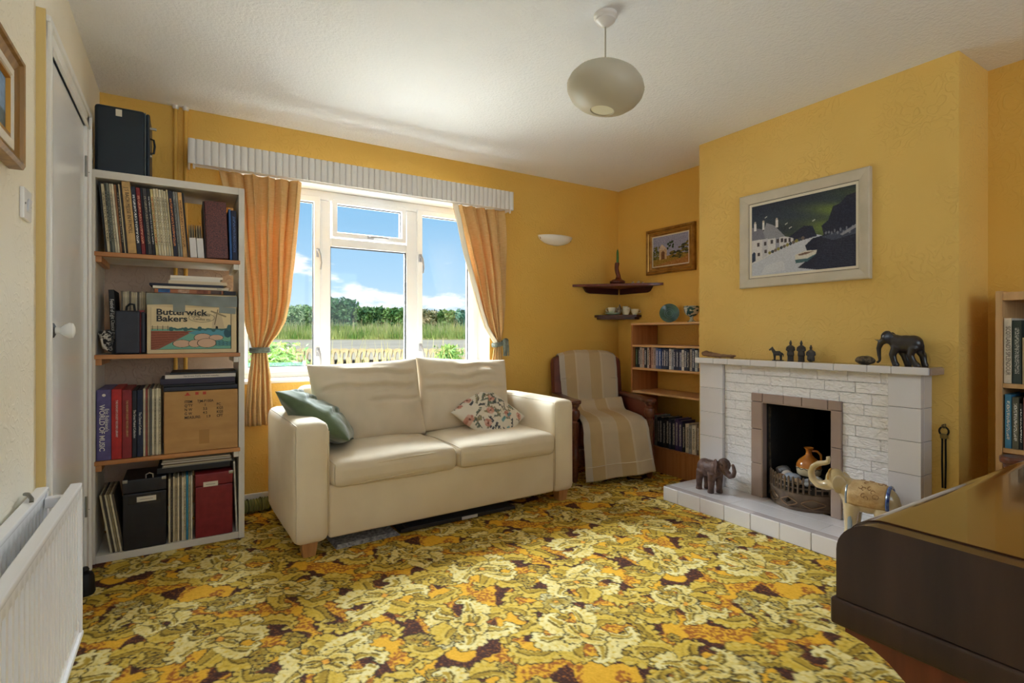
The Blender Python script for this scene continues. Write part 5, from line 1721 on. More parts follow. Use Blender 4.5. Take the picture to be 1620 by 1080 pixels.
pal = [((28, 40, 42), (120, 160, 120), 'dark green'), ((36, 38, 50), (190, 190, 200), 'black'), ((180, 172, 170), (80, 70, 80), 'grey'), ((198, 170, 160), (120, 60, 60), 'pinkish'), ((34, 40, 66), (210, 210, 220), 'navy'),
       ((206, 198, 188), (60, 60, 80), 'white'), ((110, 62, 56), (220, 190, 160), 'brown'), ((196, 160, 140), (110, 60, 50), 'salmon'), ((176, 158, 150), (60, 50, 60), 'taupe'), ((86, 108, 168), (220, 220, 240), 'blue'),
       ((54, 84, 150), (220, 225, 240), 'bright blue'), ((36, 48, 92), (210, 210, 225), 'navy'), ((40, 54, 84), (225, 225, 230), 'slate'), ((30, 44, 80), (200, 205, 225), 'dark blue'), ((216, 212, 210), (50, 50, 70), 'white'),
       ((150, 158, 176), (40, 44, 70), 'grey blue'), ((34, 48, 86), (215, 215, 225), 'navy'), ((38, 40, 70), (200, 200, 215), 'indigo'), ((44, 60, 100), (220, 220, 230), 'blue'), ((226, 222, 216), (50, 54, 60), 'white'),
       ((32, 40, 70), (220, 220, 225), 'navy'), ((30, 34, 58), (215, 210, 200), 'midnight'), ((180, 172, 166), (60, 54, 60), 'grey'), ((28, 44, 80), (205, 210, 225), 'navy'), ((190, 198, 206), (60, 66, 90), 'pale blue'), ((40, 56, 96), (220, 220, 230), 'blue')]
y = KY1 - .030
for k, (rgb, ink, word) in enumerate(pal):
    w = (.026, .020, .026, .024, .024, .026, .016, .028, .026, .026)[k % 10]
    if y - w < KY0 + .018:
        break
    # spine faces -X: local -Y turned to -X
    t = upright('paperback', '%s paperback, %s from the left in the upper row of the low bookcase' % (word, ORD[k]), 'book', 'paperbacks in the upper row', KX0 + .018 + rnd.uniform(0, .01), .786, y, w - .001, .150 + rnd.uniform(0, .014), .11, rgb, ink, 0, True, rotz=-PI / 2)
    y -= w
y = KY1 - .10; k = 0
pal2 = [((40, 44, 60), 'dark'), ((150, 140, 130), 'grey'), ((28, 30, 36), 'black'), ((166, 34, 36), 'red'), ((120, 118, 112), 'grey'), ((32, 30, 40), 'black'), ((26, 30, 44), 'navy'), ((44, 44, 48), 'charcoal'), ((28, 28, 34), 'black'),
        ((50, 54, 74), 'slate'), ((34, 38, 60), 'navy'), ((70, 52, 104), 'purple'), ((58, 46, 92), 'violet'), ((30, 32, 42), 'black'), ((200, 190, 170), 'cream'), ((150, 150, 150), 'grey'), ((218, 210, 190), 'white'), ((120, 100, 84), 'brown'), ((44, 36, 38), 'dark brown')]
while k < len(pal2):
    w = (.032, .026, .036, .028)[k % 4]
    if y - w < KY0 + .018:
        break
    rgb, word = pal2[k]
    upright('hardback', '%s hardback, %s from the left in the bottom row of the low bookcase' % (word, ORD[k]), 'book', 'books in the bottom row', KX0 + .012 + rnd.uniform(0, .02), .196, y, w - .001, .215 + rnd.uniform(-.012, .02), .145, rgb, (206, 200, 190) if sum(rgb) < 330 else (50, 46, 44), 0, True, rotz=-PI / 2)
    y -= w; k += 1

# plate and goblet on it
TEALG = M('teal_glaze', (28, 70, 66), .2, (70, 116, 110), nscale=14, coat=.4)
t = thing('plate', 'teal glazed plate standing on the low bookcase against the wall', 'plate', (3.262, 2.878, KZ + .074), Vector((-.74, -.64, .22)).to_track_quat('Z', 'X').to_euler())
b = MB(); b.lathe([(0, .004), (.040, .004), (.052, .006), (.074, .018), (.076, .022), (.070, .022), (.050, .011), (.038, .009), (0, .009)], 36); pp = b.build('dish', TEALG, t)
for r in (.022, .036):
    b = MB(); b.tube([(r * math.cos(a), r * math.sin(a), .0098) for a in np.linspace(0, 2 * PI, 30, endpoint=False)], .0018, 5, closed=True); b.build('ring', M('ring_blue', (96, 140, 150), .25), t)
b = MB(); b.tube([(.0, -.05, -.002), (.0, .05, -.002)], .003, 6); b.build('stand', M('wire_dark', (60, 50, 40), .5), t)
t = thing('goblet', 'blue and white glazed pottery goblet on the low bookcase', 'goblet', (3.19, 2.605, KZ))
b = MB(); b.lathe([(0, 0), (.030, 0), (.031, .006), (.016, .014), (.012, .030), (.016, .042), (.040, .056), (.053, .080), (.056, .118), (.053, .120), (.050, .084), (.036, .062), (0, .050)], 32)
b.build('cup', M('delft_glaze', (196, 208, 206), .2, (34, 88, 100), nscale=38, detail=1, lo=.48, hi=.54, coat=.5), t)
b = MB(); b.tube([(.0562 * math.cos(a), .0562 * math.sin(a), .112) for a in np.linspace(0, 2 * PI, 30, endpoint=False)], .002, 6, closed=True); b.build('rim_band', M('rim_green', (52, 96, 92), .25), t)

# ================================================================== CORNER SHELVES
MAHOG = wood('mahogany', (92, 36, 22), (124, 56, 34), 0, .35, .3)
DMAHOG = wood('dark_mahogany', (52, 20, 20), (76, 32, 28), 0, .35, .3)
sh_ = thing('corner_shelf', 'upper triangular mahogany corner shelf holding the candlestick', 'shelf', (XR, YB, 1.47))
b = MB(); b.prism([(-.001, -.001), (-.53, -.001), (-.50, -.045), (-.045, -.50), (-.001, -.53)], -.016, .004); b.build('board', MAHOG, sh_)
for k in range(2):
    poly = [(-.42, -.016), (-.02, -.016), (-.02, -.066), (-.36, -.066), (-.39, -.055)]
    b = MB(); b.prism([(p[0], p[1]) for p in poly], 0, .018, T3((0, -.002, 0), (PI / 2, 0, 0)) if k == 0 else T3((-.002, 0, 0), (PI / 2, 0, PI / 2)) @ Matrix.Diagonal((-1, 1, 1, 1)) @ Matrix.Scale(-1, 4, (1, 0, 0)))
    bk = b.build('bracket', DMAHOG, sh_)
sh2 = thing('corner_shelf', 'lower small dark corner shelf holding teacups', 'shelf', (XR, YB, 1.205))
arc = [(-.285, -.001), (-.285, -.03), (-.235, -.10), (-.15, -.20), (-.06, -.285), (-.03, -.285), (-.001, -.285)]
b = MB(); b.prism([(-.001, -.001)] + arc, -.008, .012); b.build('board', DMAHOG, sh2)
b = MB(); b.prism([(-.001, -.001)] + [(p[0] * .9, p[1] * .9) for p in arc], -.026, -.008); b.build('moulding', DMAHOG, sh2)

t = thing('candlestick', 'knotted driftwood candlestick with a green candle on the upper corner shelf', 'candlestick', (3.145, 3.34, 1.4745))
b = MB(); b.ball((0, 0, .018), (.075, .06, .026), 14); b.ball((.02, .01, .03), (.04, .035, .03), 12); b.ball((-.03, -.01, .02), (.05, .03, .022), 12)
b.tube([(0, 0, .02), (.012, 0, .07), (-.006, 0, .11), (-.012, 0, .14), (-.004, 0, .185)], [.030, .020, .019, .019, .021], 10)
me = fuse(b, .007, 3)
for v in me.vertices:
    v.co.z = max(v.co.z, 0.0)
link('stem', me, wood('root_wood', (74, 28, 18), (128, 62, 36), 2, .4), t)
b = MB(); b.lathe([(0, .183), (.0105, .183), (.0095, .27), (.006, .292), (.0015, .297), (0, .297)], 14); cnd = b.build('candle', M('green_wax', (58, 110, 48), .4), t)
b = MB(); b.tube([(0, 0, .295), (.001, 0, .305)], .0012, 5); b.build('wick', M('wick', (40, 36, 30), .9), cnd)
SHELLM = M('shell', (216, 200, 176), .4, (180, 156, 130), nscale=30)
for k, (x, y, r) in enumerate(((3.255, 3.27, .016), (3.285, 3.235, .020), (3.315, 3.215, .014))):
    t = thing('seashell', 'small pale seashell, %s of three beside the candlestick' % ('leftmost', 'middle and largest', 'rightmost')[k], 'shell', (x, y, 1.4742), (0, 0, k * 1.1), 'shells on the corner shelf')
    b = MB(); b.lathe([(0, 0), (r * .7, 0), (r, r * .4), (r * .8, r * .9), (r * .35, r * 1.3), (0, r * 1.7)], 12, None, 1.0, .8); b.build('whorl', SHELLM, t)
    b = MB(); b.tube([(r * math.cos(a) * (1 - .08 * a), r * .8 * math.sin(a) * (1 - .08 * a), r * .45 + a * r * .18) for a in np.linspace(0, 6, 16)], r * .12, 5); b.build('ridge', SHELLM, t)

CHINA = M('china_white', (226, 224, 206), .2, (196, 208, 176), nscale=30, lo=.5, hi=.7, coat=.4)
CHINAG = M('china_green', (196, 214, 188), .2, coat=.4)


def teacup(label, x, y, z, r=.036, h=.052, rot=0.0):
    t = thing('teacup', label, 'cup', (x, y, z), (0, 0, rot), 'teacups on the corner shelf')
    b = MB(); b.lathe([(0, .002), (r * .5, 0), (r * .55, .004), (r * .8, h * .35), (r, h), (r * .94, h), (r * .74, h * .36), (r * .4, .008), (0, .008)], 20); b.build('bowl', CHINA, t)
    b = MB(); b.tube([(r * .88, 0, h * .82), (r * 1.35, 0, h * .78), (r * 1.4, 0, h * .45), (r * .82, 0, h * .30)], .003, 6); b.build('handle', CHINA, t)
    return t


zz = 1.2175
t = thing('saucer_stack', 'two pale green saucers stacked under the left teacup', 'saucers', (3.195, 3.46, zz))
for k in range(2):
    b = MB(); b.lathe([(0, 0), (.034, 0), (.064, .010), (.065, .013), (.034, .005), (0, .005)], 28, T3((0, 0, k * .0075))); b.build('saucer', CHINAG, t)
teacup('white teacup on the saucers, leftmost on the corner shelf', 3.19, 3.46, zz + .0135, rot=2.5)
teacup('white footless teacup at the front of the corner shelf, middle of three', 3.245, 3.335, zz, .034, .060, 1.0)
teacup('white teacup with its handle to the right, rightmost on the corner shelf', 3.300, 3.292, zz, .035, .048, -.8)
t = thing('china_ornament', 'small brown and white shell-like ornament behind the teacups', 'ornament', (3.235, 3.425, zz))
b = MB(); b.ball((0, 0, .036), (.026, .020, .036), 12); b.ball((.02, .0, .045), (.018, .016, .034), 10); b.ball((.015, 0, .08), (.010, .008, .016), 8); me = fuse(b, .005, 2); link('body', me, M('ornament_brown', (196, 178, 150), .3, (96, 70, 50), nscale=40), t)
t = thing('milk_jug', 'small white milk jug behind the middle teacup', 'jug', (3.285, 3.39, zz))
b = MB(); b.lathe([(0, 0), (.022, 0), (.030, .02), (.026, .05), (.022, .062), (.028, .074), (.024, .074), (.018, .062), (0, .05)], 18); b.build('body', CHINA, t)
b = MB(); b.tube([(.024, 0, .066), (.046, 0, .06), (.046, 0, .03), (.028, 0, .022)], .003, 6); b.build('handle', CHINA, t)

# ================================================================== ARMCHAIRS
AWOOD = wood('chair_mahogany', (74, 36, 24), (112, 62, 42), 1, .3, .3)
ALEATH = M('chair_leather', (110, 52, 38), .45, (92, 42, 32), nscale=6)
DARKB = M('chair_dark_base', (44, 26, 20), .6)  # even dark brown for a chair base


def armchair(label, loc, rz):
    t = thing('armchair', label, 'armchair', loc, (0, 0, rz), 'matching wooden armchairs')
    hw = .285
    b = softbox(.50, .48, .20, .05, 6, (0, .01, .02), .003, 5, 2); b.build('seat', ALEATH, t, (0, .26, .32), fix=False, ang=180)
    b = MB(); b.rbox(-.255, .255, .02, .50, .10, .24, .01); b.build('seat_frame', AWOOD, t)
    # padded back, top gently arched
    b = softbox(.60, .11, .64, .05, 8, (0, .010, .03), .002, 5, 7)
    b.build('backrest', ALEATH, t, (0, .555, .545), (R(-9), 0, 0), fix=False, ang=180)
    for s in (-1, 1):
        # arm with round scroll end
        poly = [(-.030, .51), (.030, .51), (.034, .10), (.046, .05), (.050, .0), (.036, -.035), (0, -.048), (-.036, -.035), (-.050, .0), (-.046, .05), (-.034, .10)]
        b = MB(); b.prism(poly, .555, .582); am = b.build('arm', AWOOD, t, (s * hw, 0, 0), ang=60)
        md = am.modifiers.new('b', 'BEVEL'); md.width = .008; md.segments = 3; md.limit_method = 'ANGLE'
        # turned front post: fluted shaft, ball, collar
        b = MB(); vs = []; fs = []; seg = 32
        prof = [(.012, .0), (.020, .015), (.026, .06), (.024, .10), (.034, .13), (.034, .20), (.028, .22), (.026, .30), (.030, .345), (.033, .40), (.031, .425), (.022, .432), (.022, .440), (.034, .455), (.040, .480), (.034, .508), (.022, .520), (.022, .528), (.034, .540), (.036, .556)]
        n = len(prof)
        for i in range(seg):
            a_ = 2 * PI * i / seg
            for r, z in prof:
                q = r * (1 - (.16 * (i % 4 in (0,)) if .225 < z < .424 else 0))
                vs.append((q * math.cos(a_), q * math.sin(a_), z))
        for i in range(seg):
            j = (i + 1) % seg
            for k in range(n - 1):
                fs.append((i * n + k, j * n + k, j * n + k + 1, i * n + k + 1))
        fs.append(tuple(i * n for i in range(seg))[::-1]); fs.append(tuple(i * n + n - 1 for i in range(seg)))
        b.add(vs, fs); b.build('front_post', AWOOD, t, (s * hw, .0, 0), ang=30)
        b = MB(); b.rbox(s * hw - .014, s * hw + .014, .035, .51, .20, .555, .006); b.build('side_panel', ALEATH, t)
        b = MB(); b.rbox(s * hw - .022, s * hw + .022, .50, .54, .0, .56, .006); b.build('rear_post', AWOOD, t)
    b = MB(); b.rbox(-.25, .25, .0, .03, .12, .23, .006); b.build('front_rail', AWOOD, t)
    return t


ac = armchair('mahogany armchair in the corner under a striped throw', (2.622, 2.835, 0), R(-21))
# the throw: over the back, down, across the seat and hanging over the front
def throw_mat():
    m = bpy.data.materials.new('striped_throw'); m.use_nodes = True
    nt = m.node_tree; bs = nt.nodes['Principled BSDF']; bs.inputs['Roughness'].default_value = .9; N = nt.nodes.new
    uv = N('ShaderNodeUVMap'); sp = N('ShaderNodeSeparateXYZ'); nt.links.new(uv.outputs[0], sp.inputs[0])
    rp = N('ShaderNodeValToRGB'); rp.color_ramp.interpolation = 'CONSTANT'
    A, B, C_ = L3((200, 182, 152)), L3((186, 160, 118)), L3((192, 173, 144))
    el = rp.color_ramp.elements
    st = [(0, L3((186, 176, 160))), (.09, B), (.27, A), (.30, C_), (.52, B), (.71, A), (.74, C_), (.96, L3((186, 176, 160)))]
    el[0].position = 0; el[0].color = st[0][1]; el[1].position = st[1][0]; el[1].color = st[1][1]
    for p_, c_ in st[2:]:
        e = el.new(p_); e.color = c_
    nt.links.new(sp.outputs['X'], rp.inputs[0])
    nt.links.new(rp.outputs[0], bs.inputs['Base Color'])
    tc = N('ShaderNodeTexCoord'); nz = N('ShaderNodeTexNoise'); nz.inputs['Scale'].default_value = 240
    nt.links.new(tc.outputs['Object'], nz.inputs['Vector']); bp = N('ShaderNodeBump'); bp.inputs['Strength'].default_value = .3; bp.inputs['Distance'].default_value = .002
    nt.links.new(nz.outputs['Fac'], bp.inputs['Height']); nt.links.new(bp.outputs[0], bs.inputs['Normal'])
    return m


path = [(.660, .60), (.664, .75), (.666, .84), (.655, .895), (.600, .915), (.545, .893), (.520, .80), (.498, .68), (.476, .55), (.452, .475), (.40, .450), (.32, .452), (.24, .455), (.14, .452), (.04, .446), (-.030, .42), (-.068, .36), (-.082, .28), (-.090, .20), (-.100, .10), (-.108, .045)]
cum = [0]
for i in range(1, len(path)):
    cum.append(cum[-1] + math.hypot(path[i][0] - path[i - 1][0], path[i][1] - path[i - 1][1]))
tot = cum[-1]


def throw_fn(u, v):
    d = v * tot
    y = float(np.interp(d, cum, [p[0] for p in path])); z = float(np.interp(d, cum, [p[1] for p in path]))
    # width: narrower over the back, wider over the lap
    half = float(np.interp(v, [0, .3, .5, .62, .8, 1], [.235, .245, .235, .232, .245, .262]))
    shift = float(np.interp(v, [0, .4, .6, .85, 1], [.0, .0, .0, .005, .025]))
    x = (u - .5) * 2 * half + shift
    nz = mnoise.noise(Vector((u * 4, v * 7, 3.1))) * .010 + mnoise.noise(Vector((u * 9, v * 12, 1.1))) * .005
    # rucked fold where the seat meets the back
    fold = math.exp(-((v - .505 - .03 * (u - .5)) / .030) ** 2) * (.028 + .065 * u)
    arch = -.03 * (abs(u - .5) * 2) ** 3 if v < .36 else 0
    skew = (.05 * (u - .5)) * max(0, (v - .75)) * 4
    front = min(1, max(0, (v - .70) / .1))
    wave = .012 * math.sin(u * 11) * front
    return (x, y - abs(nz) * .6 - (wave + abs(nz)) * front - (0 if v > .34 else -abs(nz)), z + abs(nz) * .8 + fold + arch + skew + .004)


tw = thing('throw', 'beige and tan striped woven throw draped over the corner armchair', 'throw', (2.622, 2.835, 0), (0, 0, R(-21)))
b = MB(); b.grid(throw_fn, 56, 130); c = b.build('cloth', throw_mat(), tw, fix=False, ang=180)
md = c.modifiers.new('t', 'SOLIDIFY'); md.thickness = .004; md.offset = 1
b = MB(); b.tube([Vector(throw_fn(u, .945)) + Vector((0, -.004, .0)) for u in np.linspace(.02, .98, 40)], .0022, 5); b.build('hem_stitch', M('hem_cream', (222, 212, 190), .9), tw)

armchair('matching armchair by the right wall, only its arm showing over the piano', (2.47, .52, 0), R(-143))
# ================================================================== FIREPLACE
def tile_mat(name, c1, c2):
    return M(name, c1, .12, c2, nscale=3, coat=.5)


TILEW = tile_mat('white_glazed_tile', (220, 217, 220), (226, 223, 226))
TILEB = tile_mat('mauve_brown_tile', (158, 136, 126), (170, 150, 140))
TILEG = tile_mat('grey_edge_tile', (188, 178, 178), (202, 194, 196))
GROUT = M('grout', (196, 190, 190), .8)
BRICK = M('white_glazed_brick', (242, 240, 242), .16, coat=.6)
nt = BRICK.node_tree; bs = nt.nodes['Principled BSDF']; N = nt.nodes.new
tc = N('ShaderNodeTexCoord'); geo = N('ShaderNodeNewGeometry'); mp = N('ShaderNodeMapping'); mp.inputs['Scale'].default_value = (15, 26, 62)
nt.links.new(geo.outputs['Position'], mp.inputs[0]); nz = N('ShaderNodeTexNoise'); nz.inputs['Scale'].default_value = 1.0; nz.inputs['Detail'].default_value = 1.5; nz.inputs['Distortion'].default_value = 1.2
nt.links.new(mp.outputs[0], nz.inputs['Vector']); bp = N('ShaderNodeBump'); bp.inputs['Strength'].default_value = .8; bp.inputs['Distance'].default_value = .012
nt.links.new(nz.outputs['Fac'], bp.inputs['Height']); nt.links.new(bp.outputs[0], bs.inputs['Normal']); nt.links.new(bp.outputs[0], bs.inputs['Coat Normal'])

fpz = thing('fireplace', 'white tiled fireplace with a mantelshelf and raised hearth', 'fireplace', (0, 0, 0))
FP0, FP1 = 1.062, 2.286            # outer edges of the surround along Y
MZ0, MZ1, MX = .862, .898, 2.845
HT = .088
OY0, OY1, OZ = 1.465, 1.852, .655
# masonry core around the opening
b = MB(); b.box(2.91, 2.9965, FP0 + .006, OY0 - .002, .02, MZ0); b.box(2.91, 2.9965, OY1 + .002, FP1 - .006, .02, MZ0); b.box(2.91, 2.9965, OY0 - .002, OY1 + .002, OZ + .004, MZ0)
b.build('surround_core', GROUT, fpz, smooth=False)


def piece(name, x0, x1, y0, y1, z0, z1, mat, parent, r=.003, seg=2):
    b = MB(); b.rbox(x0, x1, y0, y1, z0, z1, r, seg); return b.build(name, mat, parent)


g_ = .0008
zt = [HT, .238, .394, .549, .705, MZ0]
for i in range(5):
    z0, z1 = zt[i] + g_, zt[i + 1] - g_
    piece('tile', 2.880, 2.912, FP0, 1.198 - g_, z0, z1, TILEW, fpz, .0022, 2)
    piece('tile', 2.914, 2.9965, FP0 - .001, FP0 + .012, z0, z1, TILEW, fpz, .003)
    piece('tile', 2.880, 2.912, 2.114 + g_, FP1, z0, z1, TILEW, fpz, .0022, 2)
    piece('tile', 2.914, 2.9965, FP1 - .012, FP1 + .001, z0, z1, TILEW, fpz, .003)
# rock-faced glazed bricks
variants = []
for v in range(6):
    rs = np.random.RandomState(60 + v)
    us = [-.5, -.488, -.38, -.25, -.12, 0, .12, .25, .38, .488, .5]; ws = [-.5, -.465, -.2, .05, .25, .465, .5]
    vs = []; fs = []
    for j, w in enumerate(ws):
        for i, u in enumerate(us):
            e = i in (0, len(us) - 1) or j in (0, len(ws) - 1)
            vs.append((0.006 if e else -.001 + .0035 * rs.rand(), u, w))
    nu = len(us) - 1
    for j in range(len(ws) - 1):
        for i in range(nu):
            a = j * (nu + 1) + i; fs.append((a, a + nu + 1, a + nu + 2, a + 1))
    b = MB(); b.add(vs, fs); me = b.mesh('brick'); me.materials.append(BRICK); variants.append(me)
NR = 14; rh = (MZ0 - HT) / NR; BL = .152; kk = 0
for r in range(NR):
    z0, z1 = HT + r * rh, HT + (r + 1) * rh
    cuts = [(1.199, 2.113)]
    if z0 < .69:
        cuts = [(1.199, 1.412), (1.923, 2.113)]
    off = 1.199 - (.075 if r % 2 else .0) - (.04 if r % 3 == 1 else 0)
    for (c0, c1) in cuts:
        y = off
        while y < c1:
            y0, y1 = max(y, c0), min(y + BL, c1)
            if y1 - y0 > .012:
                o = inst('brick', variants[kk % 6], fpz, (2.900, (y0 + y1) / 2, (z0 + z1) / 2), (0, 0, 0), (1, (y1 - y0) - .0014, (z1 - z0) - .0014)); kk += 1
            y += BL
# mauve tiled border of the fire opening
for (y0, y1, z0, z1) in ((1.412, 1.464, HT, .250), (1.412, 1.464, .251, .455), (1.412, 1.464, .456, .650), (1.853, 1.923, HT, .285), (1.853, 1.923, .286, .488), (1.853, 1.923, .489, .650),
                         (1.412, 1.480, .651, .702), (1.481, 1.618, .651, .702), (1.619, 1.722, .651, .702), (1.723, 1.850, .651, .702), (1.851, 1.923, .651, .702)):
    piece('border_tile', 2.886, 2.930, y0, y1 - .0006, z0, z1 - .0006, TILEB, fpz, .005, 3)
for (y0, y1, z0, z1) in ((1.4605, 1.466, HT, .650), (1.850, 1.857, HT, .650)):
    b = MB(); b.rbox(2.889, 2.997, y0, y1, z0, z1, .002); b.build('opening_return', TILEB, fpz)
b = MB(); b.rbox(2.889, 2.997, 1.464, 1.852, .646, .653, .002); b.build('opening_return', TILEB, fpz)
# sooty fire chamber
SOOT = M('soot', (20, 19, 21), .6, (52, 44, 42), nscale=7, detail=5, lo=.5, hi=.85, bump=.2, bscale=30)
b = MB()
b.box(3.28, 3.30, 1.47, 1.85, .02, .664)
b.add([(2.93, 1.4665, HT), (2.93, 1.4665, .646), (3.28, 1.56, .60), (3.28, 1.56, HT), (2.93, 1.8495, HT), (2.93, 1.8495, .646), (3.28, 1.76, .60), (3.28, 1.76, HT)],
      [(0, 1, 2, 3), (4, 7, 6, 5), (1, 5, 6, 2), (0, 3, 7, 4), (3, 2, 6, 7)])
b.build('fire_chamber', SOOT, fpz, smooth=False)
# rough edge of the fireback lining
b = MB(); b.tube([(2.950, 1.843, HT + .02), (2.953, 1.841, .25), (2.948, 1.842, .42), (2.952, 1.842, .62)], [.006, .008, .006, .007], 6); b.build('lining_edge', M('rusty_lining', (70, 62, 48), .8, (30, 26, 24), nscale=40), fpz)

# mantelshelf
ms = bpy.data.objects.new('mantelshelf', None); ms.parent = fpz; COL.objects.link(ms)
b = MB(); b.box(MX + .012, 2.9965, 1.024, 2.296, MZ0 + .006, MZ1 - .004); b.build('bed', GROUT, ms, smooth=False)
sy = [2.301, 2.159, 2.055, 1.901, 1.743, 1.590, 1.431, 1.275, 1.171, 1.019]
for i in range(len(sy) - 1):
    piece('edge_tile', MX, MX + .012, sy[i + 1] + g_, sy[i] - g_, MZ0, MZ1, TILEW, ms, .005, 3)
    piece('top_tile', MX + .012, 2.9965, sy[i + 1] + g_, sy[i] - g_, MZ1 - .004, MZ1, TILEB, ms, .0015)
piece('edge_tile', MX + .012, 2.9965, 1.013, 1.0235, MZ0, MZ1 - .004, TILEB, ms, .004)
piece('edge_tile', MX + .012, 2.9965, 2.2965, 2.307, MZ0, MZ1 - .004, TILEB, ms, .004)
# hearth
he = bpy.data.objects.new('hearth', None); he.parent = fpz; COL.objects.link(he)
HX = 2.582
hy = [2.329, 2.214, 2.050, 1.887, 1.724, 1.561, 1.401, 1.240, 1.080, .985]
b = MB(); b.box(HX + .012, 2.909, .99, 2.318, .002, HT - .004); b.build('bed', GROUT, he, smooth=False)
for i in range(len(hy) - 1):
    piece('front_tile', HX, HX + .012, hy[i + 1] + g_, hy[i] - g_, .001, HT - .001, TILEW, he, .004, 3)
    piece('edge_tile', HX + .004, HX + .058, hy[i + 1] + g_, hy[i] - g_, HT - .006, HT, TILEG, he, .002)
    piece('top_tile', HX + .0595, HX + .205, hy[i + 1] + g_, hy[i] - g_, HT - .005, HT, TILEW, he, .0015)
ty = [2.329, 2.130, 1.968, 1.805, 1.642, 1.480, 1.320, 1.160, .985]
for i in range(len(ty) - 1):
    piece('top_tile', HX + .2065, 2.9085, ty[i + 1] + g_, ty[i] - g_, HT - .005, HT, TILEW, he, .0015)
for k in range(2):
    piece('end_tile', HX + .013 + k * .162, HX + .013 + k * .162 + .160, 2.3185, 2.329, .001, HT - .006, TILEW, he, .003)

# ---- fire front (grate)
IRON = M('aged_brass_iron', (104, 88, 76), .42, (134, 116, 98), nscale=12, metal=.45)
IRON2 = M('aged_brass_relief', (150, 120, 92), .4, metal=.45)
gr = thing('fire_grate', 'ornate bowed metal fire grate with upright bars', 'grate', (2.945, 1.658, HT))


def bow(t, r=0.0):          # t -1..1 along the front: y, x
    return (-.115 * (1 - t * t) - r, .178 * t)


vs = []; fs = []; n = 24
levels = [(.001, .000), (.018, .004), (.022, -.002), (.070, .002), (.082, .008), (.092, .008), (.096, .0), (.100, -.004)]
for k in range(n + 1):
    t = -1 + 2 * k / n
    for (z, dr) in levels:
        x, y = bow(t, dr); vs.append((x, y, z))
    for (z, dr) in reversed(levels):
        x, y = bow(t, dr); vs.append((x + .012, y, z))
m = len(levels) * 2
for k in range(n):
    for j in range(m):
        a, c2 = k * m + j, k * m + (j + 1) % m
        fs.append((a, c2, c2 + m, a + m))
fs.append(tuple(range(m))); fs.append(tuple(n * m + j for j in range(m))[::-1])
b = MB(); b.add(vs, fs); b.build('apron', IRON, gr, ang=50)
for k, tc_ in enumerate((-.62, .0, .62)):
    pts = []
    for a in np.linspace(0, 2 * PI, 17)[:-1]:
        t = tc_ + .26 * math.copysign(abs(math.cos(a)) ** 1.0, math.cos(a)); z = .045 + .024 * math.sin(a) * (1 - abs(math.cos(a)) * .6)
        x, y = bow(t, .006); pts.append((x, y, z))
    b = MB(); b.tube(pts, .003, 6, closed=True); b.build('relief', IRON2, gr)
b = MB(); x, y = bow(.0, .0); b.prism([(0, -.016), (.014, 0), (0, .016), (-.014, 0)], 0, .012, T3((x - .004, y, .052), (0, -PI / 2, 0))); b.ball((x - .018, y, .052), .009, 10); b.build('air_knob', M('knob_dark', (54, 48, 44), .3, metal=.6), gr)
for z in (.122, .150):
    b = MB(); b.tube([(*bow(t, -.004), z) for t in np.linspace(-1, 1, 24)], .0045, 6); b.build('rail', IRON, gr)
for k in range(15):
    t = -1 + 2 * (k + .5) / 15
    x, y = bow(t, 0)
    b = MB(); b.rbox(-.004, .004, -.0055, .0055, .096, .172 + .004 * (k % 2), .002)
    b.prism([(-.0055, 0), (.0055, 0), (0, .012)], -.004, .004, T3((0, 0, .172), (PI / 2, 0, PI / 2))); b.build('bar', IRON, gr, (x, y, 0), (0, 0, math.atan2(-.23 * t, .178) * -1))
# coal bed
b = MB(); b.prism([(-.10, -.02), (-.075, -.11), (-.0, -.165), (.26, -.09), (.26, .09), (-.0, .165), (-.075, .11), (-.10, .02)], .085, .135); b.build('ash_bed', M('ash_bed', (40, 36, 34), .9), gr)

# pebbles laid on the grate
PEB = [((120, 120, 126), 'grey'), ((170, 160, 150), 'pale grey'), ((150, 112, 88), 'brown'), ((132, 140, 156), 'bluish striped'), ((176, 148, 114), 'sandy'), ((150, 156, 166), 'light blue grey'), ((196, 190, 182), 'whitish'), ((110, 104, 104), 'dark grey'), ((184, 172, 158), 'buff')]
pos = [(2.985, 1.780, .052), (2.945, 1.732, .040), (2.895, 1.735, .030), (2.890, 1.672, .046), (2.868, 1.628, .030), (2.880, 1.583, .034), (2.925, 1.560, .046), (2.905, 1.515, .034), (2.965, 1.505, .038)]
for k, ((x, y, r), (c, word)) in enumerate(zip(pos, PEB)):
    t = thing('pebble', '%s sea pebble, %s from the left on the fire grate' % (word, ORD[k]), 'pebble', (x, y, HT + .136), (0, R(rnd.uniform(-10, 10)), rnd.random() * 3), 'pebbles on the grate')
    b = MB(); b.ball((0, 0, r * .55), (r, r * .78, r * .55), 14)
    for i, v in enumerate(b.v):
        nn = mnoise.noise(Vector(v) * 30 + Vector((k, 0, 0))) * r * .12; b.v[i] = (v[0] + nn, v[1] - nn, max(0.0, v[2] + nn))
    b.build('stone', M('pebble_%d' % k, c, .45, tuple(min(255, q + 34) for q in c), nscale=22, stretch=(1, 1, 4), lo=.4, hi=.7), t)
jg = thing('stoneware_jug', 'small brown and cream stoneware jug standing on the grate', 'jug', (2.985, 1.632, HT + .172), (0, 0, R(-60)))
b = MB(); b.lathe([(0, 0), (.052, 0), (.060, .008), (.063, .03), (.064, .045)], 32); b.build('base', M('cream_stoneware', (206, 190, 158), .25, coat=.5), jg)
b = MB(); b.lathe([(.064, .045), (.062, .062), (.050, .084), (.030, .100), (.018, .112), (.014, .128), (.018, .142), (.027, .152), (.024, .153), (.012, .142), (.0, .12)], 32)
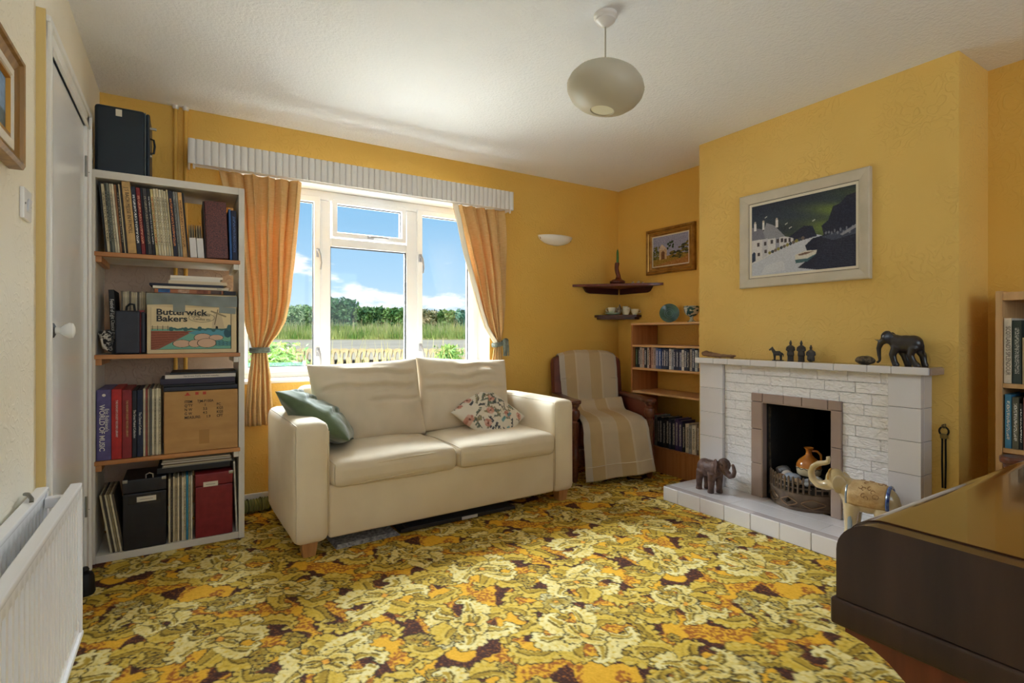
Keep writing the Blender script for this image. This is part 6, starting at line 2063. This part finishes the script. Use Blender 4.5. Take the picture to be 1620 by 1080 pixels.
bd_ = b.build('upper_body', M('amber_glaze', (176, 104, 34), .15, (196, 124, 48), nscale=10, coat=.6), jg)
b = MB(); b.tube([(.016, 0, .136), (.040, 0, .136), (.058, 0, .118), (.060, 0, .090), (.050, 0, .074)], [.007, .007, .007, .006, .006], 10); b.build('handle', M('amber_glaze2', (186, 118, 44), .15, coat=.6), jg)
b = MB(); b.tube([(.0645 * math.cos(a), .0645 * math.sin(a), .040 + .004 * math.sin(a * 12)) for a in np.linspace(0, 2 * PI, 72, endpoint=False)], .0022, 5, closed=True); b.build('rope_band', M('rope_dark', (88, 74, 56), .4), jg)

# fire tongs hung beside the fireplace
t = thing('fire_tongs', 'black metal fire tongs hanging on the wall right of the fireplace', 'tongs', (2.992, 1.010, .34))
BLK = M('black_iron', (34, 32, 32), .4, metal=.6)
b = MB()
for s in (-1, 1):
    b = MB(); b.tube([(-.012, s * .005, .0), (-.012, s * .007, .12), (-.012, s * .006, .22), (-.012, s * .010, .245)], .0042, 8); b.build('arm', BLK, t)
b = MB(); b.tube([(-.012, .018 * math.cos(a), .262 + .020 * math.sin(a)) for a in np.linspace(0, 2 * PI, 20, endpoint=False)], .004, 8, closed=True); b.build('loop', BLK, t)
b = MB(); b.rbox(-.02, -.004, -.014, .014, .228, .25, .004); b.ball((-.014, 0, .285), .010, 10); b.build('hinge', M('tong_brass', (120, 104, 70), .35, metal=.8), t)
b = MB(); b.tube([(.004, 0, .292), (-.018, 0, .292), (-.022, 0, .284)], .0035, 6); b.build('hook', BLK, t)


# ================================================================== FIGURES
def elephant(name, label, loc, rz, S, mat, legs, trunk, tusks=True, ear=(.11, .035, .15), head_up=0.0, voxel=None, extra=None, body=(.30, .175, .20)):
    """one continuous body facing +x local; unit height of the back about 0.62*S"""
    t = thing(name, label, 'elephant figurine', loc, (0, 0, rz), None)
    b = MB(); s = S
    bx_, by_, bz_ = body
    b.ball((0, 0, .52 * s), (bx_ * s, by_ * s, bz_ * s), 20)
    b.ball((-.14 * s, 0, .52 * s), (.20 * s, .165 * s, .20 * s), 18)
    b.ball((.15 * s, 0, .53 * s), (.18 * s, .155 * s, .19 * s), 18)
    hx, hz = .38 * s, (.64 + head_up) * s
    b.tube([(.20 * s, 0, .58 * s), (.30 * s, 0, .61 * s + head_up * s * .6), (hx, 0, hz)], [.16 * s, .13 * s, .12 * s], 14)
    b.ball((hx, 0, hz), (.125 * s, .115 * s, .135 * s), 16)
    b.ball((hx - .01 * s, 0, hz + .09 * s), (.08 * s, .08 * s, .06 * s), 12)
    for (x, y, kx, kz, fx) in legs:
        b.tube([(x * s, y * s, .45 * s), (kx * s, y * s * 1.02, kz * s), ((kx + fx) / 2 * s, y * s, .10 * s), (fx * s, y * s, .02 * s), (fx * s, y * s, 0)], [.105 * s, .078 * s, .066 * s, .076 * s, .078 * s], 12)
    b.tube([Vector(p) * s for p in trunk[0]], [r * s for r in trunk[1]], 12)
    b.tube([(-.29 * s, 0, .60 * s), (-.335 * s, .0, .50 * s), (-.345 * s, 0, .36 * s), (-.36 * s, 0, .27 * s)], [.03 * s, .018 * s, .014 * s, .016 * s], 8)
    me = fuse(b, voxel or s * .022, 5)
    for v in me.vertices:
        v.co.z = max(0.0, v.co.z)
    bo = link('body', me, mat, t)
    ears = []
    for sg in (-1, 1):
        e = MB(); e.ball((0, 0, 0), (ear[0] * s, ear[1] * s, ear[2] * s), 14)
        for i, v in enumerate(e.v):
            u, w = v[0] / (ear[0] * s), v[2] / (ear[2] * s)
            e.v[i] = (v[0] * (1 - .25 * (w < 0) * abs(w)), v[1] + sg * .03 * s * (u * u) - 0, v[2])
        ears.append(e.build('ear', mat, t, ((hx - .07 * s), sg * .125 * s, hz - .03 * s), (0, 0, sg * R(28))))
    for sg in (-1, 1):
        e = MB(); e.ball((hx + .07 * s, sg * .088 * s, hz + .03 * s), .013 * s, 8); e.build('eye', M('eye_black', (16, 14, 14), .2), t)
        if tusks:
            e = MB(); e.tube([(hx + .07 * s, sg * .055 * s, hz - .07 * s), (hx + .16 * s, sg * .07 * s, hz - .10 * s), (hx + .23 * s, sg * .065 * s, hz - .06 * s)], [.018 * s, .013 * s, .003 * s], 8); e.build('tusk', M('tusk_%s' % name, (190, 176, 150), .35) if tusks == 'pale' else mat, t)
    return t


BLACKE = M('black_bronze', (34, 30, 32), .3, (54, 48, 48), nscale=8, coat=.3)
down = ([(.38, 0, .62), (.50, 0, .54), (.545, 0, .40), (.535, 0, .24), (.52, 0, .12), (.55, 0, .06), (.60, 0, .07)], [.10, .075, .056, .043, .034, .028, .022])
e1 = elephant('elephant_figurine', 'black striding elephant figurine on the right of the mantelpiece', (2.922, 1.138, MZ1), R(96), .205, BLACKE,
              [(.16, .085, .24, .26, .17), (.16, -.085, .05, .24, -.02), (-.18, .085, -.10, .26, -.24), (-.18, -.085, -.30, .25, -.34)], down, True, (.10, .03, .14), .04)
WOODE = M('carved_pink_wood', (112, 84, 74), .55, (72, 52, 48), nscale=26, detail=4, bump=.5, bscale=90, bdist=.006)
up = ([(.38, 0, .62), (.50, 0, .53), (.60, 0, .48), (.68, 0, .51), (.715, 0, .60), (.69, 0, .70), (.655, 0, .755)], [.10, .078, .064, .054, .046, .040, .034])
e2 = elephant('elephant_figurine', 'brown carved wooden elephant with raised trunk on the left of the hearth', (2.745, 2.105, HT), R(-98), .268, WOODE,
              [(.17, .10, .18, .24, .19), (.17, -.10, .15, .24, .13), (-.17, .10, -.19, .24, -.19), (-.17, -.10, -.22, .24, -.23)], up, False, (.135, .035, .17), .03, voxel=.275 * .016)
CREAME = M('cream_crackle_glaze', (214, 196, 160), .18, (190, 166, 118), nscale=9, coat=.6)
up2 = ([(.40, 0, .64), (.50, 0, .585), (.595, 0, .58), (.665, 0, .64), (.685, 0, .73), (.655, 0, .815), (.59, 0, .865), (.52, 0, .885), (.475, 0, .90), (.465, 0, .95), (.475, 0, .985)], [.085, .068, .056, .050, .046, .042, .039, .036, .033, .031, .028])
e3 = elephant('elephant_figurine', 'cream ceramic elephant with a decorated blanket on the right of the hearth', (2.735, 1.215, HT), R(100), .365, CREAME,
              [(.17, .09, .18, .24, .19), (.17, -.09, .18, .24, .18), (-.17, .09, -.17, .24, -.17), (-.17, -.09, -.19, .24, -.19)], up2, 'pale', (.085, .03, .12), .05, voxel=.365 * .015, body=(.30, .165, .195))
S3 = .365


def blanket(u, v):
    a = R(-108) + R(216) * v
    x = (-.22 + .42 * u) * S3
    k = math.sqrt(max(.05, 1 - (x / (.335 * S3)) ** 2))
    return (x, math.sin(a) * .192 * S3 * (k * .4 + .6), .515 * S3 + math.cos(a) * .222 * S3 * (k * .45 + .55))


b = MB(); b.grid(blanket, 16, 36); c = b.build('blanket', M('blanket_cream', (206, 176, 126), .5, (178, 142, 92), nscale=24, bump=.6, bscale=70, bdist=.006), e3, fix=False, ang=180); md = c.modifiers.new('t', 'SOLIDIFY'); md.thickness = .004; md.offset = 0
rs = random.Random(9)
VINE = M('vine_relief', (146, 108, 66), .5)
for k in range(26):
    u, v = rs.uniform(.12, .9), rs.uniform(.08, .92)
    pts = []
    for q in range(9):
        aa = q * .55 + k; rr_ = .075 * (1 - q / 11)
        p = Vector(blanket(min(.98, max(.02, u + rr_ * math.cos(aa))), min(.98, max(.02, v + .6 * rr_ * math.sin(aa)))))
        pts.append(p * 1.0 + (p - Vector((p.x, 0, .515 * S3))).normalized() * .003)
    b = MB(); b.tube(pts, .0016, 5); b.build('vine_scroll', VINE, c)
for (u, w_, mt) in ((-.03, .010, M('blue_glaze', (44, 66, 138), .2, (96, 120, 160), nscale=60, coat=.5)), (1.03, .006, M('pale_blue_glaze', (150, 166, 180), .2, coat=.5))):
    b = MB(); b.tube([Vector(blanket(u, v)) for v in np.linspace(0, 1, 30)], w_ * .8, 8); b.build('blanket_border', mt, c)
for sg in (-1, 1):
    b = MB(); b.rbox(.145 * S3, .20 * S3, sg * .15 * S3 - .008, sg * .15 * S3 + .008, .06 * S3, .46 * S3, .006); b.build('leg_tassel', M('pale_blue_glaze', (150, 166, 180), .2, coat=.5), e3)
b = MB(); b.tube([Vector((.44 * S3, .118 * S3 * math.sin(a), (.70 + .118 * math.cos(a)) * S3)) for a in np.linspace(-1.6, 1.6, 20)], .004, 6); b.build('headband', M('gold_glaze', (190, 150, 80), .25, coat=.5), e3)

TERRA = M('dark_terracotta', (50, 46, 44), .6, (72, 66, 62), nscale=20, bump=.3, bscale=120, bdist=.003)


def warrior(label, y, kneel=False, x=2.925):
    t = thing('warrior_figurine', label, 'figurine', (x, y, MZ1), (0, 0, R(205)), 'terracotta warriors on the mantelpiece')
    b = MB()
    if kneel:
        b.ball((.0, 0, .016), (.024, .020, .016), 12); b.tube([(0, 0, .016), (0, 0, .036), (0, 0, .056)], [.019, .017, .015], 12)
        b.tube([(.010, .010, .02), (.022, .012, .030), (.020, .012, .004)], [.009, .008, .008], 8)
        top = .056
    else:
        b.box(-.016, .016, -.016, .016, 0, .006)
        for s in (-1, 1):
            b.tube([(0, s * .008, .004), (0, s * .008, .036)], [.0085, .008], 8)
        b.lathe([(.0, .030), (.0195, .032), (.017, .055), (.0165, .070), (.014, .082), (0, .084)], 14, None, .8, 1.0); top = .080
    b.ball((0, 0, top), (.011, .018, .010), 10)
    for s in (-1, 1):
        b.tube([(0, s * .016, top), (.004, s * .019, top - .018), (.013, s * .008, top - .022)], [.0062, .0058, .005], 8)
    b.tube([(0, 0, top), (0, 0, top + .014)], .006, 8); b.ball((.001, 0, top + .021), (.0088, .0078, .0105), 12); b.ball((-.003, 0, top + .032), (.005, .005, .006), 8)
    me = fuse(b, .0026, 3); link('figure', me, TERRA, t)
    b = MB()
    for k in range(4):
        z = top - .008 - k * .009; b.tube([(.0135 * math.cos(a) * .95, .0165 * math.sin(a), z) for a in np.linspace(-1.2, 1.2, 10)], .0011, 5)
    ab = b.build('armour_plates', TERRA, t); ab['kind'] = 'stuff'
    b = MB(); b.ball((.0095, 0, top + .0195), (.002, .0015, .0025), 6); b.build('nose', TERRA, t)
    return t


warrior('standing dark warrior figurine on the mantelpiece, left of the three', 1.702)
warrior('standing dark warrior figurine on the mantelpiece, middle of the three', 1.641)
warrior('kneeling dark warrior figurine on the mantelpiece, right of the three', 1.588, True)
t = thing('horse_figurine', 'small black standing horse figurine left of the warriors', 'figurine', (2.925, 1.778, MZ1), (0, 0, R(95)))
b = MB(); b.ball((0, 0, .040), (.026, .012, .013), 14); b.tube([(.018, 0, .044), (.028, 0, .060), (.032, 0, .070)], [.011, .009, .007], 10); b.tube([(.030, 0, .070), (.042, 0, .064), (.050, 0, .058)], [.008, .006, .005], 8)
for (x, y) in ((.018, .006), (.018, -.006), (-.018, .006), (-.018, -.006)):
    b.tube([(x, y, .038), (x, y, .018), (x, y, .003), (x, y, 0)], [.007, .004, .0042, .0048], 8)
b.tube([(-.024, 0, .044), (-.032, 0, .034), (-.031, 0, .018)], [.004, .004, .002], 6)
for s in (-1, 1):
    b.tube([(.031, s * .004, .074), (.030, s * .005, .083)], [.003, .001], 6)
me = fuse(b, .0028, 2); link('figure', me, TERRA, t)
b = MB(); b.rbox(-.03, .03, -.009, .009, -.0002, .003, .001); b.build('plinth', TERRA, t)
b = MB(); b.rbox(-.010, .010, -.0125, .0125, .046, .054, .003); b.build('saddle', TERRA, t)

t = thing('driftwood', 'piece of brown driftwood lying at the left end of the mantelpiece', 'driftwood', (2.925, 2.175, MZ1), (0, 0, R(96)))
b = MB(); b.tube([(-.115, 0, .016), (-.07, .004, .014), (-.01, .002, .014), (.05, -.002, .020), (.095, 0, .026), (.118, .004, .026)], [.008, .012, .015, .019, .022, .012], 12, flat=.85); b.ball((-.085, -.006, .012), (.018, .014, .012), 10)
me = fuse(b, .006, 2)
for v in me.vertices:
    v.co += Vector((0, 1, 1)) * mnoise.noise(v.co * 60) * .003; v.co.z = max(0, v.co.z)
dw = link('branch', me, wood('driftwood', (118, 84, 58), (164, 128, 96), 0, .8), t)
b = MB(); b.ball((-.075, -.014, .018), (.007, .004, .006), 10); b.build('knot_hole', M('knot_dark', (44, 30, 22), .9), t)
t = thing('fossil_stone', 'rounded brown patterned stone beside the black elephant', 'stone', (2.900, 1.305, MZ1), (0, 0, R(90)))
b = MB(); b.ball((0, 0, .021), (.046, .030, .022), 16); 
for i, v in enumerate(b.v):
    b.v[i] = (v[0], v[1], max(0, v[2] + .003 * mnoise.noise(Vector(v) * 60)))
b.build('stone', M('fossil', (112, 96, 70), .6, (58, 50, 40), nscale=60, lo=.42, hi=.6, bump=.5, bscale=90), t)
b = MB(); b.tube([(.03 * math.cos(a), .020 * math.sin(a), .036 - .006 * math.cos(2 * a)) for a in np.linspace(0, 2 * PI, 24, endpoint=False)], .0018, 5, closed=True); b.build('ridge', M('fossil_ridge', (78, 64, 46), .6), t)

# ================================================================== PICTURES
hp = thing('framed_painting', 'large painting of a harbour village at dusk in a pale frame above the fireplace', 'painting', (XC - .001, 1.686, 1.6215), (0, 0, -PI / 2))
PW, PH = .742, .573
frame_mesh(PW, PH, [(0, 0), (0, -.026), (.006, -.030), (.012, -.030), (.052, -.014), (.056, -.016), (.056, 0)]).build('frame', M('limed_frame', (206, 196, 178), .5, (196, 186, 166), nscale=9), hp, ang=25)
frame_mesh(PW - .112, PH - .112, [(0, -.004), (0, -.0105), (.004, -.0105), (.004, -.004)]).build('dark_line', M('frame_dark', (70, 62, 52), .5), hp, ang=25)
frame_mesh(PW - .118, PH - .118, [(0, -.004), (0, -.0115), (.014, -.0095), (.014, -.004)]).build('slip', M('slip_cream', (222, 214, 196), .6), hp, ang=25)
cv = Canvas(230, 170, (58, 60, 78))
t_ = cv.Y
sky = np.stack([np.interp(t_, [.3, .5, .75, 1], [104, 70, 52, 40]), np.interp(t_, [.3, .5, .75, 1], [118, 82, 62, 46]), np.interp(t_, [.3, .5, .75, 1], [60, 66, 78, 64])], -1)
gl = np.exp(-(((cv.X - .92) / .38) ** 2 + ((cv.Y - .62) / .26) ** 2))[..., None] * (.65 + .35 * np.sin(cv.X * 9 + cv.Y * 26))[..., None]
cv.a = sky * (1 - .85 * gl) + np.array((152, 178, 58)) * .85 * gl
bk = np.exp(-(((cv.X - .35) / .3) ** 2 + ((cv.Y - .6) / .10) ** 2))[..., None]; cv.a = cv.a * (1 - .55 * bk) + np.array((40, 44, 66)) * .55 * bk
W_, G_, D_, S_ = (206, 204, 206), (116, 116, 128), (38, 42, 62), (120, 120, 134)
cv.poly([(0, 0), (1, 0), (1, .30), (.66, .46), (.55, .42), (0, .30)], (190, 194, 206))       # wet quay
cv.poly([(.36, .46), (.54, .60), (.62, .58), (.66, .44), (.44, .40)], D_)               # dark house behind
cv.poly([(0, .52), (.36, .50), (.44, .46), (.44, .40), (.34, .36), (.14, .24), (0, .17)], W_)
cv.poly([(0, .70), (.12, .65), (.20, .52), (0, .51)], S_); cv.poly([(.13, .60), (.165, .73), (.25, .67), (.36, .50), (.16, .50)], (142, 144, 154))
cv.poly([(.12, .51), (.18, .51), (.18, .28), (.12, .24)], (188, 188, 196)); cv.poly([(.26, .50), (.30, .50), (.30, .35), (.26, .33)], (150, 150, 164))
for x0 in (.03, .12, .26):
    cv.poly([(x0, .64), (x0 + .025, .64), (x0 + .025, .74), (x0, .74)], (222, 220, 220)); cv.poly([(x0, .74), (x0 + .025, .74), (x0 + .02, .77), (x0 + .005, .77)], (190, 180, 170))
for (x0, y0) in ((.065, .42), (.07, .28), (.14, .42), (.145, .31), (.21, .43), (.27, .43), (.315, .43), (.35, .42), (.39, .42)):
    cv.poly([(x0, y0), (x0 + .025, y0), (x0 + .025, y0 + .05), (x0, y0 + .05)], (74, 66, 70))
cv.poly([(.01, .20), (.05, .22), (.05, .32), (.03, .35), (.01, .32)], (46, 60, 88))
for k in range(12):
    cv.ell(.2 + .03 * k, .31 + .012 * k, .016, .022, ((140, 132, 70), (60, 64, 74), (110, 96, 90))[k % 3])
cv.poly([(.55, .34), (.62, .42), (.72, .44), (.70, .56), (.76, .62), (.80, .78), (.86, .80), (.92, .88), (1, .90), (1, .0), (.70, .0), (.48, .06), (.60, .18), (.57, .26)], D_)
cv.poly([(.70, .42), (1, .50), (1, .40), (.8, .36)], (70, 76, 96)); cv.poly([(.86, .42), (1, .52), (1, .48), (.88, .40)], (150, 150, 160))
for k in range(10):
    cv.ell(.74 + .025 * k, .46 + .03 * math.sin(k * 3), .008, .02, (150, 152, 166), .7)
for k in range(16):
    yy = .03 + .022 * k; cv.line(.60 + .01 * k, yy, .98, yy + .01, .002, (54, 58, 80), .75)
cv.poly([(.455, .23), (.56, .265), (.66, .26), (.645, .20), (.57, .13), (.46, .12)], (66, 98, 106)); cv.poly([(.455, .235), (.56, .27), (.66, .265), (.65, .215), (.57, .17), (.458, .17)], (212, 206, 194)); cv.poly([(.48, .235), (.56, .255), (.63, .25), (.56, .225), (.5, .215)], (120, 94, 80))
for (x0, y0) in ((.15, .80), (.36, .66), (.40, .60), (.62, .64)):
    cv.line(x0, y0, x0 + .02, y0 + .015, .004, (206, 206, 200), .75)
cv.poly([(.10, .02), (.36, .05), (.34, .18), (.16, .14)], (206, 208, 214), .6); cv.noise(6, 2, 1)
link('canvas', cv.mesh('canvas', PW - .140, PH - .140), attr_mat('oil_paint', .5), hp, (0, -.007, 0), smooth=False)

gp = thing('framed_painting', 'small gilt-framed painting of a garden pavilion above the corner bookcase', 'painting', (XR - .001, 2.942, 1.732), (0, 0, -PI / 2))
GW, GH = .498, .372
GILT = M('old_gilt', (140, 98, 44), .38, (176, 132, 66), nscale=18, metal=.55)
frame_mesh(GW, GH, [(0, 0), (0, -.024), (.010, -.034), (.020, -.034), (.030, -.022), (.046, -.020), (.052, -.012), (.058, -.012), (.058, 0)]).build('frame', GILT, gp, ang=25)
frame_mesh(GW - .050, GH - .050, [(0, -.024), (.003, -.030), (.008, -.024), (.004, -.018)]).build('gilt_line', M('bright_gilt', (206, 162, 84), .3, metal=.6), gp, ang=25)
frame_mesh(GW - .112, GH - .112, [(0, -.006), (0, -.012), (.010, -.010), (.010, -.006)]).build('slip', M('slip_cream', (222, 214, 196), .6), gp, ang=25)
cv = Canvas(120, 90, (150, 152, 184)); cv.poly([(0, 0), (1, 0), (1, .34), (0, .30)], (164, 112, 58)); cv.poly([(0, .30), (0, .02), (.4, .12), (.9, .2), (1, .36)], (150, 118, 50))
rs2 = np.random.RandomState(3)
for k in range(120):
    x0, y0 = rs2.uniform(.52, 1), rs2.uniform(.22, .92)
    if y0 < .35 + .6 * (x0 - .4):
        cv.ell(x0, y0, .03 + .03 * rs2.rand(), .03, ((92, 84, 34), (60, 62, 34), (126, 108, 44), (44, 48, 34))[k % 4])
for k in range(40):
    cv.ell(rs2.uniform(0, .2), rs2.uniform(.25, .66), .03, .03, ((70, 76, 40), (110, 104, 50))[k % 2])
cv.poly([(.18, .22), (.40, .22), (.40, .54), (.18, .54)], (196, 164, 126)); cv.poly([(.16, .54), (.26, .74), (.42, .54)], (206, 186, 166)); cv.poly([(.24, .22), (.34, .22), (.34, .46), (.29, .50), (.24, .46)], (112, 72, 50))
for k in range(14):
    cv.ell(.5 + .08 * math.cos(k), .66 + .1 * math.sin(k * 1.7), .02, .04, (40, 60, 40))
cv.noise(12, 1, 1); cv.noise(7, 3, 2)
link('canvas', cv.mesh('canvas', GW - .130, GH - .130), attr_mat('oil_paint', .5), gp, (0, -.008, 0), smooth=False)

# ================================================================== RIGHT BOOKCASE
rb = thing('bookcase', 'pale oak bookcase at the far right behind the piano', 'bookcase', (0, 0, 0))
OAKP = wood('pale_oak', (196, 152, 100), (216, 174, 122), 2, .5)
RX0, RX1, RY0, RY1, RZ = 3.055, 3.350, .02, .850, 1.240
b = MB(); b.rbox(RX0, RX1, RY1 - .024, RY1, 0, RZ, .003); b.build('side', OAKP, rb)
b = MB(); b.rbox(RX0, RX1, RY0, RY0 + .024, 0, RZ, .003); b.build('side', OAKP, rb)
b = MB(); b.rbox(RX0 + .004, RX1, RY0 + .024, RY1 - .024, RZ - .042, RZ - .006, .002); b.build('top', OAKP, rb)
b = MB(); b.rbox(RX1 - .008, RX1, RY0 + .024, RY1 - .024, .02, RZ - .04, .001); b.build('back', wood('dark_back', (82, 52, 30), (104, 70, 42), 2), rb)
for z in (.834, .550, .280, .06):
    b = MB(); b.rbox(RX0 + .006, RX1 - .01, RY0 + .024, RY1 - .024, z - .020, z, .002); b.build('shelf', OAKP, rb)
y = RY1 - .027
items = [(.026, .285, (214, 204, 186), 'pale'), (.030, .275, (48, 60, 54), 'dark green'), (.024, .20, (176, 160, 120), 'buff'), (.030, .21, (96, 116, 140), 'grey blue'), (.026, .24, (88, 74, 62), 'brown'), (.03, .25, (120, 40, 40), 'red'), (.028, .23, (40, 50, 80), 'navy')]
for k, (w, h, rgb, word) in enumerate(items):
    o = upright('hardback', '%s hardback, %s from the left on the upper shelf of the right bookcase' % (word, ORD[k]), 'book', 'upper shelf of the right bookcase', RX0 + .012, .835, y, w - .001, h, .19, rgb, None if k == 0 else (170, 170, 160), 0, True, rotz=-PI / 2)
    if k == 0:
        text("SCOTLAND'S SPLENDOUR", .0215, M('letter_brown', (70, 56, 46), .6), o, (.013, -.0016, .142), (PI / 2, R(90), 0), sx=.84)
    y -= w + .002
y = RY1 - .030
items = [(.022, .235, (70, 140, 180), 'bright blue'), (.022, .225, (96, 96, 80), 'olive'), (.010, .20, (40, 40, 44), 'black'), (.022, .225, (150, 92, 88), 'dusty pink'), (.034, .245, (34, 66, 120), 'dark blue'), (.024, .21, (190, 180, 160), 'cream'), (.03, .22, (60, 80, 60), 'green'), (.026, .23, (90, 40, 36), 'maroon')]
for k, (w, h, rgb, word) in enumerate(items):
    o = upright('hardback', '%s hardback, %s from the left on the lower shelf of the right bookcase' % (word, ORD[k]), 'book', 'lower shelf of the right bookcase', RX0 + .012, .551, y, w - .001, h, .19, rgb, (226, 224, 214), 0, True, rotz=-PI / 2)
    y -= w + .002

# ================================================================== PIANO
PWOOD = wood('piano_walnut_end', (50, 33, 27), (72, 50, 40), 2, .28, .15, nscale=5, fine=9)
PLID = wood('piano_walnut_lid', (66, 38, 22), (92, 56, 32), 0, .22, 1.0, nscale=5, fine=9)
PRED = wood('piano_leg_mahogany', (96, 44, 26), (126, 62, 38), 2, .3, .3)
pn = thing('piano', 'dark polished upright piano, its closed keyboard lid in the right foreground', 'piano', (0, 0, 0))
QX0, QX1 = .850, 2.10
PF, PT, PB = .424, .772, .648        # front, top and underside of the keyboard lid


def lid_profile(dy=0.0, dz=0.0):
    pr = [(PF + dy, PB)]
    for k in range(11):
        a = (PI / 2) * k / 10
        pr.append((PF + dy - .058 + .058 * math.cos(a), PT - .050 + dz + .050 * math.sin(a)))
    pr += [(.085, PT + dz), (.085, PB)]
    return pr


def along_x(b, prof, x0, x1):
    n = len(prof)
    vs = [(x0, y, z) for y, z in prof] + [(x1, y, z) for y, z in prof]
    fs = [tuple(range(n)), tuple(range(n, 2 * n))[::-1]] + [(i, n + i, n + (i + 1) % n, (i + 1) % n) for i in range(n)]
    b.add(vs, fs)


b = MB(); along_x(b, lid_profile(-.001, -.001), QX0 + .0, QX0 + .03); b.build('cheek', PWOOD, pn, ang=35)
b = MB(); along_x(b, lid_profile(-.001, -.001), QX1 - .03, QX1); b.build('cheek', PWOOD, pn, ang=35)
b = MB(); along_x(b, lid_profile(.001, .001), QX0 + .031, QX1 - .031); b.build('key_lid', PLID, pn, ang=35)
b = MB(); b.rbox(QX0 - .004, QX1 + .004, .07, PF + .007, .606, PB - .001, .005, 3); b.build('key_bed', PWOOD, pn)
for x in (QX0 + .004, QX1 - .044):
    prof = [(.412, .605)] + [(.412 - .15 * math.sin(PI / 2 * k / 8), .598 - .22 * (1 - math.cos(PI / 2 * k / 8))) for k in range(9)] + [(.260, .08), (.30, .04), (.30, .0), (.14, .0), (.14, .605)]
    b = MB(); along_x(b, prof, x, x + .04); b.build('leg', PRED, pn, ang=35)
b = MB(); b.rbox(QX0 + .01, QX1 - .01, -.22, .139, .0, .604, .004); b.build('lower_case', PWOOD, pn)
b = MB(); b.rbox(QX0 + .01, QX1 - .01, -.22, .084, .650, 1.14, .004); b.build('upper_case', PWOOD, pn)
b = MB(); b.rbox(QX0 - .005, QX1 + .005, -.235, .10, 1.141, 1.165, .005); b.build('top', PLID, pn)
